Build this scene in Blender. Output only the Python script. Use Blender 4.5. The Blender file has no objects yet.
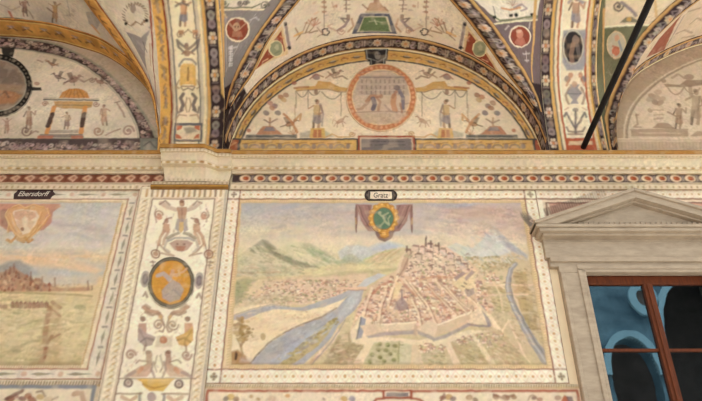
import bpy, math, random
import numpy as np

random.seed(11)
RNG = np.random.default_rng(11)
C = bpy.context.scene.collection

# ------------------------------------------------------------------ survey of the place
# The wall stands in the plane y = 0, the room is on its negative side, the camera 6 m off.
F = 690.0
TH = math.atan(690 / 1050)
DIST = 6.0
EYE = 1.6
CT, ST = math.cos(TH), math.sin(TH)


def ray(px, py):
    u = (px - 351) / F
    v = (200.5 - py) / F
    return np.array([u, CT - v * ST, ST + v * CT])


def at(px, py, y=0.0):
    """point of the vertical plane at depth y that was measured at px, py in the photograph"""
    d = ray(px, py)
    t = (y + DIST) / d[1]
    return d[0] * t, EYE + d[2] * t


def lin(c):
    c = np.asarray(c, float) / 255.0
    return np.where(c <= 0.04045, c / 12.92, ((c + 0.055) / 1.055) ** 2.4)


# ------------------------------------------------------------------ materials
def new_mat(name):
    m = bpy.data.materials.new(name)
    m.use_nodes = True
    nt = m.node_tree
    nt.nodes.clear()
    return m, nt


def N(nt, t, **kw):
    n = nt.nodes.new(t)
    for k, v in kw.items():
        setattr(n, k, v)
    return n


def pigment_material(name, rough=0.9, grime=0.10, scale=9.0, bump=0.12, spec=0.12):
    """painted plaster: pigment stored on the mesh, broken up by procedural noise"""
    m, nt = new_mat(name)
    L = nt.links.new
    out = N(nt, 'ShaderNodeOutputMaterial')
    bs = N(nt, 'ShaderNodeBsdfPrincipled')
    bs.inputs['Roughness'].default_value = rough
    bs.inputs['Specular IOR Level'].default_value = spec
    at_ = N(nt, 'ShaderNodeAttribute', attribute_name='Pigment')
    tc = N(nt, 'ShaderNodeTexCoord')
    n1 = N(nt, 'ShaderNodeTexNoise')
    n1.inputs['Scale'].default_value = scale
    n1.inputs['Detail'].default_value = 6
    n1.inputs['Roughness'].default_value = 0.65
    mr = N(nt, 'ShaderNodeMapRange')
    mr.inputs['From Min'].default_value = 0.3
    mr.inputs['From Max'].default_value = 0.7
    mr.inputs['To Min'].default_value = 1 - grime
    mr.inputs['To Max'].default_value = 1 + grime * 0.6
    mx = N(nt, 'ShaderNodeMix', data_type='RGBA', blend_type='MULTIPLY')
    mx.inputs['Factor'].default_value = 1.0
    L(tc.outputs['Object'], n1.inputs['Vector'])
    L(n1.outputs['Fac'], mr.inputs['Value'])
    L(at_.outputs['Color'], mx.inputs['A'])
    L(mr.outputs['Result'], mx.inputs['B'])
    L(mx.outputs['Result'], bs.inputs['Base Color'])
    n2 = N(nt, 'ShaderNodeTexNoise')
    n2.inputs['Scale'].default_value = 60
    n2.inputs['Detail'].default_value = 4
    bp = N(nt, 'ShaderNodeBump')
    bp.inputs['Strength'].default_value = bump
    bp.inputs['Distance'].default_value = 0.01
    L(tc.outputs['Object'], n2.inputs['Vector'])
    L(n2.outputs['Fac'], bp.inputs['Height'])
    L(bp.outputs['Normal'], bs.inputs['Normal'])
    L(bs.outputs['BSDF'], out.inputs['Surface'])
    return m


def plain_material(name, rgb, rough=0.8, var=0.12, scale=8.0, bump=0.1, stretch=None, spec=0.3, rgb2=None):
    m, nt = new_mat(name)
    L = nt.links.new
    out = N(nt, 'ShaderNodeOutputMaterial')
    bs = N(nt, 'ShaderNodeBsdfPrincipled')
    bs.inputs['Roughness'].default_value = rough
    bs.inputs['Specular IOR Level'].default_value = spec
    tc = N(nt, 'ShaderNodeTexCoord')
    mp = N(nt, 'ShaderNodeMapping')
    if stretch:
        mp.inputs['Scale'].default_value = stretch
    n1 = N(nt, 'ShaderNodeTexNoise')
    n1.inputs['Scale'].default_value = scale
    n1.inputs['Detail'].default_value = 7
    n1.inputs['Roughness'].default_value = 0.65
    cr = N(nt, 'ShaderNodeValToRGB')
    c = lin(rgb)
    c2 = lin(rgb2) if rgb2 else c * (1 + var)
    cr.color_ramp.elements[0].position = 0.3
    cr.color_ramp.elements[1].position = 0.7
    cr.color_ramp.elements[0].color = (*(c * (1 - var)), 1)
    cr.color_ramp.elements[1].color = (*c2, 1)
    bp = N(nt, 'ShaderNodeBump')
    bp.inputs['Strength'].default_value = bump
    bp.inputs['Distance'].default_value = 0.01
    L(tc.outputs['Object'], mp.inputs['Vector'])
    L(mp.outputs['Vector'], n1.inputs['Vector'])
    L(n1.outputs['Fac'], cr.inputs['Fac'])
    L(n1.outputs['Fac'], bp.inputs['Height'])
    L(cr.outputs['Color'], bs.inputs['Base Color'])
    L(bp.outputs['Normal'], bs.inputs['Normal'])
    L(bs.outputs['BSDF'], out.inputs['Surface'])
    return m


M_FRESCO = pigment_material('fresco_pigment', scale=7.0, grime=0.09)
M_STUCCO = pigment_material('painted_stucco', scale=5.0, grime=0.07, bump=0.2)
M_PLASTER = plain_material('wall_plaster', (236, 214, 178), 0.95, 0.06, 4.0)
M_STONE = plain_material('grey_sandstone', (172, 154, 133), 0.9, 0.10, 6.0, 0.25, (1, 1, 3.0), rgb2=(190, 172, 149))
M_WOOD = plain_material('brown_window_wood', (98, 46, 16), 0.6, 0.35, 9.0, 0.15, (6, 6, 1))
M_IRON = plain_material('black_iron', (20, 20, 22), 0.6, 0.2, 30.0, 0.1)
M_FLOOR = plain_material('courtyard_paving', (216, 212, 204), 0.85, 0.08, 3.0)
M_PALE = plain_material('pale_courtyard_plaster', (66, 102, 122), 0.9, 0.3, 1.2, rgb2=(116, 152, 168))
M_BLOCKER = plain_material('brown_light_blocker', (140, 112, 88), 0.95, 0.1, 2.0)
M_RIM = plain_material('blue_grey_archivolt', (146, 188, 204), 0.85, 0.08, 2.0)
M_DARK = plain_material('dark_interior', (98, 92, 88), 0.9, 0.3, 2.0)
M_LETTER = plain_material('dark_lettering', (58, 42, 40), 0.9, 0.1, 8.0)
M_LETTER_W = plain_material('white_lettering', (226, 214, 196), 0.9, 0.05, 8.0)


def glass_material():
    m, nt = new_mat('window_glass')
    L = nt.links.new
    out = N(nt, 'ShaderNodeOutputMaterial')
    gl = N(nt, 'ShaderNodeBsdfGlossy')
    gl.inputs['Roughness'].default_value = 0.015
    gl.inputs['Color'].default_value = (0.75, 0.85, 0.9, 1)
    tr = N(nt, 'ShaderNodeBsdfTransparent')
    tr.inputs['Color'].default_value = (0.45, 0.5, 0.52, 1)
    mx = N(nt, 'ShaderNodeMixShader')
    lw = N(nt, 'ShaderNodeFresnel')
    lw.inputs['IOR'].default_value = 1.5
    mr = N(nt, 'ShaderNodeMapRange')
    mr.inputs['To Min'].default_value = 0.17
    mr.inputs['To Max'].default_value = 1.0
    tc = N(nt, 'ShaderNodeTexCoord')
    ns = N(nt, 'ShaderNodeTexNoise')
    ns.inputs['Scale'].default_value = 3.0
    bp = N(nt, 'ShaderNodeBump')
    bp.inputs['Strength'].default_value = 0.02
    bp.inputs['Distance'].default_value = 0.02
    L(tc.outputs['Object'], ns.inputs['Vector'])
    L(ns.outputs['Fac'], bp.inputs['Height'])
    L(bp.outputs['Normal'], gl.inputs['Normal'])
    L(lw.outputs['Fac'], mr.inputs['Value'])
    L(mr.outputs['Result'], mx.inputs['Fac'])
    L(tr.outputs['BSDF'], mx.inputs[1])
    L(gl.outputs['BSDF'], mx.inputs[2])
    L(mx.outputs['Shader'], out.inputs['Surface'])
    return m


M_GLASS = glass_material()


# ------------------------------------------------------------------ object helpers
def thing(name, label, cat, group=None, loc=(0, 0, 0)):
    o = bpy.data.objects.new(name, None)
    o.empty_display_size = 0.1
    o.location = loc
    C.objects.link(o)
    o['label'] = label
    o['category'] = cat
    if group:
        o['group'] = group
    return o


def structure(name, loc=(0, 0, 0), label=None, cat=None):
    o = bpy.data.objects.new(name, None)
    o.location = loc
    C.objects.link(o)
    o['kind'] = 'structure'
    if label:
        o['label'] = label
    if cat:
        o['category'] = cat
    return o


def link_mesh(name, me, mat, parent=None, label=None):
    me.materials.append(mat)
    o = bpy.data.objects.new(name, me)
    C.objects.link(o)
    if parent is not None:
        o.parent = parent
        p, off = parent, np.zeros(3)
        while p is not None:
            off += np.array(p.location)
            p = p.parent
        if off.any():
            me.vertices.foreach_get('co', b := np.zeros(len(me.vertices) * 3, np.float32))
            b = (b.reshape(-1, 3) - off).astype(np.float32)
            me.vertices.foreach_set('co', b.ravel())
    if label:
        o['label'] = label
    return o


def poly_mesh(name, verts, faces, mat, parent=None, label=None, bevel=0.0):
    me = bpy.data.meshes.new(name)
    me.from_pydata([tuple(map(float, v)) for v in verts], [], faces)
    me.update()
    o = link_mesh(name, me, mat, parent, label)
    if bevel:
        b = o.modifiers.new('bevel', 'BEVEL')
        b.width = bevel
        b.segments = 2
    return o


def box_vf(x0, x1, y0, y1, z0, z1):
    v = [(x0, y0, z0), (x1, y0, z0), (x1, y1, z0), (x0, y1, z0), (x0, y0, z1), (x1, y0, z1), (x1, y1, z1), (x0, y1, z1)]
    f = [(0, 3, 2, 1), (4, 5, 6, 7), (0, 1, 5, 4), (1, 2, 6, 5), (2, 3, 7, 6), (3, 0, 4, 7)]
    return v, f


def boxes(name, bs, mat, parent=None, label=None, bevel=0.0):
    V, Fc = [], []
    for b in bs:
        v, f = box_vf(*b)
        n = len(V)
        V += v
        Fc += [tuple(i + n for i in q) for q in f]
    return poly_mesh(name, V, Fc, mat, parent, label, bevel)


def prism_xz(name, outline, y0, y1, mat, parent=None, label=None, bevel=0.0):
    """outline in x, z pushed from y0 (front) to y1"""
    n = len(outline)
    V = [(x, y0, z) for x, z in outline] + [(x, y1, z) for x, z in outline]
    Fc = [tuple(range(n)), tuple(range(2 * n - 1, n - 1, -1))]
    for i in range(n):
        j = (i + 1) % n
        Fc.append((i, i + n, j + n, j))
    return poly_mesh(name, V, Fc, mat, parent, label, bevel)


# ------------------------------------------------------------------ surfaces that carry paint
class Wall:
    """a vertical plane; paint coordinates are x and z in metres"""
    mpp = 0.0115

    def __init__(s, y=0.0):
        s.y = y

    def pt(s, px, py):
        return at(px, py, s.y)

    def pos(s, u, v, off=0.0):
        return np.stack([u, np.full_like(u, s.y - off), v], -1)


class Curved:
    """a curved surface given by f(u, v); measured points are looked up on it"""
    mpp = 0.0105

    def __init__(s, f, u0, u1, v0, v1, inside, n=260):
        s.f, s.inside = f, np.array(inside, float)
        s.gu, s.gv = np.meshgrid(np.linspace(u0, u1, n), np.linspace(v0, v1, n))
        P = f(s.gu, s.gv)
        Y, Z = P[..., 1] + DIST, P[..., 2] - EYE
        dep = Y * CT + Z * ST
        s.sx = 351 + F * P[..., 0] / dep
        s.sy = 200.5 - F * (Z * CT - Y * ST) / dep

    def pt(s, px, py):
        d = (s.sx - px) ** 2 + (s.sy - py) ** 2
        i = int(np.argmin(d))
        return float(s.gu.flat[i]), float(s.gv.flat[i])

    def pos(s, u, v, off=0.0):
        P = s.f(u, v)
        if off == 0.0:
            return P
        e = 1e-3
        n = np.cross(s.f(u + e, v) - P, s.f(u, v + e) - P)
        n /= np.linalg.norm(n, axis=-1, keepdims=True) + 1e-12
        sg = np.sign(((s.inside - P) * n).sum(-1, keepdims=True))
        return P + n * sg * off


def vnoise(ny, nx, gy, gx):
    gy, gx = max(2, int(gy)), max(2, int(gx))
    g = RNG.random((gy + 1, gx + 1))
    y = np.linspace(0, gy - 1e-6, ny)
    x = np.linspace(0, gx - 1e-6, nx)
    yi, xi = y.astype(int), x.astype(int)
    fy, fx = y - yi, x - xi
    fy, fx = fy * fy * (3 - 2 * fy), fx * fx * (3 - 2 * fx)
    a = g[yi][:, xi] * (1 - fx) + g[yi][:, xi + 1] * fx
    b = g[yi + 1][:, xi] * (1 - fx) + g[yi + 1][:, xi + 1] * fx
    return a * (1 - fy)[:, None] + b * fy[:, None]


class Canvas:
    """a sheet of pigment over a piece of a surface"""

    def __init__(s, surf, u0, u1, v0, v1, base, res=130.0, gain=1.0):
        s.surf, s.u0, s.u1, s.v0, s.v1 = surf, u0, u1, v0, v1
        s.nx = int((u1 - u0) * res) + 3
        s.ny = int((v1 - v0) * res) + 3
        s.gain = gain
        s.U = np.linspace(u0, u1, s.nx)
        s.V = np.linspace(v0, v1, s.ny)
        s.img = np.empty((s.ny, s.nx, 3))
        s.img[:] = s.c(base)
        s.m = surf.mpp

    def c(s, rgb):
        return np.clip(lin(rgb) * s.gain, 0, 0.93)

    def conv(s, pts):
        return np.array([s.surf.pt(x, y) for x, y in pts])

    def _win(s, q, pad):
        i0 = max(0, int(np.searchsorted(s.U, q[:, 0].min() - pad)) - 1)
        i1 = min(s.nx, int(np.searchsorted(s.U, q[:, 0].max() + pad)) + 1)
        j0 = max(0, int(np.searchsorted(s.V, q[:, 1].min() - pad)) - 1)
        j1 = min(s.ny, int(np.searchsorted(s.V, q[:, 1].max() + pad)) + 1)
        if i1 <= i0 or j1 <= j0:
            return None
        X, Y = np.meshgrid(s.U[i0:i1], s.V[j0:j1])
        return (slice(j0, j1), slice(i0, i1)), X, Y

    def _put(s, w, col, al):
        im = s.img[w]
        s.img[w] = im + (s.c(col) - im) * al[..., None]

    @staticmethod
    def _segdist(X, Y, a, b):
        d = b - a
        L2 = d @ d + 1e-12
        t = np.clip(((X - a[0]) * d[0] + (Y - a[1]) * d[1]) / L2, 0, 1)
        return np.hypot(X - a[0] - t * d[0], Y - a[1] - t * d[1])

    def poly(s, col, pts, a=1.0, soft=0.9, uv=False):
        q = np.array(pts, float) if uv else s.conv(pts)
        sm = soft * s.m
        w = s._win(q, sm)
        if not w:
            return
        w, X, Y = w
        ins = np.zeros(X.shape, bool)
        dist = np.full(X.shape, 1e9)
        n = len(q)
        for i in range(n):
            p, r = q[i], q[(i + 1) % n]
            dist = np.minimum(dist, s._segdist(X, Y, p, r))
            cr = (p[1] > Y) != (r[1] > Y)
            if cr.any() and p[1] != r[1]:
                ins ^= cr & (X < (r[0] - p[0]) * (Y - p[1]) / (r[1] - p[1]) + p[0])
        sd = np.where(ins, dist, -dist)
        s._put(w, col, np.clip(0.5 + sd / sm, 0, 1) * a)

    def line(s, col, pts, wd=1.2, a=1.0, soft=0.9, uv=False):
        q = np.array(pts, float) if uv else s.conv(pts)
        hw, sm = wd * s.m / 2, soft * s.m
        w = s._win(q, hw + sm)
        if not w:
            return
        w, X, Y = w
        dist = np.full(X.shape, 1e9)
        for i in range(len(q) - 1):
            dist = np.minimum(dist, s._segdist(X, Y, q[i], q[i + 1]))
        s._put(w, col, np.clip(0.5 + (hw - dist) / sm, 0, 1) * a)

    def ell(s, col, cx, cy, rx, ry, rot=0.0, a=1.0, soft=0.9, n=18):
        s.poly(col, oval(cx, cy, rx, ry, rot, n), a, soft)

    def ring(s, col, cx, cy, rx, ry, wd=1.5, rot=0.0, a=1.0, n=36):
        p = oval(cx, cy, rx, ry, rot, n)
        s.line(col, p + p[:1], wd, a)

    def fill(s, fn, a=1.0):
        """fn(U, V) -> list of colour stops already mixed, in sRGB"""
        X, Y = np.meshgrid(s.U, s.V)
        im = fn(X, Y)
        s.img[:] = s.img + (np.clip(lin(im) * s.gain, 0, .93) - s.img) * a

    def mottle(s, su, sv, amp, tint=None, ta=0.0, region=None):
        w = slice(None), slice(None)
        if region:
            i0, i1 = np.searchsorted(s.U, region[:2])
            j0, j1 = np.searchsorted(s.V, region[2:])
            w = slice(j0, j1), slice(i0, i1)
        im = s.img[w]
        ny, nx = im.shape[:2]
        if ny < 2 or nx < 2:
            return
        Lu, Lv = nx * (s.u1 - s.u0) / s.nx, ny * (s.v1 - s.v0) / s.ny
        n = vnoise(ny, nx, Lv / sv, Lu / su) * 0.6 + vnoise(ny, nx, 2.3 * Lv / sv, 2.3 * Lu / su) * 0.4
        im = im * (1 + amp * (n - 0.5) * 2)[..., None]
        if tint is not None:
            n2 = np.clip((vnoise(ny, nx, Lv / sv, Lu / su) - 0.45) * 2.4, 0, 1) * ta
            if region:
                fx = np.clip(np.minimum(np.arange(nx), np.arange(nx)[::-1]) / (nx * .18 + 1), 0, 1)
                fy = np.clip(np.minimum(np.arange(ny), np.arange(ny)[::-1]) / (ny * .25 + 1), 0, 1)
                n2 = n2 * fy[:, None] * fx[None]
            im = im + (s.c(tint) - im) * n2[..., None]
        s.img[w] = np.clip(im, 0, 0.95)

    def finish(s, wob=0.0042, scale=0.045, hue=0.038, fine=0.07):
        """hand of the painter: wavering strokes, broken colour, worn patches"""
        if getattr(s, 'done', False):
            return
        s.done = True
        ny, nx = s.ny, s.nx
        Lu, Lv = s.u1 - s.u0, s.v1 - s.v0
        du = (vnoise(ny, nx, Lv / scale, Lu / scale) - .5) * 2 * wob
        dv = (vnoise(ny, nx, Lv / scale, Lu / scale) - .5) * 2 * wob
        X, Y = np.meshgrid(s.U, s.V)
        im = s.sample(X + du, Y + dv)
        a = vnoise(ny, nx, Lv / .085, Lu / .085) - .5 + .6 * (vnoise(ny, nx, Lv / .035, Lu / .035) - .5)
        b = vnoise(ny, nx, Lv / .07, Lu / .07) - .5 + .6 * (vnoise(ny, nx, Lv / .03, Lu / .03) - .5)
        im = im * np.stack([1 + hue * 1.3 * a, 1 - hue * 1.1 * a + hue * .5 * b, 1 - hue * .3 * a - hue * 2.2 * b], -1)
        f = (vnoise(ny, nx, Lv / .022, Lu / .022) - .5) + .8 * (vnoise(ny, nx, Lv / .013, Lu / .013) - .5)
        w = np.clip((vnoise(ny, nx, Lv / .16, Lu / .16) - .35) * 2, 0, 1)
        im = im * (1 + fine * 2 * f * (.5 + w))[..., None]
        lum = im.mean(-1, keepdims=True)
        worn = np.clip((vnoise(ny, nx, Lv / .06, Lu / .06) - .62) * 3.5, 0, 1)[..., None] * .28
        bgc = np.median(im.reshape(-1, 3), axis=0)
        im = im + (bgc - im) * worn * (lum < bgc.mean() * 1.2)
        ref = 0.62 * s.gain
        g = im.mean(-1, keepdims=True)
        im = g + (im - g) * 0.92
        im = im * (np.clip(g, .002, 2) / ref) ** getattr(s, 'contrast', 0.20)
        s.img = np.clip(im, 0.004, .93)

    def sample(s, u, v):
        x = np.clip((u - s.u0) / (s.u1 - s.u0) * (s.nx - 1), 0, s.nx - 1.001)
        y = np.clip((v - s.v0) / (s.v1 - s.v0) * (s.ny - 1), 0, s.ny - 1.001)
        xi, yi = x.astype(int), y.astype(int)
        fx, fy = (x - xi)[..., None], (y - yi)[..., None]
        i = s.img
        return (i[yi, xi] * (1 - fx) + i[yi, xi + 1] * fx) * (1 - fy) + (i[yi + 1, xi] * (1 - fx) + i[yi + 1, xi + 1] * fx) * fy


def oval(cx, cy, rx, ry, rot=0.0, n=18):
    c, s = math.cos(rot), math.sin(rot)
    out = []
    for i in range(n):
        t = 2 * math.pi * i / n
        x, y = rx * math.cos(t), ry * math.sin(t)
        out.append((cx + x * c - y * s, cy + x * s + y * c))
    return out


STEP = 0.0088


def resample(p, n):
    p = np.asarray(p, float)
    d = np.r_[0, np.cumsum(np.hypot(*np.diff(p, axis=0).T))]
    t = np.linspace(0, d[-1], n)
    return np.stack([np.interp(t, d, p[:, 0]), np.interp(t, d, p[:, 1])], -1)


def smooth_curve(pts, n=160):
    """Catmull-Rom through measured points"""
    p = np.asarray(pts, float)
    P = np.vstack([2 * p[0] - p[1], p, 2 * p[-1] - p[-2]])
    out = []
    k = max(2, n // (len(p) - 1))
    for i in range(1, len(P) - 2):
        for t in np.linspace(0, 1, k, endpoint=False):
            a, b, c, d = P[i - 1], P[i], P[i + 1], P[i + 2]
            out.append(0.5 * (2 * b + (c - a) * t + (2 * a - 5 * b + 4 * c - d) * t * t + (3 * b - a - 3 * c + d) * t ** 3))
    out.append(p[-1])
    return np.array(out)


def ruled(A, B, step=STEP):
    """uv grid between two uv curves"""
    A, B = np.asarray(A, float), np.asarray(B, float)
    La = np.hypot(*np.diff(A, axis=0).T).sum()
    Lb = np.hypot(*np.diff(B, axis=0).T).sum()
    n = max(2, int(max(La, Lb) / step) + 1)
    A, B = resample(A, n), resample(B, n)
    m = max(2, int(np.hypot(*(B - A).T).max() / step) + 1)
    t = np.linspace(0, 1, m)[None, :, None]
    G = A[:, None] * (1 - t) + B[:, None] * t
    return G[..., 0], G[..., 1]


def rect(u0, u1, v0, v1, step=STEP):
    return ruled([(u0, v0), (u1, v0)], [(u0, v1), (u1, v1)], step)


def fan(outline, step=STEP, closed=True, centre=None):
    """uv grid from a centre out to a star-shaped outline"""
    p = np.asarray(outline, float)
    if closed:
        p = np.vstack([p, p[:1]])
    L = np.hypot(*np.diff(p, axis=0).T).sum()
    n = max(16, int(L / step) + 1)
    q = resample(p, n)
    c = q[:-1].mean(0) if centre is None else np.asarray(centre, float)
    m = max(3, int(np.hypot(*(q - c).T).max() / step) + 1)
    t = np.linspace(0.0, 1, m)[None, :, None]
    G = c * (1 - t) + q[:, None] * t
    return G[..., 0], G[..., 1]


def sheet(name, canvas, grids, off, parent=None, mat=None, label=None, rim=None, surf=None):
    """one mesh made of painted uv grids, lifted off the surface by `off`, its edges turned back by `rim`"""
    surf = surf or canvas.surf
    canvas.finish()
    Vs, Cs, Fs = [], [], []
    base = 0
    for g in grids:
        u, v = g
        P = surf.pos(u, v, off)
        col = canvas.sample(u, v)
        if rim:
            i = np.arange(u.shape[0])
            Pb = surf.pos(u[:, -1:], v[:, -1:], off - rim)
            P = np.concatenate([P, Pb], 1)
            col = np.concatenate([col, col[:, -1:]], 1)
        n, m = P.shape[:2]
        idx = np.arange(n * m).reshape(n, m) + base
        q = np.stack([idx[:-1, :-1], idx[1:, :-1], idx[1:, 1:], idx[:-1, 1:]], -1).reshape(-1, 4)
        Vs.append(P.reshape(-1, 3))
        Cs.append(col.reshape(-1, 3))
        Fs.append(q)
        base += n * m
    V = np.concatenate(Vs).astype(np.float32)
    K = np.concatenate(Cs)
    Q = np.concatenate(Fs).astype(np.int32)
    # face the room
    a, b, c = V[Q[:, 0]], V[Q[:, 1]], V[Q[:, 2]]
    nrm = np.cross(b - a, c - a)
    eye = getattr(surf, 'inside', np.array([0.3, -4.0, 3.0]))
    flip = ((eye - a) * nrm).sum(-1) < 0
    Q[flip] = Q[flip][:, ::-1]
    me = bpy.data.meshes.new(name)
    me.vertices.add(len(V))
    me.vertices.foreach_set('co', V.ravel())
    me.loops.add(Q.size)
    me.loops.foreach_set('vertex_index', Q.ravel())
    me.polygons.add(len(Q))
    me.polygons.foreach_set('loop_start', np.arange(0, Q.size, 4, dtype=np.int32))
    me.polygons.foreach_set('loop_total', np.full(len(Q), 4, np.int32))
    me.polygons.foreach_set('use_smooth', np.ones(len(Q), bool))
    me.update(calc_edges=True)
    ca = me.color_attributes.new('Pigment', 'FLOAT_COLOR', 'POINT')
    ca.data.foreach_set('color', np.c_[K, np.ones(len(K))].astype(np.float32).ravel())
    return link_mesh(name, me, mat or M_FRESCO, parent, label)


# ------------------------------------------------------------------ painted motifs (measured positions)
def J(c, k=14):
    d = random.uniform(-k, k)
    return tuple(min(255, max(0, v + d + random.uniform(-k / 3, k / 3))) for v in c)


def fig(K, x, y, h, skin=(178, 130, 98), robe=(190, 150, 110), robe2=None, f=1, arms=0, a=0.85):
    """small painted standing figure, feet at x, y"""
    robe2 = robe2 or robe
    k = h / 30.0
    dk = tuple(v * 0.62 for v in skin)
    K.line(dk, [(x - 2 * k * f, y - 12 * k), (x - 3.5 * k * f, y - 5 * k), (x - 4 * k * f, y)], 2.6 * k, a)
    K.line(skin, [(x + 1.5 * k * f, y - 12 * k), (x + 2.5 * k * f, y - 6 * k), (x + 1.5 * k * f, y)], 2.8 * k, a)
    K.poly(robe2, [(x - 4 * k, y - 16 * k), (x + 4 * k, y - 16 * k), (x + 5 * k, y - 6 * k), (x + 1 * k, y - 4 * k), (x - 5 * k, y - 7 * k)], a)
    K.poly(robe, [(x - 4 * k, y - 25 * k), (x + 4 * k, y - 25 * k), (x + 3.4 * k, y - 14 * k), (x - 3.4 * k, y - 14 * k)], a)
    K.line(tuple(v * 0.7 for v in robe), [(x + 3 * k * f, y - 24 * k), (x + 2 * k * f, y - 12 * k)], 1.2 * k, a * .7)
    if arms == 0:
        K.line(skin, [(x + 4 * k * f, y - 24 * k), (x + 8 * k * f, y - 19 * k), (x + 9 * k * f, y - 25 * k)], 2 * k, a)
        K.line(dk, [(x - 4 * k * f, y - 24 * k), (x - 7 * k * f, y - 17 * k)], 2 * k, a)
    elif arms == 1:
        K.line(skin, [(x + 3 * k, y - 24 * k), (x + 9 * k, y - 28 * k)], 2 * k, a)
        K.line(skin, [(x - 3 * k, y - 24 * k), (x - 9 * k, y - 28 * k)], 2 * k, a)
    else:
        K.line(skin, [(x + 4 * k * f, y - 24 * k), (x + 6 * k * f, y - 17 * k), (x + 2 * k * f, y - 15 * k)], 2 * k, a)
        K.line(skin, [(x - 4 * k * f, y - 24 * k), (x - 9 * k * f, y - 21 * k)], 2 * k, a)
    K.ell(skin, x + 0.5 * k * f, y - 28 * k, 2.1 * k, 2.7 * k, 0, a)
    K.ell(dk, x - 0.8 * k * f, y - 29.4 * k, 1.9 * k, 1.7 * k, 0, a * .8)


def scroll(K, x, y, r, col=(150, 110, 90), f=1, w=1.3, turns=1.4, ph=0.0, a=0.8):
    pts = []
    for i in range(26):
        t = i / 25
        an = ph + f * t * turns * 2 * math.pi
        rr = r * (1 - 0.82 * t)
        pts.append((x + rr * math.cos(an), y + rr * math.sin(an)))
    K.line(col, pts, w, a)
    K.ell(col, x, y, r * .22, r * .22, 0, a)


def tuft(K, x, y, s, col, n=5, a=0.8, up=-1.57, spread=2.2):
    for i in range(n):
        an = up + (i / (n - 1) - 0.5) * spread
        x1, y1 = x + s * math.cos(an), y + s * math.sin(an)
        K.line(J(col), [(x, y), (x + .6 * s * math.cos(an + .15), y + .6 * s * math.sin(an + .15)), (x1, y1)], max(.9, s * .2), a)


def bird(K, x, y, s, col=(150, 110, 90), f=1, a=0.8):
    dk = tuple(v * .65 for v in col)
    K.ell(col, x, y, s * .55, s * .3, -.3 * f, a)
    K.ell(col, x + .6 * s * f, y - .45 * s, s * .2, s * .18, 0, a)
    K.line(dk, [(x + .75 * s * f, y - .45 * s), (x + 1.05 * s * f, y - .35 * s)], .9, a)
    K.line(col, [(x + .4 * s * f, y - .15 * s), (x + .6 * s * f, y - .45 * s)], s * .2, a)
    K.poly(dk, [(x, y - .1 * s), (x - .25 * s * f, y - .9 * s), (x - .8 * s * f, y - .75 * s), (x - .4 * s * f, y)], a * .85)
    K.line(dk, [(x - .5 * s * f, y + .1 * s), (x - 1.1 * s * f, y + .3 * s)], s * .16, a)
    K.line(dk, [(x, y + .2 * s), (x + .05 * s, y + .6 * s)], .8, a)


def horse(K, x, y, s, col, f=1, a=.8):
    """small prancing beast hanging from a thread"""
    K.ell(col, x, y, s * .7, s * .33, -.5 * f, a)
    K.line(col, [(x + .45 * s * f, y - .3 * s), (x + .9 * s * f, y - .8 * s), (x + 1.2 * s * f, y - .7 * s)], s * .26, a)
    for dx, ex, ey in ((.4, .9, .35), (.25, .55, .9), (-.4, -.4, 1.0), (-.5, -.95, .9)):
        K.line(col, [(x + dx * s * f, y + .1 * s), (x + (dx + ex) / 2 * s * f, y + .5 * ey * s), (x + ex * s * f, y + ey * s)], s * .17, a)
    K.line(col, [(x - .6 * s * f, y), (x - 1.1 * s * f, y - .2 * s), (x - 1.2 * s * f, y + .4 * s)], s * .13, a)


def vase(K, x, y, s, col, a=.85):
    K.poly(col, [(x - .3 * s, y), (x + .3 * s, y), (x + .12 * s, y - .3 * s), (x + .5 * s, y - .75 * s), (x + .25 * s, y - 1.1 * s),
                 (x + .35 * s, y - 1.3 * s), (x - .35 * s, y - 1.3 * s), (x - .25 * s, y - 1.1 * s), (x - .5 * s, y - .75 * s), (x - .12 * s, y - .3 * s)], a)
    K.line(tuple(v * .7 for v in col), [(x - .45 * s, y - .7 * s), (x + .45 * s, y - .7 * s)], .9, a)


def swag(K, x0, y0, x1, y1, sag, col, w=1.0, a=.75):
    K.line(col, [(x0 + (x1 - x0) * t, y0 + (y1 - y0) * t + sag * 4 * t * (1 - t)) for t in np.linspace(0, 1, 11)], w, a)


def speckle(K, box, cols, n, r0, r1, a=0.5):
    for _ in range(n):
        x, y = random.uniform(box[0], box[2]), random.uniform(box[1], box[3])
        r = random.uniform(r0, r1)
        K.ell(J(random.choice(cols)), x, y, r * random.uniform(.6, 1.8), r * random.uniform(.4, 1), random.uniform(-.6, .6), a * random.uniform(.5, 1), n=8)


# ------------------------------------------------------------------ vault geometry
CX, CZ, R = 0.37, 6.03, 1.72
HALF = math.pi * R / 2


def interp_curve(pts):
    p = np.array(pts, float)
    zz = np.linspace(p[0, 0], p[-1, 0], 400)
    g = np.interp(zz, p[:, 0], p[:, 1])
    k = np.hanning(37)
    k /= k.sum()
    gp = np.r_[np.full(18, g[0]), g, g[-1] + (g[-1] - g[-2]) * np.arange(1, 19)]
    g = np.convolve(gp, k, 'valid')
    return lambda z: np.interp(z, zz, g)


grL = interp_curve([(6.03, .10), (6.3, .26), (6.55, .45), (6.8, .55), (6.96, .61), (7.13, .73), (7.28, .88), (7.42, 1.03), (7.6, 1.3), (7.75, 1.75)])
grR = interp_curve([(6.03, .10), (6.3, .22), (6.67, .35), (6.94, .41), (7.09, .476), (7.25, .62), (7.39, .78), (7.54, .93), (7.65, 1.2), (7.75, 1.75)])
TLP = smooth_curve([(0.0, 5.98), (.06, 6.3), (.2, 6.66), (.41, 6.86), (.72, 7.13), (1.13, 7.37), (1.6, 7.55), (2.0, 7.62)], 200)
TRP = smooth_curve([(0.0, 5.98), (.03, 6.4), (.085, 6.77), (.18, 7.08), (.43, 7.44), (.76, 7.72), (1.3, 7.98), (2.0, 8.1)], 200)
XTL, XTLL = -1.395, -2.105
XTR, XTRR = 2.165, 2.805


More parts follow.
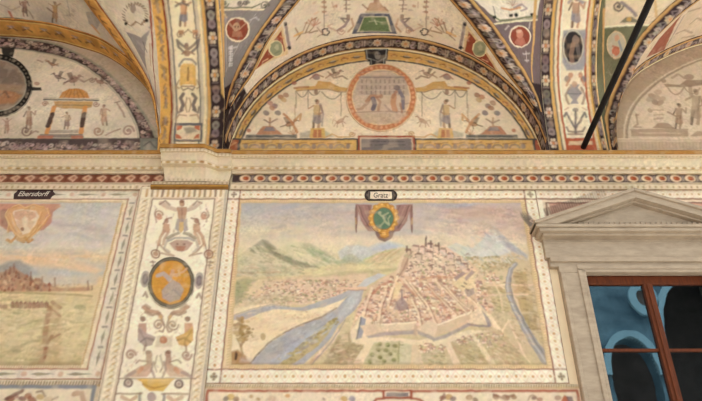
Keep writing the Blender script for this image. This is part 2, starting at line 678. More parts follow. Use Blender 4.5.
def mid_f(u, v):
    a = u / R
    return np.stack([CX - R * np.cos(a), -v, CZ + R * np.sin(a)], -1)


MID = Curved(mid_f, 0, math.pi * R, 0, 1.8, (CX, -2, 5))


def mid_groin(u):
    z = CZ + R * np.sin(u / R)
    return np.where(u < HALF, grL(z), grR(z))


def profile_surf(xz, inside):
    p = np.asarray(xz, float)
    s = np.r_[0, np.cumsum(np.hypot(*np.diff(p, axis=0).T))]

    def f(u, v):
        return np.stack([np.interp(u, s, p[:, 0]), -v, np.interp(u, s, p[:, 1])], -1)
    return Curved(f, 0, s[-1], 0, 1.9, inside), s[-1]


LEFT_ARCH = smooth_curve([(-2.03, 6.0), (-2.07, 6.342), (-2.225, 6.851), (-2.48, 7.238), (-2.9, 7.6), (-3.303, 7.781), (-3.697, 7.902), (-4.331, 7.971), (-5.0, 7.97)], 200)
RIGHT_ARCH = smooth_curve([(2.82, 6.0)] + [at(*p) for p in ((610.5, 137), (614, 112), (622, 91), (634, 76), (652, 64), (677, 52), (703, 44))] + [(4.8, 7.9), (5.4, 7.92)], 200)
LBAY, LBAY_LEN = profile_surf(LEFT_ARCH, (-4.2, -2, 5))
RBAY, RBAY_LEN = profile_surf(RIGHT_ARCH, (4.7, -2, 5))


def measured(surf, px):
    return np.array([surf.pt(*p) for p in px])


class Web(Curved):
    def __init__(s, G, T, inside):
        n = 160
        s.G, s.T = rs3(G, n), rs3(T, n)
        t = np.linspace(0, 1, n)
        s.L = float(np.linalg.norm(np.diff(s.G, axis=0), axis=1).sum())
        s.Wd = 0.9

        def f(u, v):
            k = np.clip(v / s.L, 0, 1)
            w = np.clip(u / s.Wd, -.5, 1.5)[..., None]
            g = np.stack([np.interp(k, t, s.G[:, i]) for i in range(3)], -1)
            h = np.stack([np.interp(k, t, s.T[:, i]) for i in range(3)], -1)
            return h * (1 - w) + g * w
        super().__init__(f, 0, s.Wd, 0, s.L, inside)


def rs3(p, n):
    p = np.asarray(p, float)
    d = np.r_[0, np.cumsum(np.linalg.norm(np.diff(p, axis=0), axis=1))]
    t = np.linspace(0, d[-1], n)
    return np.stack([np.interp(t, d, p[:, i]) for i in range(3)], -1)


def t_curve(prof, X):
    return np.stack([np.full(len(prof), X), -prof[:, 0], prof[:, 1]], -1)


_uL = np.linspace(0.0, HALF, 120)
_uR = np.linspace(math.pi * R, HALF, 120)
G_L = mid_f(_uL, mid_groin(_uL - 1e-9))
G_R = mid_f(_uR, mid_groin(_uR + 1e-9))
WEB_L = Web(G_L, t_curve(TLP, XTL), (CX, -2, 5))
WEB_R = Web(G_R, t_curve(TRP, XTR), (CX, -2, 5))

def groin_of(arch, px, cap=2.0):
    """depth of the groin over each point of a wall arch, from its measured course"""
    cur = smooth_curve(px, 300)
    zs, gs, xs = [], [], []
    for x, z in arch:
        g = np.linspace(0, cap, 200)
        Y, Z = DIST - g, z - EYE
        dep = Y * CT + Z * ST
        sx, sy = 351 + F * x / dep, 200.5 - F * (Z * CT - Y * ST) / dep
        d = np.hypot(sx[:, None] - cur[None, :, 0], sy[:, None] - cur[None, :, 1]).min(1)
        d = d + np.where(g > .03 + .65 * max(0.0, z - 6.28) + (2 if z > 7.45 else 0), 1e3, 0)   # the groin starts in the corner
        gs.append(g[int(np.argmin(d))])
    g = np.maximum.accumulate(np.array(gs))
    k = np.hanning(25)
    k /= k.sum()
    return np.convolve(np.r_[np.full(12, g[0]), g, np.full(12, g[-1])], k, 'valid')


_nl = int(np.argmin(np.abs(LEFT_ARCH[:, 0] + 4.0)))
GPL = groin_of(LEFT_ARCH[:_nl], [(161, 150), (160, 130), (157, 110), (150, 85), (140, 68), (127, 50), (112, 30), (101, 16), (88, 0), (60, -40), (30, -80)])
G_LL = np.stack([LEFT_ARCH[:_nl, 0], -GPL, LEFT_ARCH[:_nl, 1]], -1)
WEB_LL = Web(G_LL, t_curve(TLP, XTLL), (-4.2, -2, 5))
_nr = int(np.argmin(np.abs(RIGHT_ARCH[:, 0] - 4.5)))
GPR = groin_of(RIGHT_ARCH[:_nr], [(608, 150), (607, 130), (613, 104), (624, 79), (638, 54), (657, 28), (690, 0), (740, -36), (790, -70)])
G_RR = np.stack([RIGHT_ARCH[:_nr, 0], -GPR, RIGHT_ARCH[:_nr, 1]], -1)
WEB_RR = Web(G_RR, t_curve(TRP, XTRR), (4.7, -2, 5))


def arclen(p):
    return np.r_[0, np.cumsum(np.hypot(*np.diff(p, axis=0).T))]


gll = np.c_[arclen(LEFT_ARCH)[:_nl], GPL]
grr = np.c_[arclen(RIGHT_ARCH)[:_nr], GPR]


def soffit_surf(prof, x0, x1, inside):
    s = np.r_[0, np.cumsum(np.hypot(*np.diff(prof, axis=0).T))]

    def f(u, v):
        return np.stack([u, -np.interp(v, s, prof[:, 0]), np.interp(v, s, prof[:, 1])], -1)
    return Curved(f, x0, x1, 0, s[-1], inside), s[-1]


SOF_L, SOF_L_LEN = soffit_surf(TLP, XTLL, XTL, (-1.75, -3, 5))
SOF_R, SOF_R_LEN = soffit_surf(TRP, XTRR * 0 + XTR, XTRR, (2.5, -3, 5))

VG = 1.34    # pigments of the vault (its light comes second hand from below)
CREAM = (206, 192, 170)
PURPLE = (68, 52, 52)
GOLD = (198, 154, 92)
LILAC = (142, 126, 118)
BLOSSOM = (206, 182, 152)


def flower_band(K, L, w, first=0.0, pitch=0.34, along='u'):
    """dark band with pale blossoms and lilac scrolls between gold edges; w is the half width"""
    def P(a, b):
        return (a, b) if along == 'u' else (b, a)
    lo = first
    i = 0
    while lo < L:
        c = lo
        if i % 2 == 0:
            def lobes(r, k_, n_=8):
                return [P(c + (r + k_ * math.cos(n_ * t)) * math.cos(t), (r + k_ * math.cos(n_ * t)) * math.sin(t)) for t in np.linspace(0, 6.28, 32, endpoint=False)]
            K.poly(J(BLOSSOM), lobes(.052, .007), .92, .8, uv=True)
            K.line((150, 118, 90), lobes(.034, 0) + lobes(.034, 0)[:1], 1.0, .6, uv=True)
            K.poly((188, 130, 76), lobes(.022, 0), .9, .8, uv=True)
        else:
            for _ in range(9):
                dx, dy = random.uniform(-.085, .085), random.uniform(-.045, .045)
                an, r = random.uniform(0, 6.28), random.uniform(.014, .03)
                K.line(J((158, 140, 128), 24), [P(c + dx + r * math.cos(an + t), dy + r * math.sin(an + t)) for t in np.linspace(0, 3.6, 7)], random.uniform(1.2, 2.2), .75, uv=True)
            K.line(J((186, 166, 146), 14), [P(c - .012, -.04), P(c - .012, .04)], 1.6, .7, uv=True)
            K.line(J((186, 166, 146), 14), [P(c + .014, -.04), P(c + .014, .04)], 1.6, .7, uv=True)
        for sgn in (-1, 1):
            a = c + pitch / 4
            K.line(J(LILAC, 20), [P(a - .03, .02 * sgn), P(a, .05 * sgn), P(a + .03, .02 * sgn)], 1.3, .7, uv=True)
            K.line(J(LILAC, 20), [P(a - .045, 0), P(a + .045, 0)], 1.4, .6, uv=True)
        lo += pitch / 2
        i += 1
    for sgn in (-1, 1):
        K.line(GOLD, [P(0, sgn * (w - .018)), P(L, sgn * (w - .018))], 2.8, .95, .8, uv=True)
        K.line((160, 112, 60), [P(0, sgn * (w - .035)), P(L, sgn * (w - .035))], .9, .7, uv=True)


class Strip:
    """flat strip of paint: u runs along, v across (-w .. w); positions follow two guiding surfaces"""
    mpp = 0.0105

    def __init__(s, left, mid, right, inside):
        n = 200
        s.l, s.c, s.r = rs3(left, n), rs3(mid, n), rs3(right, n)
        s.t = np.linspace(0, 1, n)
        s.L = float(np.linalg.norm(np.diff(s.c, axis=0), axis=1).sum())
        s.w = 0.11
        s.inside = np.array(inside, float)

    def pos(s, u, v, off=0.0):
        k = np.clip(u / s.L, 0, 1)
        g = [np.stack([np.interp(k, s.t, a[:, i]) for i in range(3)], -1) for a in (s.l, s.c, s.r)]
        w = np.clip(v / s.w, -1, 1)[..., None]
        P = np.where(w < 0, g[1] + (g[0] - g[1]) * -w, g[1] + (g[2] - g[1]) * w)
        d = s.inside - P
        d /= np.linalg.norm(d, axis=-1, keepdims=True)
        # round the strip a little so that it reads as a moulded rib
        return P + d * (off + 0.02 * (1 - w ** 2))


def paint_rib(name, S, style, first):
    K = Canvas(S, 0, S.L, -.11, .11, PURPLE if style == 'purple' else (204, 150, 70), gain=VG)
    if style == 'purple':
        K.mottle(.12, .1, .18)
        flower_band(K, S.L, .11, first)
    else:
        K.mottle(.1, .1, .22, (150, 100, 50), .5)
        x = .08
        while x < S.L:
            K.line((120, 82, 58), [(x, -.03), (x + .05, .02), (x + .1, -.02)], 2.2, .7, uv=True)
            K.line((140, 122, 110), [(x + .02, .03), (x + .08, .03)], 1.8, .7, uv=True)
            x += random.uniform(.13, .19)
        K.line((150, 62, 34), [(0, -.1), (S.L, -.1)], 2.2, .9, uv=True)
        K.line((226, 184, 110), [(0, -.085), (S.L, -.085)], 1.2, .7, uv=True)
    K.mottle(.35, .3, .10)
    o = sheet(name, K, [rect(0, S.L, -.11, .11)], .012, surf=S, mat=M_STUCCO, rim=.02)
    return o


def rib(name, label, left_px, left_surf, mid3, right_px, right_surf, inside, style, group=None, first=.1, start=None):
    lu = smooth_curve(measured(left_surf, left_px), 120)
    ru = smooth_curve(measured(right_surf, right_px), 120)
    l3, r3 = left_surf.f(lu[:, 0], lu[:, 1]), right_surf.f(ru[:, 0], ru[:, 1])
    S = Strip(l3, mid3, r3, inside)
    o = paint_rib(name, S, style, first)
    o['label'] = label
    o['category'] = 'vault rib'
    if group:
        o['group'] = group
    return o


# centre lines of the ribs follow the groins down to their springing
def along(G, z0, z1):
    k = (G[:, 2] > z0) & (G[:, 2] < z1)
    return G[k]


rib('flower_rib', 'dark purple rib of pale blossoms rising to the right from the pilaster capital',
    [(224, 110), (234, 75), (250, 44), (267, 19), (280, 0), (300, -30)], WEB_L,
    MID.f(*smooth_curve(measured(MID, [(227, 106), (242, 76), (251, 61), (263, 40), (275, 20), (291, 0), (314, -30)]), 120).T),
    [(231, 106), (251, 76), (266, 45), (284, 20), (300, 0), (324, -30)], MID, (CX, -2, 5), 'purple')
rib('flower_rib', 'dark purple rib of pale blossoms leaning left beside the red portrait roundel on violet',
    [(543, 112), (530, 78), (513, 51), (492, 21), (474, 0), (450, -30)], WEB_R,
    MID.f(*smooth_curve(measured(MID, [(538, 110), (518, 75), (507, 60), (495, 41), (480, 20), (461, 0), (436, -30)]), 120).T),
    [(533, 108), (508, 75), (482, 40), (466, 18), (450, 0), (424, -30)], MID, (CX, -2, 5), 'purple')
def rib3(name, label, arch, gp, web, inside, style, wc, ww, i0, first=.1):
    """rib laid over a groin: wc metres back over the front cell, ww metres over the side web"""
    n = len(gp)
    c3 = np.stack([arch[:n, 0], -gp, arch[:n, 1]], -1)
    r3 = np.stack([arch[:n, 0], -np.maximum(gp - wc, 0.004), arch[:n, 1]], -1)
    tt = rs3(web.T, 400)
    L = np.linalg.norm(np.diff(c3, axis=0), axis=1)
    s = np.r_[0, np.cumsum(L)] / L.sum()
    t3 = np.stack([np.interp(s, np.linspace(0, 1, 400), tt[:, i]) for i in range(3)], -1)
    dv = t3 - c3
    ln = np.linalg.norm(dv, axis=1, keepdims=True)
    l3 = c3 + dv * np.minimum(ww / np.maximum(ln, 1e-6), .85)
    S = Strip(l3[i0:], c3[i0:], r3[i0:], inside)
    o = paint_rib(name, S, style, first)
    o['label'] = label
    o['category'] = 'vault rib'
    return o


rib3('golden_rib', 'ochre gold rib with a red edge curving across the left vault bay', LEFT_ARCH, GPL, WEB_LL, (-4.2, -2, 5), 'gold', .17, .16, 10)
rib3('flower_rib', 'dark flowered rib right of the black iron rod', RIGHT_ARCH, GPR, WEB_RR, (4.7, -2, 5), 'purple', .15, .12, 10)


# ---- bands that follow the wall arches on the vault
def arch_band(name, label, surf, u0, u1, v0, v1, style):
    class Sub:
        mpp = surf.mpp
        inside = surf.inside

        def pos(self, u, v, off=0.0):
            return surf.pos(np.clip(u, u0, u1), v + (v0 + v1) / 2, off)
    S = Sub()
    w = (v1 - v0) / 2
    K = Canvas(S, u0, u1, -w, w, PURPLE if style == 'purple' else (206, 152, 72), gain=VG)
    L = u1
    if style == 'purple':
        K.mottle(.12, .1, .18)
        flower_band(K, L, w, u0 + .15)
        K.line((236, 214, 178), [(u0, -w + .01), (u1, -w + .01)], 2.4, .95, uv=True)
    else:
        K.mottle(.1, .1, .22, (150, 100, 50), .5)
        x = u0 + .1
        while x < L:
            K.line((112, 84, 62), [(x, -.03), (x + .05, .015), (x + .11, -.02)], 2.4, .7, uv=True)
            K.line((150, 132, 122), [(x + .02, .03), (x + .09, .035)], 2.4, .75, uv=True)
            K.line((190, 172, 160), [(x + .05, 0.01), (x + .07, .02)], 2.0, .75, uv=True)
            x += random.uniform(.17, .24)
        for v, c, wd in ((-w + .012, (124, 52, 32), 1.8), (w - .012, (132, 58, 34), 1.8), (-w + .035, (232, 190, 116), 1.2), (w - .035, (232, 190, 116), 1.2)):
            K.line(c, [(u0, v), (u1, v)], wd, .9, uv=True)
    K.mottle(.35, .3, .10)
    o = sheet(name, K, [rect(u0, u1, -w, w)], .012, surf=S, mat=M_STUCCO, rim=.015)
    o['label'] = label
    o['category'] = 'painted arch band'
    return o


arch_band('flower_band', 'dark purple blossom band arching over the central lunette', MID, .12, math.pi * R - .12, 0.0, .225, 'purple')
arch_band('golden_band', 'ochre gold band arching over the left lunette with the dark oval', LBAY, .35, LBAY_LEN, 0.0, .30, 'gold')
arch_band('flower_band', 'flowered purple band arching over the faded lunette at right', RBAY, .1, RBAY_LEN, 0.0, .17, 'purple')

# ---- the central vault field over the lunette
t = thing('vault_fresco', 'cream vault fresco with a green trapezoid panel above the central lunette', 'fresco')
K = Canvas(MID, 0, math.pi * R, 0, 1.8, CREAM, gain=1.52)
K.mottle(.4, .3, .06, (190, 170, 146), .35)
for sx in (1, -1):
    def X(x):
        return 375 + sx * (x - 375)
    # corner triangle with its roundel
    K.poly((198, 172, 128), [(X(283), 25), (X(288), 54), (X(249), 75)], 1)
    K.poly((150, 74, 50), [(X(282), 31), (X(285.5), 51), (X(255), 70)], 1)
    K.line((196, 140, 100), [(X(281), 36), (X(283), 39)], 1.6)
    K.line((210, 160, 120), [(X(262), 62), (X(268), 59)], 1.4)
    K.line((128, 112, 116), [(X(285), 23), (X(289), 47)], 3.6, .8)
    K.ell((60, 56, 60), X(285), 24, 2, 2)
    K.ell((60, 56, 60), X(289), 48, 2, 2)
    # dragon and fronds
    for q in ([(296, 40), (301, 34), (309, 32), (314, 27)], [(300, 36), (296, 28)], [(306, 32), (312, 20), (316, 18)], [(303, 33), (306, 22)], [(309, 33), (318, 31)]):
        K.line(J((150, 116, 88)), [(X(a), b) for a, b in q], 1.8, .8)
    K.line((206, 160, 90), [(X(294), 36), (X(303), 32)], 3.2, .8)
    tuft(K, X(313), 26, 8, (172, 120, 92), 6, .7)
    # wheel on a string
    K.line((140, 116, 100), [(X(324), -6), (X(324), 29)], 1.2, .8)
    for yy in (2, 7, 12):
        K.ell((160, 120, 96), X(324), yy, 2.6, 1.4, 0, .8)
    K.ring((84, 74, 70), X(325.5), 32, 3.3, 3.3, 1.6)
    K.line((150, 116, 90), [(X(318), 27), (X(322), 34), (X(317), 37)], 1.2, .8)
    # sphinx beside the green panel
    K.ell((150, 128, 112), X(348), 17, 2.4, 2.8, 0, .9)
    K.line((134, 116, 118), [(X(349), 20), (X(344), 26), (X(338), 30)], 3.6, .8)
    K.line((176, 136, 104), [(X(352), 19), (X(354), 26), (X(349), 32)], 2.4, .8)
    K.line((110, 92, 96), [(X(346), 19), (X(341), 18), (X(345), 22)], 2, .8)
    K.line((178, 132, 104), [(X(336), 31), (X(328), 26), (X(332), 24)], 1.4, .7)
    scroll(K, X(341), 31, 4, (170, 128, 102), sx, 1.2)
    # candelabra higher up
    K.line((128, 104, 90), [(X(347), -6), (X(347), 12)], 1.3, .8)
    for yy in (0, 5, 9):
        K.line((150, 116, 96), [(X(344), yy), (X(350), yy)], 1.4, .8)
    speckle(K, (min(X(300), X(340)), 2, max(X(300), X(340)), 22), [(180, 130, 100), (150, 140, 136), (198, 158, 116)], 9, 1, 2, .5)
    K.ell((176, 122, 90), X(336), 6, 1.6, 1.4, 0, .7)
    K.line((170, 138, 108), [(X(331), 2), (X(333), 8)], 1.1, .7)
# seated figure over the panel
K.ell((170, 134, 112), 376, 1, 3, 3)
K.poly((176, 142, 112), [(366, 11), (370, 3), (380, 2), (387, 11)], .85)
K.line((150, 112, 88), [(368, 9), (362, 5)], 2, .8)
K.line((150, 112, 88), [(384, 7), (388, 11)], 2.2, .8)
K.line((176, 158, 130), [(366, 12), (388, 12)], 2.6, .8)
K.poly((98, 100, 112), [(361, 13.5), (389.5, 13.5), (397, 34), (352, 34)])
K.poly((186, 180, 150), [(363.4, 16.2), (387.3, 16.2), (392.6, 32), (356.6, 32)])
K.poly((104, 122, 84), [(364.6, 17), (386.2, 17), (391, 31.2), (358.4, 31.2)])
K.line((150, 158, 128), [(369, 21), (375, 20.4), (382, 22)], 1.8, .8)
K.line((176, 178, 150), [(375, 19.5), (377, 24)], 1.4, .8)
K.mottle(.5, .4, .07)
EU = math.pi * R
for f_ in (0, 1):
    q_ = [(0, 0), (.86, 0), (.80, .3), (.66, .8), (0, .8)]
    K.poly((60, 46, 46), [(u if f_ == 0 else EU - u, v) for u, v in q_], 1, 1.5, uv=True)
    for _ in range(26):
        u, v = random.uniform(.1, .7), random.uniform(.1, .55)
        u = u if f_ == 0 else EU - u
        K.line(J(LILAC, 20), [(u - .03, v), (u, v + random.uniform(-.03, .03)), (u + .03, v)], 1.6, .7, uv=True)
uu = np.linspace(.0, math.pi * R, 240)
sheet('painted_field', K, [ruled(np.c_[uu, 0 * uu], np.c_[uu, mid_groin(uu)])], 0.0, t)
sheet('green_panel', K, [fan(measured(MID, [(361, 13.5), (389.5, 13.5), (397, 34), (352, 34)]))], .006, t, rim=.006, label='green panel in a blue frame')
for sx in (1, -1):
    mx = 375 + sx * (276 - 375) + (0 if sx == 1 else 6)
    K.ell((196, 180, 142), mx, 48.5, 7.6, 8.6)
    K.ell((128, 130, 104), mx, 48.5, 6.4, 7.4)
    K.ell((160, 156, 128), mx + .5, 47, 2, 3, 0, .8)
    K.line((96, 100, 82), [(mx - 2, 53), (mx + 3, 51)], 2, .6)
    sheet('roundel', K, [fan(measured(MID, oval(mx, 48.5, 7.6, 8.6, 0, 32)))], .006, t, rim=.006, label='green portrait roundel')

# ---- the two webs beside it
t = thing('vault_web', 'blue-grey triangular vault web with a brick-red roundel, left of the central lunette', 'fresco')
K = Canvas(WEB_L, 0, WEB_L.Wd, 0, WEB_L.L, (138, 128, 122), gain=VG)
K.mottle(.3, .3, .08, (122, 114, 112), .5)
K.poly(CREAM, [(210, -30), (310, -30), (263, 8), (240, 9), (221, 10.5)])
K.line((214, 196, 160), [(220, 10.5), (240, 9.5), (264, 10)], 2.0)
K.line((110, 112, 84), [(221, 7.5), (232, 8), (243, 7), (252, 8), (260, 4)], 2.0, .9)
scroll(K, 224.5, 3.5, 4, (92, 96, 74), 1, 1.5)
scroll(K, 264.5, 5.5, 4.5, (92, 96, 74), -1, 1.6)
scroll(K, 240, 3, 3, (70, 62, 60), 1, 1.5)
scroll(K, 246, 3, 3, (70, 62, 60), -1, 1.5)
K.line(GOLD, [(222, 0), (223, 40), (224, 76)], 3.6)
K.line((196, 186, 178), [(225.5, 14), (226, 50), (226.5, 72)], 1.0, .5)
K.line((196, 186, 178), [(226, 72), (236, 50), (256, 14)], 1.0, .5)
for yy in np.linspace(47, 66, 9):
    K.line((202, 194, 186), [(229, yy), (232.5, yy - .5)], 1.5, .75)
K.line((202, 194, 186), [(231, 46), (229.6, 66)], 1.1, .8)
K.line((196, 186, 180), [(228, 48), (237, 47)], 1.6, .7)
K.line((190, 182, 176), [(250, 20), (256, 17), (259, 20)], 1.5, .7)
K.line((204, 178, 130), [(224, 14), (227, 18)], 1.4, .7)
K.ell((216, 196, 164), 237.5, 29.5, 12.3, 12.8)
K.ell((150, 76, 54), 237.5, 29.5, 10.8, 11.2)
K.ell((190, 150, 116), 236.5, 27, 4, 4.4, 0, .9)
K.line((184, 140, 110), [(229, 23), (234, 28), (240, 29), (246, 23)], 2.2, .8)
K.poly((174, 120, 90), [(233, 31), (241, 31), (243, 37), (232, 37)], .8)
K.ell((120, 70, 54), 235.2, 26.5, 1, 1, 0, .8)
K.ell((120, 70, 54), 238.4, 26.5, 1, 1, 0, .8)
K.mottle(.4, .4, .07)
K.poly(PURPLE, [(-.1, -.1), (1.2, -.1), (1.2, .78), (.45, 1.0), (-.1, 1.05)], 1, 1.5, uv=True)
for z_ in (.16, .34, .52, .66):
    for x_ in (.25, .6):
        for q_ in range(5):
            K.line(J(LILAC, 24), [(x_ - .16 + .08 * q_, z_ - .03), (x_ - .14 + .08 * q_, z_ + .03)], 1.6, .6, uv=True)
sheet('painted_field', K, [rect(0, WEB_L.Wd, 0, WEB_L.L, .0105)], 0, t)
sheet('roundel', K, [fan(measured(WEB_L, oval(237.5, 29.5, 12.3, 12.8, 0, 36)))], .006, t, rim=.006, label='brick-red winged head roundel')

t = thing('vault_web', 'violet triangular vault web with a red portrait roundel, right of the central lunette', 'fresco')
K = Canvas(WEB_R, 0, WEB_R.Wd, 0, WEB_R.L, (122, 102, 100), gain=VG)
K.mottle(.3, .3, .08, (112, 96, 100), .5)
K.poly(CREAM, [(440, -30), (560, -30), (537, 18), (520, 20), (497, 21), (488, 12)])
K.line((112, 116, 82), [(490, 15), (500, 20), (512, 20), (526, 17), (537, 16)], 2.6, .9)
K.line((226, 204, 166), [(494, 24), (516, 21.5), (537, 20)], 1.6)
for x_, y_ in ((511, 15.5), (516, 15), (532, 14.5), (494.5, 17)):
    K.ell((52, 54, 50), x_, y_, 1.9, 1.9)
K.line((196, 130, 74), [(502, 8), (510, 10), (520, 8)], 2.4, .85)
K.line((150, 128, 130), [(514, 8), (522, 4), (527, 9), (521, 11)], 2.0, .85)
K.line((110, 96, 90), [(493, 6), (495, 15)], 1.3, .8)
tuft(K, 512, 6, 6, (176, 140, 120), 5)
K.line(GOLD, [(536, 0), (534, 40), (533, 82)], 3.6)
K.line((196, 180, 170), [(505, 29), (509, 26)], 1.6, .7)
K.line((196, 180, 170), [(530, 22), (529, 28)], 1.6, .7)
for q in ([(526, 52), (527, 62)], [(523, 54), (530, 53)], [(525, 60), (529, 60)]):
    K.line((196, 180, 172), q, 1.5, .75)
K.ell((220, 196, 168), 519.8, 36.5, 11, 11.4)
K.ell((146, 70, 50), 519.8, 36.5, 9.6, 10)
K.ell((192, 128, 104), 519.5, 34, 3.6, 4.6, 0, .9)
K.poly((180, 112, 90), [(514, 43), (517, 38), (523, 38), (526, 43), (520, 46)], .8)
K.ell((204, 160, 136), 518.5, 31, 3, 1.7, 0, .7)
K.mottle(.4, .4, .07)
K.poly(PURPLE, [(-.1, -.1), (1.2, -.1), (1.2, .78), (.45, 1.0), (-.1, 1.05)], 1, 1.5, uv=True)
for z_ in (.16, .34, .52, .66):
    for x_ in (.25, .6):
        for q_ in range(5):
            K.line(J(LILAC, 24), [(x_ - .16 + .08 * q_, z_ - .03), (x_ - .14 + .08 * q_, z_ + .03)], 1.6, .6, uv=True)
sheet('painted_field', K, [rect(0, WEB_R.Wd, 0, WEB_R.L, .0105)], 0, t)
sheet('roundel', K, [fan(measured(WEB_R, oval(519.8, 36.5, 11, 11.4, 0, 36)))], .006, t, rim=.006, label='red portrait roundel')

# ---- left bay
t = thing('vault_fresco', 'greyish vault fresco of small figures above the left lunette', 'fresco')
K = Canvas(LBAY, 0, LBAY_LEN, 0, 1.9, (190, 178, 160), gain=1.6)
K.mottle(.35, .3, .10, (150, 144, 138), .6)
fig(K, 55, 22, 20, (150, 112, 78), (176, 138, 86), (160, 130, 100), 1, 1)
K.line((120, 96, 80), [(48, 8), (53, 12)], 3, .7)
fig(K, 25, 16, 18, (140, 100, 84), (146, 106, 92), (120, 96, 92), -1, 0)
K.line((130, 104, 92), [(20, 4), (30, 12), (33, 18)], 2, .6)
K.poly((104, 104, 82), [(-10, 17), (12, 17.5), (28, 20), (27, 22.5), (-10, 21)], .9)
K.line((176, 108, 84), [(9, 12), (14, 21)], 3, .9)
K.line((150, 130, 112), [(0, 4), (12, 10), (20, 6)], 1.6, .6)
K.line((140, 130, 124), [(67, 0), (70, 16)], 1.0, .6)
K.poly((140, 136, 134), [(86, 12), (96, 12), (101, 22), (96, 30), (89, 24)], .75)
K.line((186, 146, 96), [(92, 26), (99, 33)], 4, .8)
K.line((90, 84, 84), [(106, 27), (112, 36)], 2.6, .7)
speckle(K, (2, 2, 100, 18), [(140, 120, 108), (186, 150, 116)], 18, 1, 2.2, .4)
K.mottle(.5, .4, .10)
n_ = len(gll)
sheet('painted_field', K, [ruled(np.c_[np.r_[gll[:, 0], LBAY_LEN], np.zeros(n_ + 1)], np.vstack([gll, [LBAY_LEN, gll[-1, 1]]]), .010)], 0, t)

t = thing('vault_web', 'pale vault web with a dotted wreath, between the two ochre gold strips at upper left', 'fresco')
K = Canvas(WEB_LL, 0, WEB_LL.Wd, 0, WEB_LL.L, (196, 184, 162), gain=1.55)
K.mottle(.3, .3, .08, (170, 158, 144), .5)
K.poly((140, 132, 130), [(126, 32), (139, 36), (152, 25), (155, 100), (150, 78)], .9, 1.5)
K.poly((200, 186, 164), [(126, 30), (131, 28), (139, 33), (148, 27), (150, 30), (141, 38)], .9)
for i in range(20):
    an = -3.9 + i / 19 * 4.7
    x_, y_ = 135 + 10.5 * math.cos(an), 15 + 10 * math.sin(an)
    K.line(J((120, 92, 70)), [(x_, y_), (x_ + 2.5 * math.cos(an + .5), y_ + 2.5 * math.sin(an + .5))], 1.8, .8)
K.ell((130, 112, 100), 133, 9, 3, 4, 0, .7)
K.line((140, 108, 70), [(126, 23), (131, 26), (136, 22), (141, 25), (146, 20)], 1.8, .9)
K.ell((60, 50, 46), 126, 23.5, 1.6, 1.6)
K.ell((60, 50, 46), 146.5, 20.5, 1.8, 1.8)
K.line((176, 130, 84), [(150, 44), (151, 66)], 2, .7)
K.line((100, 92, 92), [(143, 42), (147, 52)], 2, .6)
K.line((150, 62, 34), [(150, 0), (152.5, 40), (155, 80), (157, 104)], 2.6, .9)
K.mottle(.4, .4, .08)
sheet('painted_field', K, [rect(0, WEB_LL.Wd, 0, WEB_LL.L, .0115)], 0, t)

# ---- right bay
t = thing('vault_fresco', 'narrow vault fresco with a red wedge above the faded lunette', 'fresco')
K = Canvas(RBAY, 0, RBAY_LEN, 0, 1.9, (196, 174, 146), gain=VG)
K.mottle(.35, .3, .07)
K.poly((150, 76, 54), [(646, 58), (660, 38), (682, 14), (676, 24), (664, 50)], .9)
K.poly((190, 160, 122), [(652, 50), (661, 39), (670, 31), (664, 46), (656, 52)], .9)
K.line((140, 126, 122), [(667, 46), (684, 16)], 2.2, .7)
for q in ([(676, 34), (684, 30), (692, 33)], [(690, 24), (697, 18), (702, 20)], [(682, 38), (694, 36)], [(688, 12), (700, 8)]):
    K.line((150, 126, 108), q, 2.4, .65)
K.mottle(.4, .4, .07)
n_ = len(grr)
sheet('painted_field', K, [ruled(np.c_[np.r_[grr[:, 0], RBAY_LEN], np.zeros(n_ + 1)], np.vstack([grr, [RBAY_LEN, grr[-1, 1]]]), .011)], 0, t)

t = thing('vault_web', 'green and cream vault web crossed by the black iron rod', 'fresco')
K = Canvas(WEB_RR, 0, WEB_RR.Wd, 0, WEB_RR.L, (116, 114, 84), gain=VG)
K.mottle(.3, .3, .10, (136, 130, 100), .5)
K.poly((206, 184, 150), [(590, -40), (730, -40), (684, 0), (652, 25), (604, 27)])
K.line((226, 206, 168), [(604, 27.5), (653, 25)], 2.0)
K.line((226, 206, 168), [(608, 100), (652, 28)], 2.6, .9)
K.line(GOLD, [(604, 10), (603, 60), (606, 110)], 3.2)
scroll(K, 618, 6, 5.4, (86, 74, 74), 1, 2.2)
K.line((110, 100, 116), [(622, 2), (629, 8), (636, 16)], 3.4, .75)
K.poly((100, 98, 80), [(620, 23), (626, 17), (633, 17), (640, 22), (646, 23)], .8)
K.ell((190, 150, 80), 629, 19.5, 2.4, 2.2, 0, .9)
K.line((196, 150, 80), [(655, 0), (656, 17)], 2.4, .7)
K.ell((196, 170, 130), 616.5, 45, 10, 14)
K.ell((178, 164, 136), 616.5, 45, 8.6, 12.6)
K.ell((194, 104, 70), 616, 51, 4, 4.6, 0, .85)
K.ell((190, 140, 110), 617, 38, 2.6, 3, 0, .85)
K.line((120, 130, 140), [(619, 42), (622, 50)], 3.2, .7)
K.line((170, 96, 66), [(613, 46), (619, 48)], 2.6, .7)
tuft(K, 638, 36, 6, (150, 146, 112), 5, .7)
tuft(K, 611, 75, 6, (150, 140, 108), 5, .6)
K.mottle(.4, .4, .07)
sheet('painted_field', K, [rect(0, WEB_RR.Wd, 0, WEB_RR.L, .0125)], 0, t)
sheet('roundel', K, [fan(measured(WEB_RR, oval(616.5, 45, 10, 14, 0, 36)))], .006, t, rim=.006, label='oval roundel with a red figure')

# ---- underside of the left transverse arch
t = thing('arch_soffit', 'arch underside of grotesques on cream between ochre and purple strips, above the pilaster', 'painted arch')
K = Canvas(SOF_L, XTLL, XTL, 0, SOF_L_LEN, (220, 198, 160), gain=VG)
K.mottle(.2, .5, .06)
LL_ = SOF_L_LEN


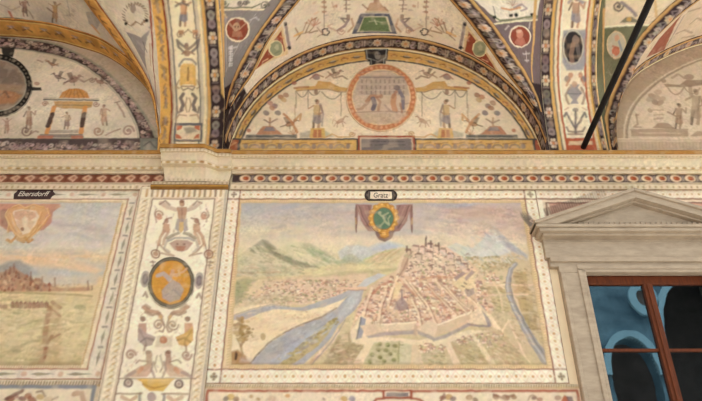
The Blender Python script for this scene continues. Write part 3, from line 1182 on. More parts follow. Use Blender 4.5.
def vband(c, x0, x1, a=1.0):
    K.poly(c, [(x0, 0), (x1, 0), (x1, LL_), (x0, LL_)], a, .8, uv=True)


vband((208, 158, 76), XTLL, -1.985)
vband((140, 60, 36), -1.99, -1.966)
vband((196, 178, 148), -1.966, -1.94)
vband((112, 108, 106), -1.938, -1.918, .85)
vband((112, 108, 106), -1.672, -1.652, .85)
vband((190, 176, 150), -1.652, -1.62)
vband((220, 196, 150), -1.62, -1.585)
vband((130, 120, 100), -1.590, -1.580, .7)
vband((206, 158, 84), -1.58, -1.548)
vband(PURPLE, -1.548, -1.425)
vband((216, 170, 92), -1.425, XTL)
K.poly(PURPLE, [(-1.43, 0), (XTL, 0), (XTL, .80), (-1.43, .86)], 1, .8, uv=True)
# blossoms on the purple strip
y_ = .25
i_ = 0
while y_ < LL_:
    c_ = -1.487
    if i_ % 2 == 0:
        for k in range(6):
            an = k * math.pi / 3
            K.poly(J(BLOSSOM), [(c_ + .03 * math.cos(an) + .017 * math.cos(q), y_ + .05 * math.sin(an) + .024 * math.sin(q)) for q in np.linspace(0, 6.28, 8)], .85, .8, uv=True)
        K.poly((214, 150, 80), [(c_ + .018 * math.cos(q), y_ + .026 * math.sin(q)) for q in np.linspace(0, 6.28, 8)], .9, .8, uv=True)
    else:
        for dy in (-.05, .04):
            K.poly(J(LILAC, 20), [(c_ + .042 * math.cos(q), y_ + dy + .055 * math.sin(q)) for q in np.linspace(0, 6.28, 10)], .85, .9, uv=True)
            K.poly((100, 80, 82), [(c_ + .018 * math.cos(q), y_ + dy + .02 * math.sin(q)) for q in np.linspace(0, 6.28, 8)], .7, .9, uv=True)
    K.line(LILAC, [(c_ - .03, y_ + .12), (c_ + .03, y_ + .12)], 1.4, .7, uv=True)
    y_ += .2
    i_ += 1
# candelabra of the ochre strip
y_ = .2
while y_ < LL_:
    x_ = -2.045
    for _ in range(5):
        dx, dy = random.uniform(-.035, .035), random.uniform(-.06, .06)
        K.line(J((136, 104, 74), 22), [(x_ + dx, y_ + dy), (x_ + dx * .2, y_ + dy + .03), (x_ - dx * .8, y_ + dy + .05)], random.uniform(1.4, 2.6), .6, uv=True)
    K.line((160, 140, 120), [(x_, y_ - .04), (x_ + .006, y_ + .05)], 2.4, .6, uv=True)
    y_ += random.uniform(.13, .2)
# bottom box
K.poly((112, 108, 106), [(174.5, 123.5), (202.5, 123.5), (202, 141.5), (173.5, 141.5)])
K.poly((206, 186, 150), [(176.5, 125.5), (200.5, 125.5), (200, 139.5), (175.5, 139.5)])
for x_, y_, sx, sy in ((177, 126, 1, 1), (200, 126, -1, 1), (176, 139, 1, -1), (199.5, 139, -1, -1)):
    K.poly((188, 100, 66), [(x_, y_)] + [(x_ + sx * 5.6 * math.cos(q), y_ + sy * 4.6 * math.sin(q)) for q in np.linspace(0, 1.57, 7)], .95, .7)
K.poly((150, 136, 118), [(184, 128), (195, 127.5), (197, 131), (186, 134)], .8, 2)
# dolphins
for f_ in (1, -1):
    X_ = lambda d: 188 + f_ * d
    K.line((104, 92, 90), [(X_(4.5), 94), (X_(7.5), 98), (X_(5), 105), (X_(7), 110)], 3.6, .85)
    K.line((120, 104, 96), [(X_(5), 110), (X_(10), 113), (X_(11), 107)], 2, .8)
    K.line((150, 116, 90), [(X_(1), 98), (X_(3), 104), (X_(1), 112)], 1.5, .7)
    K.line((160, 124, 98), [(X_(2), 116), (X_(9), 115), (X_(11), 118)], 1.6, .8)
    K.line((120, 96, 84), [(X_(0), 88), (X_(5), 90), (X_(7), 87)], 1.5, .8)
    # aedicule
    K.line((206, 160, 84), [(X_(6), 66), (X_(7), 84)], 3.2, .9)
    K.line((150, 116, 88), [(X_(9), 80), (X_(12), 86), (X_(9), 88)], 1.6, .7)
    # winged creature
    K.line((104, 92, 92), [(X_(1), 49), (X_(7), 44), (X_(11), 40), (X_(9), 47), (X_(4), 52)], 2.6, .8)
    K.line((150, 116, 94), [(X_(2), 52), (X_(6), 54)], 1.8, .8)
    # orbs
    K.ell((186, 134, 90), X_(7), 32, 2.8, 2.8, 0, .9)
    scroll(K, X_(8), 35, 4, (140, 108, 84), f_, 1.3)
    K.line((150, 120, 98), [(X_(0), 30), (X_(4), 33)], 1.4, .8)
K.poly((210, 164, 84), [(183, 63), (193, 63), (195, 70), (195, 84), (181, 84), (181, 70)], .9)
K.line((120, 116, 116), oval(188, 66, 8.5, 7, 0, 20)[10:] , 2.2, .8)
K.line((140, 100, 60), [(188, 68), (188, 80)], 2, .8)
K.line((150, 116, 92), [(182, 86), (194, 86)], 1.6, .8)
K.ell((140, 112, 96), 186.5, 46, 2.4, 3, 0, .9)
K.ell((150, 112, 88), 187, 53, 3.4, 3.4, 0, .8)
fig(K, 183.5, 26, 26, (170, 130, 100), (190, 140, 100), (128, 124, 128), 1, 1)
K.line((96, 88, 88), [(176, 6), (182, 3), (188, 5)], 2.4, .7)
K.mottle(.3, .4, .07)
sheet('ochre_strip', K, [rect(XTLL, -1.966, 0, LL_, .0105)], .008, t, rim=.008, mat=M_STUCCO, label='ochre strip with a red edge')
sheet('grotesque_field', K, [rect(-1.966, -1.548, 0, LL_, .0105)], 0, t)
sheet('flower_strip', K, [rect(-1.548, XTL, 0, LL_, .0105)], .008, t, rim=.008, mat=M_STUCCO, label='purple strip of blossoms')
sheet('small_panel', K, [fan(measured(SOF_L, [(174.5, 123.5), (202.5, 123.5), (202, 141.5), (173.5, 141.5)]))], .006, t, rim=.006, label='small panel with red corners')

# ---- underside of the right transverse arch
t = thing('arch_soffit', 'arch underside with a dark oval portrait on blue, where the iron rod is fixed', 'painted arch')
K = Canvas(SOF_R, XTR, XTRR, 0, SOF_R_LEN, (222, 198, 166), gain=VG)
K.mottle(.2, .5, .06)
LL_ = SOF_R_LEN
vband(PURPLE, XTR, 2.272)
vband((208, 160, 84), 2.272, 2.305)
vband((128, 112, 92), 2.305, 2.325)
vband((214, 194, 158), 2.325, 2.352)
vband((182, 92, 54), 2.352, 2.378)
vband((236, 214, 184), 2.378, 2.395)
vband((236, 214, 184), 2.648, 2.664)
vband((182, 92, 54), 2.664, 2.690)
vband((206, 182, 140), 2.690, 2.715)
vband((208, 160, 84), 2.715, 2.742)
vband(PURPLE, 2.742, 2.79)
vband((214, 170, 94), 2.79, XTRR)
for c_, sx in ((2.219, 1.0), (2.768, .55)):
    y_ = .3
    i_ = 0
    while y_ < LL_:
        if i_ % 2 == 0:
            for k in range(6):
                an = k * math.pi / 3
                K.poly(J(BLOSSOM), [(c_ + sx * (.03 * math.cos(an) + .017 * math.cos(q)), y_ + .05 * math.sin(an) + .024 * math.sin(q)) for q in np.linspace(0, 6.28, 8)], .85, .8, uv=True)
            K.poly((200, 130, 80), [(c_ + sx * .018 * math.cos(q), y_ + .026 * math.sin(q)) for q in np.linspace(0, 6.28, 8)], .9, .8, uv=True)
        else:
            for dy in (-.05, .04):
                K.poly(J(LILAC, 20), [(c_ + sx * .04 * math.cos(q), y_ + dy + .055 * math.sin(q)) for q in np.linspace(0, 6.28, 10)], .85, .9, uv=True)
                K.poly((100, 80, 82), [(c_ + sx * .018 * math.cos(q), y_ + dy + .02 * math.sin(q)) for q in np.linspace(0, 6.28, 8)], .7, .9, uv=True)
        K.line(LILAC, [(c_ - .03 * sx, y_ + .12), (c_ + .03 * sx, y_ + .12)], 1.4, .7, uv=True)
        y_ += .2
        i_ += 1
K.poly((182, 84, 48), [(566, 138.5), (594, 138.5), (596, 160), (566, 160)], .95)
K.poly((206, 176, 136), [(569, 141), (592, 141), (592.5, 145), (568.5, 145)])
# vase with foliage, busts
for f_ in (1, -1):
    X_ = lambda d: 575.5 + f_ * d
    K.line((100, 94, 98), [(X_(0), 128), (X_(5), 121), (X_(9), 113), (X_(11), 117)], 2.4, .8)
    K.line((130, 110, 100), [(X_(1), 132), (X_(7), 131), (X_(9), 127)], 2.2, .8)
    K.line((176, 136, 110), [(X_(7), 108), (X_(11), 110)], 1.6, .7)
    K.line((150, 120, 104), [(X_(6), 88), (X_(10), 96), (X_(7), 104)], 2.6, .75)
    K.ell((120, 110, 112), X_(8), 79, 3, 3.4, 0, .8)
    K.ell((186, 128, 96), X_(5), 75, 2.4, 2.8, 0, .85)
    K.line((184, 124, 92), [(X_(6), 79), (X_(9), 86)], 2.4, .75)
K.line((110, 100, 100), [(575.5, 112), (575.5, 134)], 2.4, .85)
K.line((150, 116, 98), [(568, 134), (583, 134)], 2, .8)
K.ell((130, 116, 110), 575.5, 110, 3, 2.4, 0, .8)
vase(K, 574.5, 104, 15, (126, 122, 132), .75)
K.ell((190, 150, 120), 574.5, 84, 3, 3.2, 0, .8)
K.poly((146, 142, 146), [(563, 31), (586, 29), (586, 62), (583, 70), (567, 70), (562.5, 62)], .9, 2)
K.ell((184, 176, 158), 573, 47, 10.8, 17.4)
K.ell((64, 58, 58), 573, 47, 9.4, 16)
K.ell((150, 124, 108), 575.5, 40, 3.6, 4.6, 0, .8)
K.line((150, 116, 96), [(573, 44), (571, 55), (572, 61)], 5, .75)
K.line((120, 108, 102), [(577, 46), (579, 56)], 4.4, .7)
fig(K, 576, 27, 30, (182, 128, 98), (176, 132, 104), (140, 132, 140), 1, 0)
K.line((126, 120, 132), [(569, 2), (574, -3), (583, 3)], 3, .7)
K.mottle(.3, .4, .07)
sheet('flower_strip', K, [rect(XTR, 2.272, 0, LL_, .0105)], .008, t, rim=.008, mat=M_STUCCO, label='purple strip of blossoms')
sheet('grotesque_field', K, [rect(2.272, 2.742, 0, LL_, .0105)], 0, t)
sheet('flower_strip', K, [rect(2.742, XTRR, 0, LL_, .0105)], .008, t, rim=.008, mat=M_STUCCO, label='narrow purple strip of blossoms')
sheet('oval_medallion', K, [fan(measured(SOF_R, oval(573, 47, 10.8, 17.4, 0, 40)))], .007, t, rim=.007, label='dark oval portrait')

# ---- plain far half of the vault over the walk
ceil = structure('ceiling')
xs = np.linspace(-6.2, 6.6, 40)
V_, F_ = [], []
for x in xs:
    for y, z in ((.3, 8.45), (-1.7, 8.45), (-3.3, 8.45)):
        V_.append((x, y, z))
for i in range(len(xs) - 1):
    for j in range(2):
        a = i * 3 + j
        F_.append((a, a + 1, a + 4, a + 3))
poly_mesh('vault_backing', V_, F_, M_PLASTER, ceil)
# ------------------------------------------------------------------ the wall itself
wall = structure('wall_back')
XW0, XW1 = -6.2, 6.6
WX0, WX1, WZ1 = 2.22, 3.51, 4.76          # window opening
boxes('wall_masonry', [(XW0, WX0, 0, .3, 0, 8.5), (WX1, XW1, 0, .3, 0, 8.5), (WX0, WX1, 0, .3, WZ1, 8.5), (WX0, WX1, 0, .3, 0, 1.1)], M_PLASTER, wall)

W0 = Wall(-0.005)
LG = 1.10

# ------------------------------------------------------------------ central lunette
t = thing('lunette_fresco', 'cream lunette fresco with an orange-ringed round scene inside a gold border', 'fresco')
x0_, x1_ = CX - R - .02, CX + R + .02
K = Canvas(W0, x0_, x1_, 6.0, 7.8, (226, 202, 168), 140, LG)
K.mottle(.5, .35, .05, (206, 184, 154), .35)
th = np.linspace(0.02, math.pi - .02, 140)


def arc(a, b, cz=CZ):
    return np.stack([CX + a * np.cos(th), cz + b * np.sin(th)], -1)


A_out, A_in = arc(1.725, 1.725), arc(1.615, 1.52)
ringp = np.vstack([A_out, A_in[::-1]])
K.poly((214, 162, 82), ringp, 1, .8, uv=True)
K.line((238, 216, 176), arc(1.712, 1.712), 2.4, .95, uv=True)
K.line((104, 92, 78), arc(1.69, 1.688), 1.6, .9, uv=True)
K.line((226, 180, 104), arc(1.672, 1.66), 1.1, .8, uv=True)
K.line((86, 82, 78), arc(1.615, 1.52), 2.0, .95, uv=True)
K.line((226, 184, 110), arc(1.632, 1.54), 1.0, .8, uv=True)
for i, an in enumerate(np.linspace(.16, math.pi - .16, 31)):
    c_, s_ = math.cos(an), math.sin(an)
    rr = 1.655 - .055 * s_
    bx, bz = CX + rr * c_, CZ + rr * s_
    tx, tz = -s_, c_
    if i % 2:
        q = [(bx + .05 * math.cos(k) * tx + .024 * math.sin(k) * c_, bz + .05 * math.cos(k) * tz + .024 * math.sin(k) * s_) for k in np.linspace(0, 6.28, 10)]
        K.poly(J((118, 100, 84)), q, .85, uv=True)
        K.line((196, 176, 152), [(bx - .03 * tx + .01 * c_, bz - .03 * tz + .01 * s_), (bx + .02 * tx + .012 * c_, bz + .02 * tz + .012 * s_)], 1.6, .8, uv=True)
        K.line((96, 76, 62), [(bx - .07 * tx, bz - .07 * tz), (bx + .07 * tx, bz + .07 * tz)], 1, .7, uv=True)
    else:
        K.line(J((176, 106, 60)), [(bx - .03 * tx, bz - .03 * tz), (bx + .02 * c_, bz + .02 * s_), (bx + .03 * tx, bz + .03 * tz)], 2.4, .8, uv=True)
        K.line((226, 190, 120), [(bx - .02 * tx, bz - .02 * tz), (bx + .02 * tx, bz + .02 * tz)], 1.4, .6, uv=True)
# base strip
K.poly((90, 86, 82), [(228, 138.6), (548, 138.6), (552, 156), (222, 156)])
K.poly((212, 166, 92), [(241, 140.3), (356.5, 140.3), (356.5, 156), (239, 156)])
K.poly((212, 166, 92), [(416.5, 140.3), (532, 140.3), (535, 156), (416.5, 156)])
K.poly((186, 102, 62), [(229, 140.3), (238.5, 140.3), (236, 156), (226, 156)])
K.poly((182, 96, 66), [(534.5, 140.3), (547, 140.3), (549, 156), (537, 156)])
K.line((214, 160, 110), [(230, 146), (236, 143)], 2, .7)
K.line((214, 160, 110), [(538, 144), (545, 147)], 2, .7)
for a_, b_ in ((246, 354), (421, 530)):
    x_ = a_
    k_ = 0
    while x_ < b_:
        if k_ % 2:
            K.line(J((150, 132, 120)), [(x_ - 5, 148), (x_ - 3, 145.6), (x_, 145)], 2.2, .7)
            K.line(J((150, 132, 120)), [(x_ + 1, 145), (x_ + 3, 145.8), (x_ + 5, 148)], 2.2, .7)
            K.line(J((196, 172, 140)), [(x_ - 2, 147.6), (x_ + 3, 147.4)], 2.2, .7)
            K.line(J((140, 96, 60)), [(x_ - 4, 143.4), (x_ + 1, 142.6)], 1.2, .6)
        else:
            K.ell((150, 132, 120), x_, 146.5, 2.4, 2.8, 0, .85)
            K.line((150, 96, 56), [(x_ - 3, 144), (x_ + 3, 144)], 1.2, .7)
        x_ += 8.5
        k_ += 1
K.poly((168, 84, 58), [(358, 136), (415, 136), (415, 156), (358, 156)])
K.poly((206, 176, 146), [(360, 138), (413, 138), (413, 156), (360, 156)])
K.poly((132, 120, 114), [(361.4, 139.4), (411.6, 139.4), (411.6, 156), (361.4, 156)])
for yy in (142, 145.5):
    x_ = 370
    while x_ < 404:
        K.line((106, 94, 90), [(x_, yy), (x_ + random.uniform(1.5, 3.5), yy)], 1.4, .7)
        x_ += random.uniform(3, 5)
# grotesques, mirrored about the medallion
for f_ in (1, -1):
    X_ = lambda x: 381.5 + f_ * (x - 381.5)
    P_ = lambda q: [(X_(a), b) for a, b in q]
    K.poly((206, 158, 86), P_([(296, 87.5), (315, 86), (318, 81), (330, 82), (340, 87), (349, 88), (349, 91.5), (338, 91.5), (328, 88.5), (317, 89), (296, 91)]), .95)
    K.line((150, 104, 60), P_([(296, 91), (317, 89.5), (328, 89), (338, 92), (348, 92)]), 1.2, .8)
    K.line((186, 122, 76), P_([(295, 88), (308, 87)]), 3, .8)
    K.ell((150, 118, 116), X_(316), 77, 4.2, 2.8, .3, .8)
    K.line((170, 116, 90), P_([(310, 79), (316, 74), (323, 77)]), 1.8, .8)
    bird(K, X_(336), 74, 7, (160, 124, 100), f_)
    K.line((150, 110, 88), P_([(328, 72), (334, 78), (342, 76), (347, 79)]), 2, .7)
    K.line((180, 126, 96), P_([(326, 78), (331, 74)]), 2, .7)
    swag(K, X_(297), 92, X_(308), 90, 6, (128, 110, 96), 1.2)
    swag(K, X_(308), 90, X_(320), 91, 5, (128, 110, 96), 1.0)
    swag(K, X_(322), 92, X_(342), 92, 7, (150, 130, 112), 1.6, .7)
    K.line((128, 110, 96), P_([(296, 91), (296, 108)]), .9, .7)
    K.line((128, 110, 96), P_([(308, 91), (308, 108)]), .9, .7)
    K.line((140, 116, 98), P_([(341, 92), (341, 116)]), .9, .8)
    K.ell((150, 112, 90), X_(316), 92, 2.2, 3.0, 0, .8)
    horse(K, X_(340), 121, 6.2, (184, 142, 112), f_, .85)
    fig(K, X_(317), 128, 28, (182, 138, 104), (204, 166, 112), (158, 140, 134), f_, 2)
    K.line((140, 126, 124), P_([(320, 104), (323, 114), (322, 126)]), 2, .6)
    bird(K, X_(290), 124, 8.5, (172, 122, 84), f_)
    K.line((196, 130, 76), P_([(284, 114), (291, 121), (297, 132)]), 2.6, .8)
    K.line((206, 150, 90), P_([(295, 120), (301, 114), (300, 120)]), 2.2, .8)
    K.line((176, 132, 100), P_([(295, 105), (295, 120)]), 1, .6)
    tuft(K, X_(293), 135, 5, (180, 120, 80), 5, .7)
    # fruit basket on a mount
    K.poly((190, 126, 90), P_([(256, 134.5), (263, 126), (273, 126), (283, 134.5)]), .9)
    K.poly((140, 132, 132), P_([(263, 131), (266, 127), (273, 127), (276, 131)]), .85)
    K.line((180, 130, 88), P_([(270, 118), (270, 126)]), 2, .8)
    K.line((150, 112, 96), P_([(264, 120), (270, 123), (277, 119)]), 1.8, .8)
    for x_, y_, c_ in ((275, 106, (150, 116, 112)), (281, 97, (190, 120, 86)), (284, 100, (196, 150, 100)), (272, 108, (190, 130, 96)), (266, 113, (124, 112, 116)), (278, 113, (130, 116, 112)), (286, 95, (170, 116, 88)), (270, 103, (176, 128, 100))):
        K.ell(J(c_), X_(x_), y_, 3.2, 2.4, .4, .75)
    K.ell((190, 112, 76), X_(249), 130.5, 2.2, 1.8, 0, .8)
    K.ell((176, 108, 80), X_(294), 83, 2.6, 2.0, 0, .8)
    K.poly((118, 114, 104), P_([(246, 134.6), (297, 134.6), (297, 138), (245, 138)]), .9)
    K.line((96, 90, 84), P_([(249, 136.3), (294, 136.3)]), 1.2, .8)
    # pedestal
    K.poly((150, 146, 128), P_([(300, 133), (312, 130), (326, 131), (334, 137), (300, 138)]), .55, 2)
    K.poly((212, 168, 92), P_([(310.5, 128), (324.5, 128), (325.5, 138.4), (309.5, 138.4)]), .95)
    K.poly((186, 112, 74), P_([(313.5, 129.6), (321.5, 129.6), (322, 137.6), (313, 137.6)]), .9)
    K.line((220, 176, 110), P_([(317.5, 130), (317.5, 137)]), 1.2, .7)
    K.line((204, 152, 84), P_([(326, 137), (332, 134), (338, 137), (350, 137)]), 1.6, .8)
    scroll(K, X_(352), 134, 3, (190, 140, 84), f_, 1.2)
    speckle(K, (min(X_(352), X_(362)), 130, max(X_(352), X_(362)), 135), [(190, 140, 110)], 4, .8, 1.4)
# mask block at the crown
K.poly((60, 56, 56), [(364.5, 46), (388.5, 46), (387.5, 59.5), (385.5, 61), (385.5, 65.5), (369.5, 65.5), (369.5, 61), (365.5, 59.5)])
K.poly((152, 150, 140), [(365.6, 49), (387.2, 49), (386.2, 58.6), (384.2, 60), (384.2, 65), (370.8, 65), (370.8, 60), (366.6, 58.6)])
K.poly((64, 58, 58), [(366.8, 50.2), (386, 50.2), (385.2, 57.8), (383.2, 59.2), (383.2, 66), (371.8, 66), (371.8, 59.2), (367.6, 57.8)])
K.ell((130, 122, 118), 377.5, 56, 3, 4, 0, .9)
K.ell((84, 76, 74), 376.4, 55, 1, .9, 0, .9)
K.ell((84, 76, 74), 379, 55, 1, .9, 0, .9)
K.line((150, 140, 134), [(373, 60), (377.5, 62), (382, 60)], 1.4, .7)
# medallion
MED = (381.3, 98.0)
K.ell((214, 176, 132), *MED, 35.2, 33.8, 0, 1, n=48)
K.ell((200, 124, 78), *MED, 34.2, 32.8, 0, 1, n=48)
for i in range(40):
    an = i / 40 * 6.283
    K.ell(J((222, 160, 112)), MED[0] + 31.8 * math.cos(an), MED[1] + 30.2 * math.sin(an), 1.7, 1.4, an, .7, n=8)
K.ell((226, 190, 140), *MED, 29.4, 28.2, 0, 1, n=48)
K.ell((204, 176, 148), *MED, 28.4, 27.2, 0, 1, n=48)
K.poly((186, 162, 142), [(357, 84), (361, 76), (402, 76), (407, 84), (409, 96), (355, 96)], .9, 1.5)
K.line((150, 130, 120), [(359, 78), (404, 78)], 2.2, .8)
K.line((160, 138, 124), [(358, 74), (368, 72), (395, 72), (402, 75)], 1.2, .6)
for yy in (82, 88, 93):
    for x_ in np.arange(362, 404, 4.6):
        K.line((140, 118, 106), [(x_, yy - 1.2), (x_, yy + 1.4)], 1.4, .65)
    K.line((206, 184, 158), [(358, yy + 3), (405, yy + 3)], .8, .6)
K.line((166, 136, 112), [(356, 113), (372, 112.5), (390, 112), (408, 112.5)], 1.6, .7)
K.poly((196, 166, 136), [(355, 114), (408, 114), (398, 124), (366, 124)], .8, 2)
# two stooping figures
K.line((184, 132, 98), [(367, 102), (371, 97), (378, 97)], 4.6, .85)
K.line((106, 96, 112), [(373, 99), (375, 105), (373, 110)], 4.6, .85)
K.line((178, 130, 100), [(377, 98), (380, 103), (378, 111)], 2.6, .8)
K.ell((176, 128, 98), 381, 97, 2, 2.2, 0, .85)
K.line((170, 128, 100), [(368, 103), (362, 109), (358, 110)], 3.4, .6)
K.line((196, 140, 98), [(394, 96), (393, 104), (395, 111)], 5.4, .85)
K.line((116, 108, 122), [(399, 91), (403, 98), (403, 109)], 3.8, .8)
K.line((176, 126, 98), [(396, 92), (393, 98)], 3, .8)
K.ell((120, 102, 104), 397, 88.5, 3, 2.6, 0, .85)
K.line((172, 126, 98), [(400, 104), (402, 113)], 2, .8)
K.line((160, 136, 120), [(385, 106), (390, 112), (396, 113)], 2.4, .6)
K.line((160, 136, 122), [(405, 105), (409, 104)], 1.6, .6)
K.mottle(.4, .4, .06)
sheet('painted_field', K, [fan(np.vstack([A_in, [(CX - 1.62, 6.03), (CX + 1.62, 6.03)]]), centre=(CX, 6.5))], 0, t)
sheet('golden_border', K, [ruled(A_out, A_in)], .003, t, rim=.004, label='ochre gold border with small dark ornaments')
bz0, bz1 = 6.05, W0.pt(380, 138.6)[1]
sheet('base_strip', K, [rect(CX - 1.70, CX + 1.70, bz0, bz1)], .006, t, rim=.006)
sheet('inscription_panel', K, [fan(K.conv([(358, 136), (415, 136), (415, 156), (358, 156)]))], .010, t, rim=.006, label='grey inscription panel framed in red')
sheet('mask_panel', K, [fan(K.conv([(364.5, 46), (388.5, 46), (387.5, 59.5), (385.5, 61), (385.5, 66), (369.5, 66), (369.5, 61), (365.5, 59.5)]))], .007, t, rim=.006, label='dark panel with a small mask')
md = sheet('medallion', K, [fan(K.conv(oval(*MED, 35.2, 33.8, 0, 64)))], .012, t, rim=.010, label='round scene of two stooping figures in an orange ring')

# ------------------------------------------------------------------ left lunette
t = thing('lunette_fresco', 'brownish lunette fresco with a small temple and a black-ringed oval, cut by the left edge', 'fresco')
K = Canvas(W0, -5.2, -1.98, 6.0, 8.1, (196, 180, 156), 140, 1.55)
K.mottle(.5, .4, .10, (166, 146, 122), .5)
pout = smooth_curve(K.conv([(159, 160), (158, 146), (150, 124), (130, 96), (100, 67), (60, 46), (30, 40), (0, 37), (-60, 38)]), 150)
pin = smooth_curve(K.conv([(140, 160), (140, 140), (137, 124), (125, 102), (105, 80), (80, 63), (60, 56), (30, 50), (0, 48), (-60, 49)]), 150)
K.poly((164, 148, 126), np.vstack([LEFT_ARCH, resample(pout, 120)[::-1]]), .9, 1, uv=True)
K.poly((72, 58, 56), np.vstack([pout, pin[::-1]]), 1, .8, uv=True)


def mottled_scrolls(K, A, B, n, cols, a=.6):
    A, B = resample(A, n), resample(B, n)
    for i in range(n):
        for _ in range(3):
            w = random.uniform(.16, .84)
            p = A[i] * (1 - w) + B[i] * w
            r = random.uniform(.012, .026)
            a0, tw = random.uniform(0, 6.28), random.choice((-1, 1))
            q = [(p[0] + r * 1.2 * (1 - .1 * k) * math.cos(a0 + tw * k), p[1] + r * (1 - .1 * k) * math.sin(a0 + tw * k)) for k in np.linspace(0, 4.4, 9)]
            K.line(J(random.choice(cols), 18), q, random.uniform(1.1, 2.0), a + .2, .7, uv=True)


SCR = [(160, 138, 126), (146, 122, 114), (130, 106, 100), (176, 152, 138)]
mottled_scrolls(K, pout, pin, 85, SCR)
K.line((140, 136, 116), pout, 2.6, .9, uv=True)
K.line((86, 82, 72), pin, 1.2, .8, uv=True)
K.line((150, 142, 120), resample(pin, 100) + [-.018, -.012], 1.2, .8, uv=True)
K.poly((88, 72, 68), [(-60, 139), (140, 139), (141, 162), (-60, 162)])
mottled_scrolls(K, K.conv([(-40, 140), (139, 140)]), K.conv([(-40, 158), (140, 158)]), 70, SCR)
K.line((96, 88, 78), [(-60, 139), (158, 138.5)], 1.6, .9)
K.poly((120, 118, 104), [(140, 138.5), (159, 138.5), (160, 162), (141, 162)])
K.poly((140, 132, 116), [(143, 142), (156, 142), (157, 160), (144, 160)], .7)
K.line((86, 82, 74), [(144, 146), (150, 142), (156, 148)], 1.6, .7)
# oval scene
OV = (-3, 86)
K.ell((40, 36, 34), *OV, 35.4, 31.4, 0, 1, n=48)
for i in range(44):
    an = i / 44 * 6.283
    K.ell((120, 108, 92), OV[0] + 32.4 * math.cos(an), OV[1] + 28.6 * math.sin(an), 1.2, 1.1, 0, .8, n=8)
K.ell((150, 142, 124), *OV, 29.8, 26, 0, 1, n=40)
K.ell((142, 120, 100), *OV, 28.6, 25, 0, 1, n=40)
K.poly((120, 104, 92), [(-20, 78), (-10, 68), (6, 66), (18, 72), (24, 84), (-20, 84)], .7, 3)
K.poly((170, 116, 72), [(-20, 92), (0, 90), (14, 92), (22, 96), (14, 104), (-20, 106)], .8, 3)
K.poly((156, 128, 100), [(-20, 84), (22, 86), (22, 92), (-20, 90)], .8, 2)
K.line((110, 86, 72), [(0, 96), (6, 92), (9, 98)], 2, .6)
K.poly((46, 42, 40), [(1, 48), (15, 48), (13, 57), (3, 57)], .95)
K.poly((52, 47, 44), [(28, 87), (41, 87.4), (42, 90.6), (28, 90.6)], .95)
# temple
K.poly((184, 124, 56), [(59, 98), (62, 92), (70, 88.5), (80, 88.5), (87, 92), (90, 98)], .95)
for x_ in (64, 69, 74, 79, 84):
    K.line((150, 94, 44), [(74.5 + (x_ - 74.5) * .45, 89), (x_, 98)], .9, .6)
K.line((96, 92, 86), [(44, 99.4), (98, 100.4)], 1.9, .9)
K.line((150, 136, 116), [(44, 97.8), (98, 98.8)], 1, .6)
K.poly((180, 138, 78), [(54, 101), (93, 101.6), (92, 107), (84, 109), (62, 108.6), (55, 106)], .9)
K.line((132, 108, 80), [(56, 105), (91, 105.4)], 1.3, .7)
for xa, xb in ((52, 47), (85, 81)):
    K.line((196, 130, 62), [(xa + (2 if xa == 52 else 0), 107), (xb, 133)], 4.6, .9)
    K.line((66, 58, 60), [(xa + (.4 if xa == 52 else -1), 114), (xb + 1, 126)], 4.6, .9)
K.poly((118, 104, 96), [(40, 134), (83, 134), (84, 137.6), (38, 137.6)], .8)
K.poly((176, 104, 76), [(38, 135.6), (54, 135.6), (52, 138.6), (37, 138.6)], .8)
K.poly((176, 104, 76), [(71, 135.6), (83, 135.6), (83, 138.6), (71, 138.6)], .8)
K.poly((140, 124, 112), [(50, 130), (78, 130), (79, 133), (49, 133)], .7)
fig(K, 67, 129, 17, (156, 120, 92), (170, 146, 118), (140, 116, 104), 1, 2, .8)
# beasts and putti
bird(K, 74, 80, 9, (138, 104, 88), 1)
bird(K, 58, 77, 7, (120, 96, 84), -1)
K.line((130, 96, 84), [(64, 84), (74, 76), (84, 82), (92, 78)], 2.2, .6)
bird(K, 52, 64, 6, (132, 104, 84), -1, .7)
K.line((150, 110, 80), [(46, 60), (53, 65), (58, 64)], 2, .7)
K.line((130, 100, 84), [(37, 60), (43, 62)], 1.6, .6)
fig(K, 29, 129, 22, (150, 110, 88), (164, 126, 98), (150, 112, 90), 1, 0, .7)
scroll(K, 26, 131, 5.5, (126, 98, 88), 1, 1.8)
K.line((130, 100, 90), [(30, 134), (36, 131), (38, 132)], 1.8, .7)
fig(K, 7, 133, 15, (150, 108, 86), (150, 108, 88), None, 1, 1, .6)
fig(K, 104, 125, 20, (160, 118, 96), (176, 138, 110), None, -1, 2, .7)
scroll(K, 98, 131, 5, (160, 120, 98), 1, 1.8)
scroll(K, 128, 131, 6, (148, 116, 104), -1, 2.2)
scroll(K, 96, 104, 3.2, (150, 108, 90), 1, 1.4)
K.line((150, 116, 98), [(106, 135), (114, 131), (120, 129)], 2, .7)
K.line((150, 116, 98), [(117, 103), (122, 111), (125, 117)], 1.9, .7)
K.line((128, 98, 84), [(115, 102.5), (120, 101.5)], 1.6, .7)
bird(K, 100, 82, 7, (140, 100, 84), -1, .7)
scroll(K, 92, 80, 3, (140, 110, 96), 1, 1.4)
K.ell((160, 110, 90), 37, 83.5, 2.8, 1.8, 0, .7)
scroll(K, 45, 104, 3, (160, 116, 92), -1, 1.3)
speckle(K, (98, 88, 128, 120), [(160, 130, 110)], 9, .7, 1.4, .5)
K.mottle(.4, .4, .08)
outl = np.vstack([LEFT_ARCH, [(-5.0, 6.02)]])
sheet('painted_field', K, [fan(outl, centre=(-4.0, 6.6))], 0, t)
sheet('scroll_border', K, [ruled(pout, pin)], .004, t, rim=.004, label='dark purple border of pale scrolls')
sheet('base_strip', K, [rect(-5.1, K.conv([(159, 148)])[0][0], 6.02, K.conv([(80, 139)])[0][1])], .006, t, rim=.006, label='purple mottled strip')
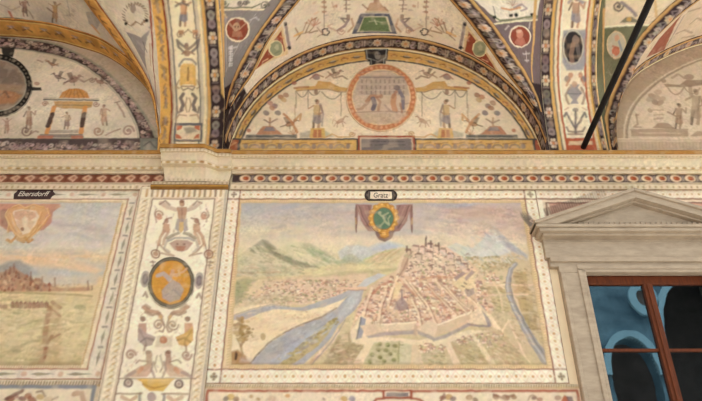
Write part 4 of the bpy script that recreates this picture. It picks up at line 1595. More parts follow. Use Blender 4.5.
sheet('medallion', K, [fan(K.conv(oval(*OV, 35.4, 31.4, 0, 64)))], .010, t, rim=.010, label='oval scene in a beaded black ring')

# ------------------------------------------------------------------ right lunette
t = thing('lunette_fresco', 'faded monochrome beige lunette fresco right of the black iron rod', 'fresco')
K = Canvas(W0, 2.78, 5.45, 6.0, 7.98, (186, 158, 128), 130, LG)
K.mottle(.5, .4, .06, (170, 146, 118), .4)
rin = smooth_curve(K.conv([(627, 160), (627, 140), (628, 124), (634, 108), (644, 95), (660, 81), (680, 69), (702, 60), (740, 52), (790, 50)]), 140)
K.poly((208, 184, 154), np.vstack([rin, [(5.4, 6.0)]]), 1, 1, uv=True)
K.line((150, 128, 104), rin, 1.5, .8, uv=True)
K.line((220, 198, 168), resample(rin, 100) + [-.03, .012], 1.5, .7, uv=True)
K.line((146, 122, 98), resample(RIGHT_ARCH, 120) + [.03, -.01], 1.2, .6, uv=True)
K.poly((192, 166, 138), [(610, 138.5), (760, 138.5), (760, 160), (612, 160)])
K.line((220, 196, 164), [(612, 139), (740, 139)], 1.4, .8)
K.line((220, 196, 164), [(612, 141.4), (740, 141.4)], 1.0, .6)
for x_ in np.arange(618, 720, 3.4):
    K.line((170, 146, 118), [(x_, 143), (x_ + .5, 149)], 1, .5)
TN = (160, 130, 104)
K.poly((172, 144, 116), [(631, 130), (688, 129.6), (688, 136.5), (631, 136.5)], .85)
K.line((206, 180, 150), [(640, 133), (680, 133)], 2, .6)
K.line((150, 122, 98), [(631, 129.6), (688, 129.2)], 1, .7)
K.poly(TN, [(652, 128), (658, 123), (668, 123), (676, 129)], .8)
for x_, y_ in ((652, 96), (658, 92), (662, 99), (655, 102), (650, 99), (660, 103), (656, 97)):
    K.ell(J((170, 140, 114)), x_, y_, 4, 2.6, random.uniform(-.6, .6), .7)
for yy in (110, 115, 119):
    K.line(TN, [(654, yy), (663, yy + random.uniform(-1, 1))], 1.8, .55)
scroll(K, 650, 110, 2.4, TN, 1, 1.2)
K.line(TN, [(636, 114), (638, 124), (634, 127), (641, 127)], 1.8, .7)
K.ell(TN, 637, 115, 2, 1.4, 0, .7)
fig(K, 679, 128, 24, (150, 120, 94), (164, 132, 104), (168, 136, 108), 1, 0, .8)
K.line(TN, [(668, 112), (675, 116)], 2.4, .8)
fig(K, 696, 124, 34, (164, 134, 106), (176, 148, 118), (170, 142, 114), 1, 2, .75)
K.poly((150, 122, 96), [(664, 84), (680, 84.6), (686, 80), (702, 80), (730, 84), (730, 88), (702, 85), (690, 87), (666, 87)], .8)
swag(K, 668, 88, 684, 87, 7, TN, 1.6)
swag(K, 684, 87, 700, 88, 6, TN, 1.4)
K.ell(TN, 689, 77, 5, 3, 0, .7)
K.line(TN, [(672, 78), (678, 74), (684, 78)], 2.6, .6)
K.ell(TN, 664, 81, 2.4, 1.8, 0, .7)
K.line(TN, [(690, 86), (691, 95)], 4, .6)
K.poly((170, 142, 114), [(690, 136), (697, 131), (720, 132), (720, 137)], .8)
K.mottle(.4, .4, .06)
sheet('painted_field', K, [fan(np.vstack([RIGHT_ARCH, [(5.4, 6.02)]]), centre=(4.4, 6.7))], 0, t)
sheet('base_strip', K, [rect(2.84, 5.3, 6.02, K.conv([(660, 138.5)])[0][1])], .006, t, rim=.006)


# ------------------------------------------------------------------ cornice
class Sweep:
    """profile (projection, height) carried along a plan line (x, extra projection)"""
    mpp = 0.0105
    inside = np.array([0.2, -6, 2.5])

    def __init__(s, plan, prof, k=None):
        s.k = np.ones(len(prof)) if k is None else np.array(k, float)
        s.pl, s.pr = np.array(plan, float), np.array(prof, float)
        s.su = np.r_[0, np.cumsum(np.hypot(*np.diff(s.pl, axis=0).T))]
        s.sv = np.r_[0, np.cumsum(np.hypot(*np.diff(s.pr, axis=0).T))]
        s.L, s.H = s.su[-1], s.sv[-1]

    def pos(s, u, v, off=0.0):
        x = np.interp(u, s.su, s.pl[:, 0])
        e = np.interp(u, s.su, s.pl[:, 1])
        d = np.interp(v, s.sv, s.pr[:, 0])
        z = np.interp(v, s.sv, s.pr[:, 1])
        k = np.interp(v, s.sv, s.k)
        xm = s.pl[:, 0].mean()
        x = x + (xm - x) * (1 - k) * .09
        return np.stack([x, -(d + e * k + off), z], -1)

    def grid(s, v0, v1, step=.010):
        us = np.unique(np.r_[s.su, np.linspace(0, s.L, int(s.L / step) + 2)])
        inn = s.sv[(s.sv > v0 + 1e-6) & (s.sv < v1 - 1e-6)]
        vs = np.unique(np.r_[v0, v1, inn, np.linspace(v0, v1, max(2, int((v1 - v0) / step)))])
        V, U = np.meshgrid(vs, us)
        return U, V


def prof_rows(rows):
    return [(d, at(351, r, -d)[1]) for r, d in rows]


CREAM2 = (226, 206, 172)
ROWS = [(190.0, .004), (189.4, .036), (184.2, .040), (183.4, .024), (182.6, .020), (174.2, .020), (173.4, .046), (170.2, .060), (169.6, .084),
        (166.8, .092), (166.2, .100), (158.4, .150), (157.6, .176), (154.4, .188), (153.8, .205), (150.8, .214), (150.0, .200)]


def cornice_paint(K, S, kind):
    """paint along the swept moulding; v limits come from the measured rows"""
    sv, L = S.sv, S.L
    K.mottle(.4, .2, .05, (212, 192, 160), .4)

    def band(c, a, b, al=1.0):
        K.poly(c, [(0, a), (L, a), (L, b), (0, b)], al, .7, uv=True)
    if kind == 'run_left' or kind == 'run':
        fr0, fr1 = sv[4], sv[5]
        lip0, lip1 = sv[13], sv[16]
        dent0, dent1 = sv[12], sv[13]
        dash = (sv[8] + sv[9]) / 2
        dots = (sv[1] + sv[2]) / 2
        band((176, 150, 116), sv[0], sv[1], .8)
        band((160, 130, 100), sv[2], sv[3], .6)
        x = .05
        while x < L:
            K.poly((172, 130, 78), [(x + .012 * math.cos(q), dots - .004 + .016 * math.sin(q)) for q in np.linspace(0, 6.28, 8)], .75, .8, uv=True)
            x += .062
        if kind == 'run':
            band((84, 64, 62), fr0, fr1)
            x = .06 + .08
            fm = (fr0 + fr1) / 2
            while x < L:
                K.poly((232, 202, 164), [(x + .060 * math.cos(q), fm + .046 * math.sin(q)) for q in np.linspace(0, 6.28, 14)], 1, .8, uv=True)
                K.poly((176, 84, 42), [(x + .008 + .036 * math.cos(q), fm + .030 * math.sin(q)) for q in np.linspace(0, 6.28, 12)], 1, .9, uv=True)
                K.poly((206, 120, 66), [(x - .008 + .016 * math.cos(q), fm + .004 + .014 * math.sin(q)) for q in np.linspace(0, 6.28, 8)], .8, .9, uv=True)
                for dx in (-.012, .012):
                    K.line((170, 150, 138), [(x + .076 + dx, fm - .035), (x + .076 - dx, fm), (x + .076 + dx, fm + .035)], 1.3, .8, uv=True)
                x += .152
            band((206, 176, 132), fr1 - .004, fr1 + .006, .8)
        else:
            band((150, 86, 60), fr0, fr1)
            fm = (fr0 + fr1) / 2
            x = .02
            while x < L:
                for dx in (0, .012):
                    K.line((226, 180, 142), [(x + .05, fm + .036), (x + dx - .005, fm + .005), (x + .05, fm - .034)], 1.5, .85, uv=True)
                K.line((232, 192, 158), [(x + .05, fm + .036), (x + .085, fm + .01), (x + .05, fm - .034)], 1.6, .85, uv=True)
                K.line((206, 140, 104), [(x + .03, fm), (x + .075, fm)], 1.6, .8, uv=True)
                K.line((116, 62, 44), [(x + .115, fm - .03), (x + .13, fm + .03)], 1.4, .6, uv=True)
                x += .152
            band((104, 62, 48), fr1 - .010, fr1, .8)
        x = .04
        while x < L:
            w_ = random.uniform(.022, .032)
            K.poly(J((178, 134, 58), 16), [(x + w_ * math.cos(q), dash + .013 * math.sin(q)) for q in np.linspace(0, 6.28, 8)], .95, .8, uv=True)
            x += .088
        band((196, 166, 126), dent0, dent1, .45)
        x = .02
        while x < L:
            K.line((184, 146, 92), [(x, dent0 + .008), (x, dent1 - .008)], 1.2, .75, uv=True)
            x += .040
        band((160, 108, 46), lip0, lip1)
        band((196, 142, 66), lip0 + .012, lip1 - .014, .7)
    K.mottle(.5, .3, .06)


def cornice_run(name, plan, kind, caption):
    root = structure(name, label=caption)
    S = Sweep(plan, prof_rows(ROWS))
    K = Canvas(S, 0, S.L, 0, S.H, CREAM2, 130, 1.0)
    cornice_paint(K, S, kind)
    sv = S.sv
    sheet('lower_moulding', K, [S.grid(0, sv[4])], 0, root, M_STUCCO, surf=S)
    sheet('frieze', K, [S.grid(sv[4], sv[5])], 0, root, M_STUCCO, surf=S, label='red-brown frieze' if kind == 'run_left' else 'dark frieze of orange medallions')
    sheet('crown_moulding', K, [S.grid(sv[5], S.H)], 0, root, M_STUCCO, surf=S)
    top = S.pr[-1, 1]
    x0, x1 = plan[0][0], plan[-1][0]
    boxes('cornice_core', [(x0, x1, -.19, 0, at(351, 158.4, -.15)[1] + .01, top - .004)], M_PLASTER, root)
    return root


XA = at(160, 146, -.32)[0]
XB = at(204, 146, -.32)[0]
XC = at(217, 151, -.23)[0]
XD = at(231, 152, -.225)[0]
cornice_run('trim_1', [(XW0, 0), (XA, 0)], 'run_left', 'cream cornice with a red-brown frieze, left of the pilaster')
cornice_run('trim_2', [(XD, 0), (XW1, 0)], 'run', 'cream cornice with a dark frieze of orange medallions, right of the pilaster')

# ------------------------------------------------------------------ pilaster with capital
t = thing('pilaster', 'painted pilaster with a yellow oval medallion and grotesques between the two landscapes', 'pilaster')
PY = -0.04
WP = Wall(PY)
PX0, PX1 = -2.204, -1.284
PZ1 = at(351, 187, PY)[1]
K = Canvas(WP, PX0, PX1, 3.2, PZ1, (240, 222, 190), 150, 1.08)
K.contrast = 0.02
K.mottle(.3, .3, .04, (224, 202, 166), .4)
IX0, IX1 = -2.055, -1.408
IZ1 = at(351, 199, PY)[1]
K.poly((244, 226, 196), [(IX0, 3.1), (IX1, 3.1), (IX1, IZ1), (IX0, IZ1)], 1, .8, uv=True)
K.line((150, 122, 110), [(PX0 + .012, 3.1), (PX0 + .012, PZ1)], 1.4, .8, uv=True)
K.poly((196, 176, 146), [(PX0, 3.1), (PX0 + .02, 3.1), (PX0 + .02, PZ1), (PX0, PZ1)], .6, .8, uv=True)
K.line((138, 104, 88), [(IX0, 3.1), (IX0, IZ1), (IX1, IZ1), (IX1, 3.1)], 1.3, .9, uv=True)
K.line((190, 160, 130), [(IX0 - .018, 3.1), (IX0 - .018, IZ1 + .018), (IX1 + .018, IZ1 + .018), (IX1 + .018, 3.1)], .9, .6, uv=True)
K.poly((186, 170, 150), [(PX1 - .03, 3.1), (PX1, 3.1), (PX1, PZ1), (PX1 - .03, PZ1)], .9, .8, uv=True)
K.line((226, 206, 172), [(PX1 - .04, 3.1), (PX1 - .04, PZ1)], 1.2, .8, uv=True)
z_ = 3.22
while z_ < IZ1:
    for xa, xb in ((PX0 + .035, IX0 - .03), (IX1 + .03, PX1 - .045)):
        xm_ = (xa + xb) / 2
        K.line(J((176, 152, 112), 16), [(xm_ + .022, z_ + .026), (xm_ - .004, z_ + .012), (xm_ - .022, z_ - .010)], 1.6, .5, uv=True)
        K.line(J((164, 138, 100), 16), [(xm_ + .004, z_ + .002), (xm_ + .024, z_ - .008)], 1.2, .5, uv=True)
        K.line(J((204, 164, 100), 10), [(xm_ - .006, z_ + .006), (xm_ + .010, z_ + .016)], 1.6, .6, uv=True)
        K.line((214, 192, 156), [(xa, z_ + .036), (xb, z_ + .040)], 1.0, .5, uv=True)
    z_ += .060
x_ = PX0 + .08
i_ = 0
while x_ < PX1 - .06:
    K.line(J((140, 114, 80)) if i_ % 2 else J((190, 146, 78)), [(x_, IZ1 + .035), (x_, PZ1 - .03)], 2.2, .8, uv=True)
    x_ += .055
    i_ += 1
K.line((206, 186, 152), [(PX0, PZ1 - .022), (PX1, PZ1 - .022)], 1.2, .7, uv=True)
# upper group: winged half figure between two seated ones
SK, SK2 = (176, 136, 108), (196, 158, 128)
K.line((190, 160, 140), [(176, 210), (168, 207), (161, 203)], 4, .75)
K.line((190, 160, 140), [(188, 210), (195, 207), (200, 203)], 4, .75)
K.line((150, 120, 108), [(160, 204), (165, 201), (170, 205)], 1.8, .8)
K.line((150, 120, 108), [(202, 203), (197, 201), (193, 205)], 1.8, .8)
K.poly((178, 134, 104), [(177, 207), (187, 207), (186, 218), (184, 222), (179, 222), (178, 218)], .9)
K.line((140, 100, 80), [(182, 209), (182, 220)], .9, .6)
K.ell((178, 138, 108), 182, 203.5, 2.8, 3.2, 0, .95)
K.ell((136, 98, 74), 182, 201.4, 2.8, 1.7, 0, .9)
K.poly((156, 140, 138), [(177, 219), (187, 219), (188, 230), (184, 232), (182, 226), (178, 232), (175, 229)], .8)
K.poly((212, 170, 96), [(179.5, 222), (184, 222), (183.5, 230), (181, 233), (178.5, 230)], .9)
for f_ in (1, -1):
    ax = 181.5
    X_ = lambda d, sk=0: ax + f_ * d + sk
    K.ell((164, 126, 104), X_(15), 221, 2.4, 2.5, 0, .9)
    K.poly((192, 148, 118), [(X_(12), 224), (X_(18), 223), (X_(19), 231), (X_(14), 233), (X_(11), 230)], .9)
    K.line((190, 146, 116), [(X_(17), 231), (X_(21), 237), (X_(23), 245)], 3, .85)
    K.line((190, 150, 122), [(X_(13), 232), (X_(17), 239), (X_(18), 244)], 2.6, .8)
    K.line((150, 112, 94), [(X_(18), 224), (X_(15), 219), (X_(10), 218)], 1.7, .8)
    scroll(K, X_(23), 215, 4.4, (160, 122, 98), f_, 1.5)
    K.ell((190, 122, 92), X_(22), 217, 3, 3, 0, .75)
    K.line((160, 122, 100), [(X_(25), 209), (X_(27), 213), (X_(25), 222)], 1.3, .7)
    K.line((150, 116, 98), [(X_(24), 246), (X_(25), 252)], 1.2, .8)
    K.ring((150, 108, 86), X_(27) + (0 if f_ > 0 else 1), 254, 4.2, 4, 1.2)
    K.ell((184, 134, 104), X_(27) + (0 if f_ > 0 else 1), 254, 2.8, 2.7, 0, .85)
    K.line((170, 132, 108), [(X_(22), 244), (X_(15), 252), (X_(8), 256), (X_(20), 253)], 1.8, .75)
    K.line((160, 140, 132), [(X_(8), 236), (X_(14), 240), (X_(17), 248), (X_(12), 252)], 2, .6)
    K.line((150, 136, 112), [(X_(3), 233), (X_(9), 235), (X_(14), 238)], 3, .75)
    K.line((150, 120, 100), [(X_(29), 261), (X_(28), 268)], 1.2, .75)
    K.line((140, 112, 96), [(X_(26) - .3, 262), (X_(31), 262)], 1.2, .75)
    K.line((140, 112, 96), [(X_(26.5), 265.5), (X_(30), 265.5)], 1.1, .7)
K.poly((186, 150, 132), [(169, 243), (176, 240), (187, 240), (193, 243), (188, 250), (182, 252), (174, 250)], .9)
K.line((160, 150, 146), [(168, 241), (175, 238), (188, 238), (194, 241)], 2, .8)
K.poly((176, 112, 82), [(175, 246), (186, 246), (184, 251), (177, 251)], .7)
K.ell((130, 92, 74), 177.5, 244, 1.2, 1, 0, .8)
K.ell((130, 92, 74), 184.5, 244, 1.2, 1, 0, .8)
# broken touches that enliven the figures
for bx in ((156, 202, 208, 254), (136, 312, 190, 350), (126, 352, 192, 378)):
    for _ in range(46):
        x_, y_ = random.uniform(bx[0], bx[2]), random.uniform(bx[1], bx[3])
        K.line(J(random.choice(((196, 150, 118), (214, 176, 140), (176, 132, 104), (226, 200, 166), (170, 150, 136)))), [(x_, y_), (x_ + random.uniform(-2, 2), y_ + random.uniform(-3, 3))], random.uniform(.9, 1.6), .38)
# medallion
PM = (171.3, 283.0)
PROT = 0.10
K.ell((92, 86, 72), *PM, 23.2, 25.8, PROT, 1, n=48)
K.ell((128, 118, 96), *PM, 21.6, 24.2, PROT, .8, n=48)
K.ell((84, 74, 60), *PM, 20.4, 22.8, PROT, .9, n=48)
K.ell((206, 146, 52), *PM, 19.4, 21.8, PROT, 1, n=48)
speckle(K, (157, 266, 186, 300), [(216, 164, 72), (196, 130, 44)], 40, 1.5, 3.4, .45)
K.poly((176, 160, 148), [(166, 286), (172, 280), (180, 284), (184, 290), (180, 300), (170, 303), (163, 299), (162, 291)], .9, 1.2)
K.line((150, 138, 132), [(166, 296), (174, 290), (180, 296)], 1.6, .6)
K.line((206, 166, 128), [(170, 281), (172, 275), (177, 276)], 3.2, .9)
K.line((206, 162, 124), [(177, 275), (184, 272), (187, 269)], 2, .9)
K.ell((196, 150, 112), 173, 272, 2, 2.2, 0, .9)
K.line((180, 168, 160), [(158, 276), (164, 274), (170, 280)], 3.6, .85)
K.line((214, 178, 128), [(180, 276), (179, 271)], 1.6, .8)
for xc, yc in ((145.2, 279), (199, 280.5)):
    K.ell((150, 136, 130), xc, yc, 4.6, 8.6, .12, .75)
    K.ell((120, 106, 104), xc, yc, 3, 5.6, .12, .85)
    K.ell((150, 138, 134), xc, yc, 1.3, 3, .12, .8)
    K.line((150, 118, 100), [(xc - 2, yc + 17), (xc, yc + 13), (xc + 2, yc + 18)], 2, .75)
# foliage below it
for f_ in (1, -1):
    X_ = lambda d: 165.5 + f_ * d
    K.line((176, 130, 98), [(X_(4), 317), (X_(8), 312), (X_(16), 311), (X_(22), 307)], 3.4, .8)
    K.line((166, 134, 110), [(X_(20), 312), (X_(13), 315), (X_(6), 313)], 2.4, .8)
    K.line((160, 128, 100), [(X_(16), 308), (X_(20), 305)], 2.6, .7)
    K.line((206, 168, 110), [(X_(5), 316), (X_(3), 322), (X_(8), 326)], 2, .7)
    scroll(K, X_(7), 325, 5.6, (160, 130, 108), f_, 1.6, 1.5)
    K.line((160, 130, 108), [(X_(3), 319), (X_(1), 327), (X_(3), 332), (X_(6), 331)], 1.6, .8)
    # seated pairs
    vx = 23 if f_ < 0 else 22
    robe = (208, 166, 92) if f_ > 0 else (176, 154, 142)
    K.ell((146, 112, 90), X_(vx), 319, 3, 2.8, 0, .9)
    K.poly((180, 140, 120) if f_ < 0 else (196, 140, 100), [(X_(19), 323), (X_(27), 323), (X_(28), 333), (X_(19), 335)], .85)
    K.poly(robe, [(X_(27), 326), (X_(28), 340), (X_(21), 347), (X_(13), 345), (X_(10), 337), (X_(17), 334), (X_(22), 331)], .92)
    K.line(tuple(v * .78 for v in robe), [(X_(12), 340), (X_(19), 338), (X_(25), 342)], 1.8, .7)
    K.line(tuple(v * .82 for v in robe), [(X_(26), 330), (X_(20), 340), (X_(19), 346)], 1.4, .6)
    K.line((150, 116, 98), [(X_(20), 346), (X_(21), 350)], 2, .7)
    # sphinxes
    sx_ = lambda d: 158.5 + f_ * d
    K.ell((176, 138, 116), sx_(9.5), 354.5, 3.2, 3.6, 0, .9)
    K.ell((140, 106, 86), sx_(10), 352, 3, 2, 0, .85)
    K.line((176, 140, 116), [(sx_(10), 358), (sx_(9), 364), (sx_(14), 369)], 4.6, .85)
    K.poly((204, 166, 138), [(sx_(8), 364), (sx_(18), 366), (sx_(30), 373), (sx_(34), 377), (sx_(12), 377), (sx_(6), 371)], .85)
    K.line((150, 126, 116), [(sx_(4), 377), (sx_(7), 370), (sx_(5), 362)], 1.8, .7)
    K.line((206, 130, 84), [(sx_(17), 369), (sx_(20), 372)], 3.2, .6)
    K.line((160, 140, 136), [(sx_(24), 372), (sx_(33), 377)], 2.6, .6)
    scroll(K, sx_(28), 355, 5.2, (170, 134, 114), f_, 2.0)
    K.line((150, 116, 92), [(sx_(11), 362), (sx_(19), 360), (sx_(22), 363)], 1.4, .7)
    K.line((150, 124, 100), [(sx_(1.5), 356), (sx_(4), 366), (sx_(2), 372)], 1.2, .6)
    # discs beside the yellow bowl
    K.ring((136, 116, 106), 153.5 + f_ * 25.5, 383.5 + f_ * .5, 3.6, 3.6, 1.8)
    K.ell((170, 140, 128), 153.5 + f_ * 25.5, 383.5 + f_ * .5, 2, 2, 0, .9)
    K.line((140, 132, 128), [(152 + f_ * 12, 394), (152 + f_ * 12, 402), (152 + f_ * 13, 412)], 2.2, .8)
    K.line((150, 116, 92), [(152 + f_ * 10, 393.5), (152 + f_ * 36, 394)], 1.4, .8)
    K.line((190, 146, 110), [(152 + f_ * 16, 397), (152 + f_ * 22, 401), (152 + f_ * 30, 397)], 3, .7)
K.poly((200, 178, 150), [(157, 336), (173, 336), (172, 347), (155, 347)], .6, 1.6)
K.ell((188, 126, 94), 163.5, 340, 3.8, 3.6, 0, .95)
K.ell((210, 160, 126), 162.6, 339, 1.6, 1.4, 0, .7)
K.line((150, 124, 104), [(118, 378.5), (196, 378.5)], 1.1, .8)
K.poly((216, 172, 74), [(136, 378.6), (175, 378.6), (171, 382), (168, 386), (163, 391), (150, 391), (144, 386), (141, 382)], .95)
K.line((176, 126, 50), [(143, 384), (154, 388), (167, 385)], 1.3, .7)
K.line((236, 200, 110), [(142, 380.4), (168, 380.4)], 1.2, .7)
K.ell((160, 132, 128), 151.5, 397, 4.4, 5, 0, .8)
K.mottle(.3, .3, .05)
sheet('shaft', K, [rect(PX0, PX1, 3.2, PZ1, .0078)], 0, t, M_STUCCO, rim=.045)
sheet('oval_medallion', K, [fan(K.conv(oval(*PM, 23.2, 25.8, PROT, 64)), .0078)], .012, t, M_STUCCO, rim=.012, label='yellow oval with a grey robed figure in a dark frame')

CROWS = [(187.2, .060), (186.8, .074), (184.4, .074), (184.0, .062), (183.6, .050), (181.5, .050), (181.2, .010), (175, .010), (170.2, .014), (169.6, .064),
         (166.8, .086), (166.2, .098), (158.4, .150), (157.6, .176), (154.4, .188), (153.8, .205), (150.8, .214), (150.0, .200)]
cap_prof = [(d, at(351, r, -d)[1]) for r, d in CROWS[:6]]
b0 = cap_prof[-1][1]
up = prof_rows(ROWS)
capU = [(.046, b0), (.030, up[7][1] - .004)] + [(d, z) for d, z in up[8:]]
plan = [(XA, -.012), (XA, .110), (XB, .110), (XC, .022), (XD, .022), (XD, -.012)]
cap = sheet_root = thing_cap = None
S = Sweep(plan, capU, [.12, .8] + [1] * (len(capU) - 2))
K = Canvas(S, 0, S.L, 0, S.H, CREAM2, 130, 1.0)
K.mottle(.3, .2, .05, (214, 194, 162), .4)
sv, L = S.sv, S.L


def vrow(i):           # index into the measured rows of the crown
    return sv[2 + i - 8]


x = .02
dash = (vrow(8) + vrow(9)) / 2
while x < L:
    K.poly(J((180, 134, 50), 14), [(x + .030 * math.cos(q), dash + .014 * math.sin(q)) for q in np.linspace(0, 6.28, 8)], .95, .8, uv=True)
    x += .088
x = .02
while x < L:
    K.line((186, 150, 96), [(x, vrow(12) + .008), (x, vrow(13) - .008)], 1.2, .75, uv=True)
    x += .040
K.poly((150, 102, 44), [(0, vrow(13)), (L, vrow(13)), (L, vrow(16)), (0, vrow(16))], 1, .7, uv=True)
K.poly((196, 142, 62), [(0, vrow(13) + .012), (L, vrow(13) + .012), (L, vrow(16) - .014), (0, vrow(16) - .014)], .7, .7, uv=True)
x = .02
while x < L:
    K.poly((170, 132, 84), [(x + .010 * math.cos(q), .012 + .010 * math.sin(q)) for q in np.linspace(0, 6.28, 8)], .7, .8, uv=True)
    x += .05
K.mottle(.4, .3, .06)
cap = sheet('capital', K, [S.grid(0, S.H)], 0, t, M_STUCCO, surf=S, label='cream capital block with a gold edge')
poly_mesh('top_slab', [(XA, -.30, up[-1][1] - .004), (XB, -.30, up[-1][1] - .004), (XC, -.21, up[-1][1] - .004), (XD, -.2, up[-1][1] - .004), (XD, 0, up[-1][1] - .004), (XA, 0, up[-1][1] - .004)],
          [(0, 1, 2, 3, 4, 5)], M_PLASTER, cap)
z0_, z1_ = at(351, 187.3, -.07)[1], at(351, 184, -.07)[1]
S2 = Sweep([(at(150.5, 186, -.07)[0], -.04), (at(150.5, 186, -.07)[0], 0), (at(228, 186, -.07)[0], 0), (at(228, 186, -.07)[0], -.04)],
           [(.045, z0_ - .012), (.066, z0_), (.078, (z0_ + z1_) / 2), (.066, z1_), (.05, z1_ + .004), (.05, b0 + .002)])
K = Canvas(S2, 0, S2.L, 0, S2.H, (206, 184, 150), 150, 1.0)
K.poly((150, 102, 40), [(0, 0), (S2.L, 0), (S2.L, S2.sv[3]), (0, S2.sv[3])], 1, .6, uv=True)
K.poly((206, 152, 66), [(0, S2.sv[2] - .012), (S2.L, S2.sv[2] - .012), (S2.L, S2.sv[2] + .010), (0, S2.sv[2] + .010)], .8, .8, uv=True)
x = .02
while x < S2.L:
    K.poly((150, 116, 70), [(x + .010 * math.cos(q), (S2.sv[4] + S2.sv[5]) / 2 + .009 * math.sin(q)) for q in np.linspace(0, 6.28, 8)], .8, .7, uv=True)
    x += .045
sheet('astragal', K, [S2.grid(0, S2.H, .008)], 0, t, M_STUCCO, surf=S2, label='gilt moulding under the capital')
# ------------------------------------------------------------------ the city landscape
BORD = (250, 232, 204)


def lozenge_band(K, pts, n, flip=False):
    """rows of small gold dots in a fine red net along a straight band; pts are two uv ends of its axis"""
    a, b = np.array(pts[0]), np.array(pts[1])
    d = (b - a) / np.linalg.norm(b - a)
    nrm = np.array([-d[1], d[0]])
    L = np.linalg.norm(b - a)
    w = pts[2]
    k = int(L / .075)
    for i in range(k):
        c = a + d * (i + .5) * L / k
        h = L / k / 2
        for q in ([c - d * h, c + nrm * w], [c + nrm * w, c + d * h], [c - d * h, c - nrm * w], [c - nrm * w, c + d * h]):
            K.line((232, 194, 164), [tuple(q[0]), tuple(q[1])], .9, .55, uv=True)
        if i % 1 == 0:
            p = [tuple(c + .016 * math.cos(t) * d + .016 * math.sin(t) * nrm) for t in np.linspace(0, 6.28, 8)]
            K.poly((206, 150, 84) if i % 2 == 0 else (214, 172, 116), p, .85, .8, uv=True)


t = thing('landscape_fresco', 'large fresco of a hilltop city above a forked river, in a pale dotted border', 'fresco')
K = Canvas(W0, -1.30, 1.99, 3.55, 5.70, BORD, 160, 1.04)
K.contrast = 0.03
PXL0, PXL1, PXR0, PXR1 = -1.142, -1.088, 1.766, 1.762       # picture: left top/bottom, right top/bottom
PZT, PZB = 5.512, 3.767
lx = lambda z: PXL0 + (PXL1 - PXL0) * (PZT - z) / (PZT - PZB)
rx = lambda z: PXR0 + (PXR1 - PXR0) * (PZT - z) / (PZT - PZB)


def mix_stops(t, st):
    ts = [s[0] for s in st]
    return np.stack([np.interp(t, ts, [s[1][i] for s in st]) for i in range(3)], -1)


def sky(U, V):
    tt = (PZT - V) / (PZT - PZB)
    ss = np.clip((U - PXL0) / (PXR0 - PXL0), 0, 1)[..., None]
    A = mix_stops(tt, [(0, (184, 178, 170)), (.10, (196, 186, 174)), (.2, (214, 200, 172)), (.30, (226, 210, 172)), (.45, (216, 196, 150)), (1, (216, 196, 150))])
    B = mix_stops(tt, [(0, (196, 178, 170)), (.08, (204, 174, 158)), (.18, (214, 184, 162)), (.28, (224, 202, 172)), (.45, (206, 182, 140)), (1, (200, 178, 136))])
    return A * (1 - ss) + B * ss


K.fill(sky)
REG = (-1.16, 1.79, 5.0, 5.53)
K.mottle(.55, .07, .06, (176, 172, 176), .45, REG)
K.mottle(.7, .09, .05, (218, 176, 150), .45, (-.2, 1.79, 5.1, 5.5))
K.mottle(.5, .10, .04, (232, 210, 172), .5, (-1.16, .3, 4.95, 5.3))
P = K.poly
P((170, 174, 182), [(244, 205), (300, 204), (292, 210), (262, 214), (244, 214)], .45, 6)
P((160, 168, 182), [(428, 204), (478, 203.5), (470, 208), (446, 208)], .6, 4)
P((186, 146, 126), [(446, 208), (500, 206), (520, 212), (500, 218), (462, 220), (446, 216)], .45, 8)
P((186, 150, 134), [(486, 216), (522, 220), (523, 230), (500, 224)], .4, 6)
P((226, 204, 176), [(424, 224), (470, 222), (486, 232), (470, 240), (430, 240)], .5, 8)
# far mountains
P((200, 200, 192), [(338, 252), (346, 246), (358, 245), (368, 247), (378, 243), (388, 241), (398, 243), (408, 247), (412, 256), (366, 262), (340, 260)], .85, 2.4)
P((170, 182, 198), [(372, 250), (380, 245), (390, 243), (398, 246), (394, 250), (384, 251)], .6, 3)
P((214, 212, 202), [(350, 249), (358, 247), (366, 250), (358, 253)], .6, 3)
P((216, 192, 146), [(360, 262), (376, 254), (392, 249), (404, 247), (414, 250), (412, 266), (372, 270)], .9, 2.5)
for x_ in (386, 393, 399):
    K.line((196, 162, 118), [(x_ - 12, 260), (x_ - 5, 254), (x_, 250)], 1.2, .6)
K.line((186, 190, 130), [(364, 260), (380, 253), (396, 249)], 1.6, .6)
P((206, 202, 190), [(436, 258), (446, 248), (456, 243), (464, 246), (472, 248), (482, 240), (489, 231), (494, 226.5), (500, 232), (508, 240), (518, 248), (527, 255), (528, 266), (440, 268)], .95, 1.6)
P((176, 170, 168), [(494, 227), (501, 233), (509, 241), (519, 249), (527, 255), (528, 262), (516, 254), (506, 247), (499, 240)], .9, 2.2)
P((166, 160, 162), [(506, 244), (516, 249), (527, 256), (527, 262), (514, 255)], .6, 2)
P((190, 182, 172), [(488, 234), (493, 229), (494, 244), (484, 252)], .5, 2.5)
P((206, 204, 176), [(436, 254), (452, 244), (462, 247), (468, 253), (470, 260), (440, 264)], .7, 3)
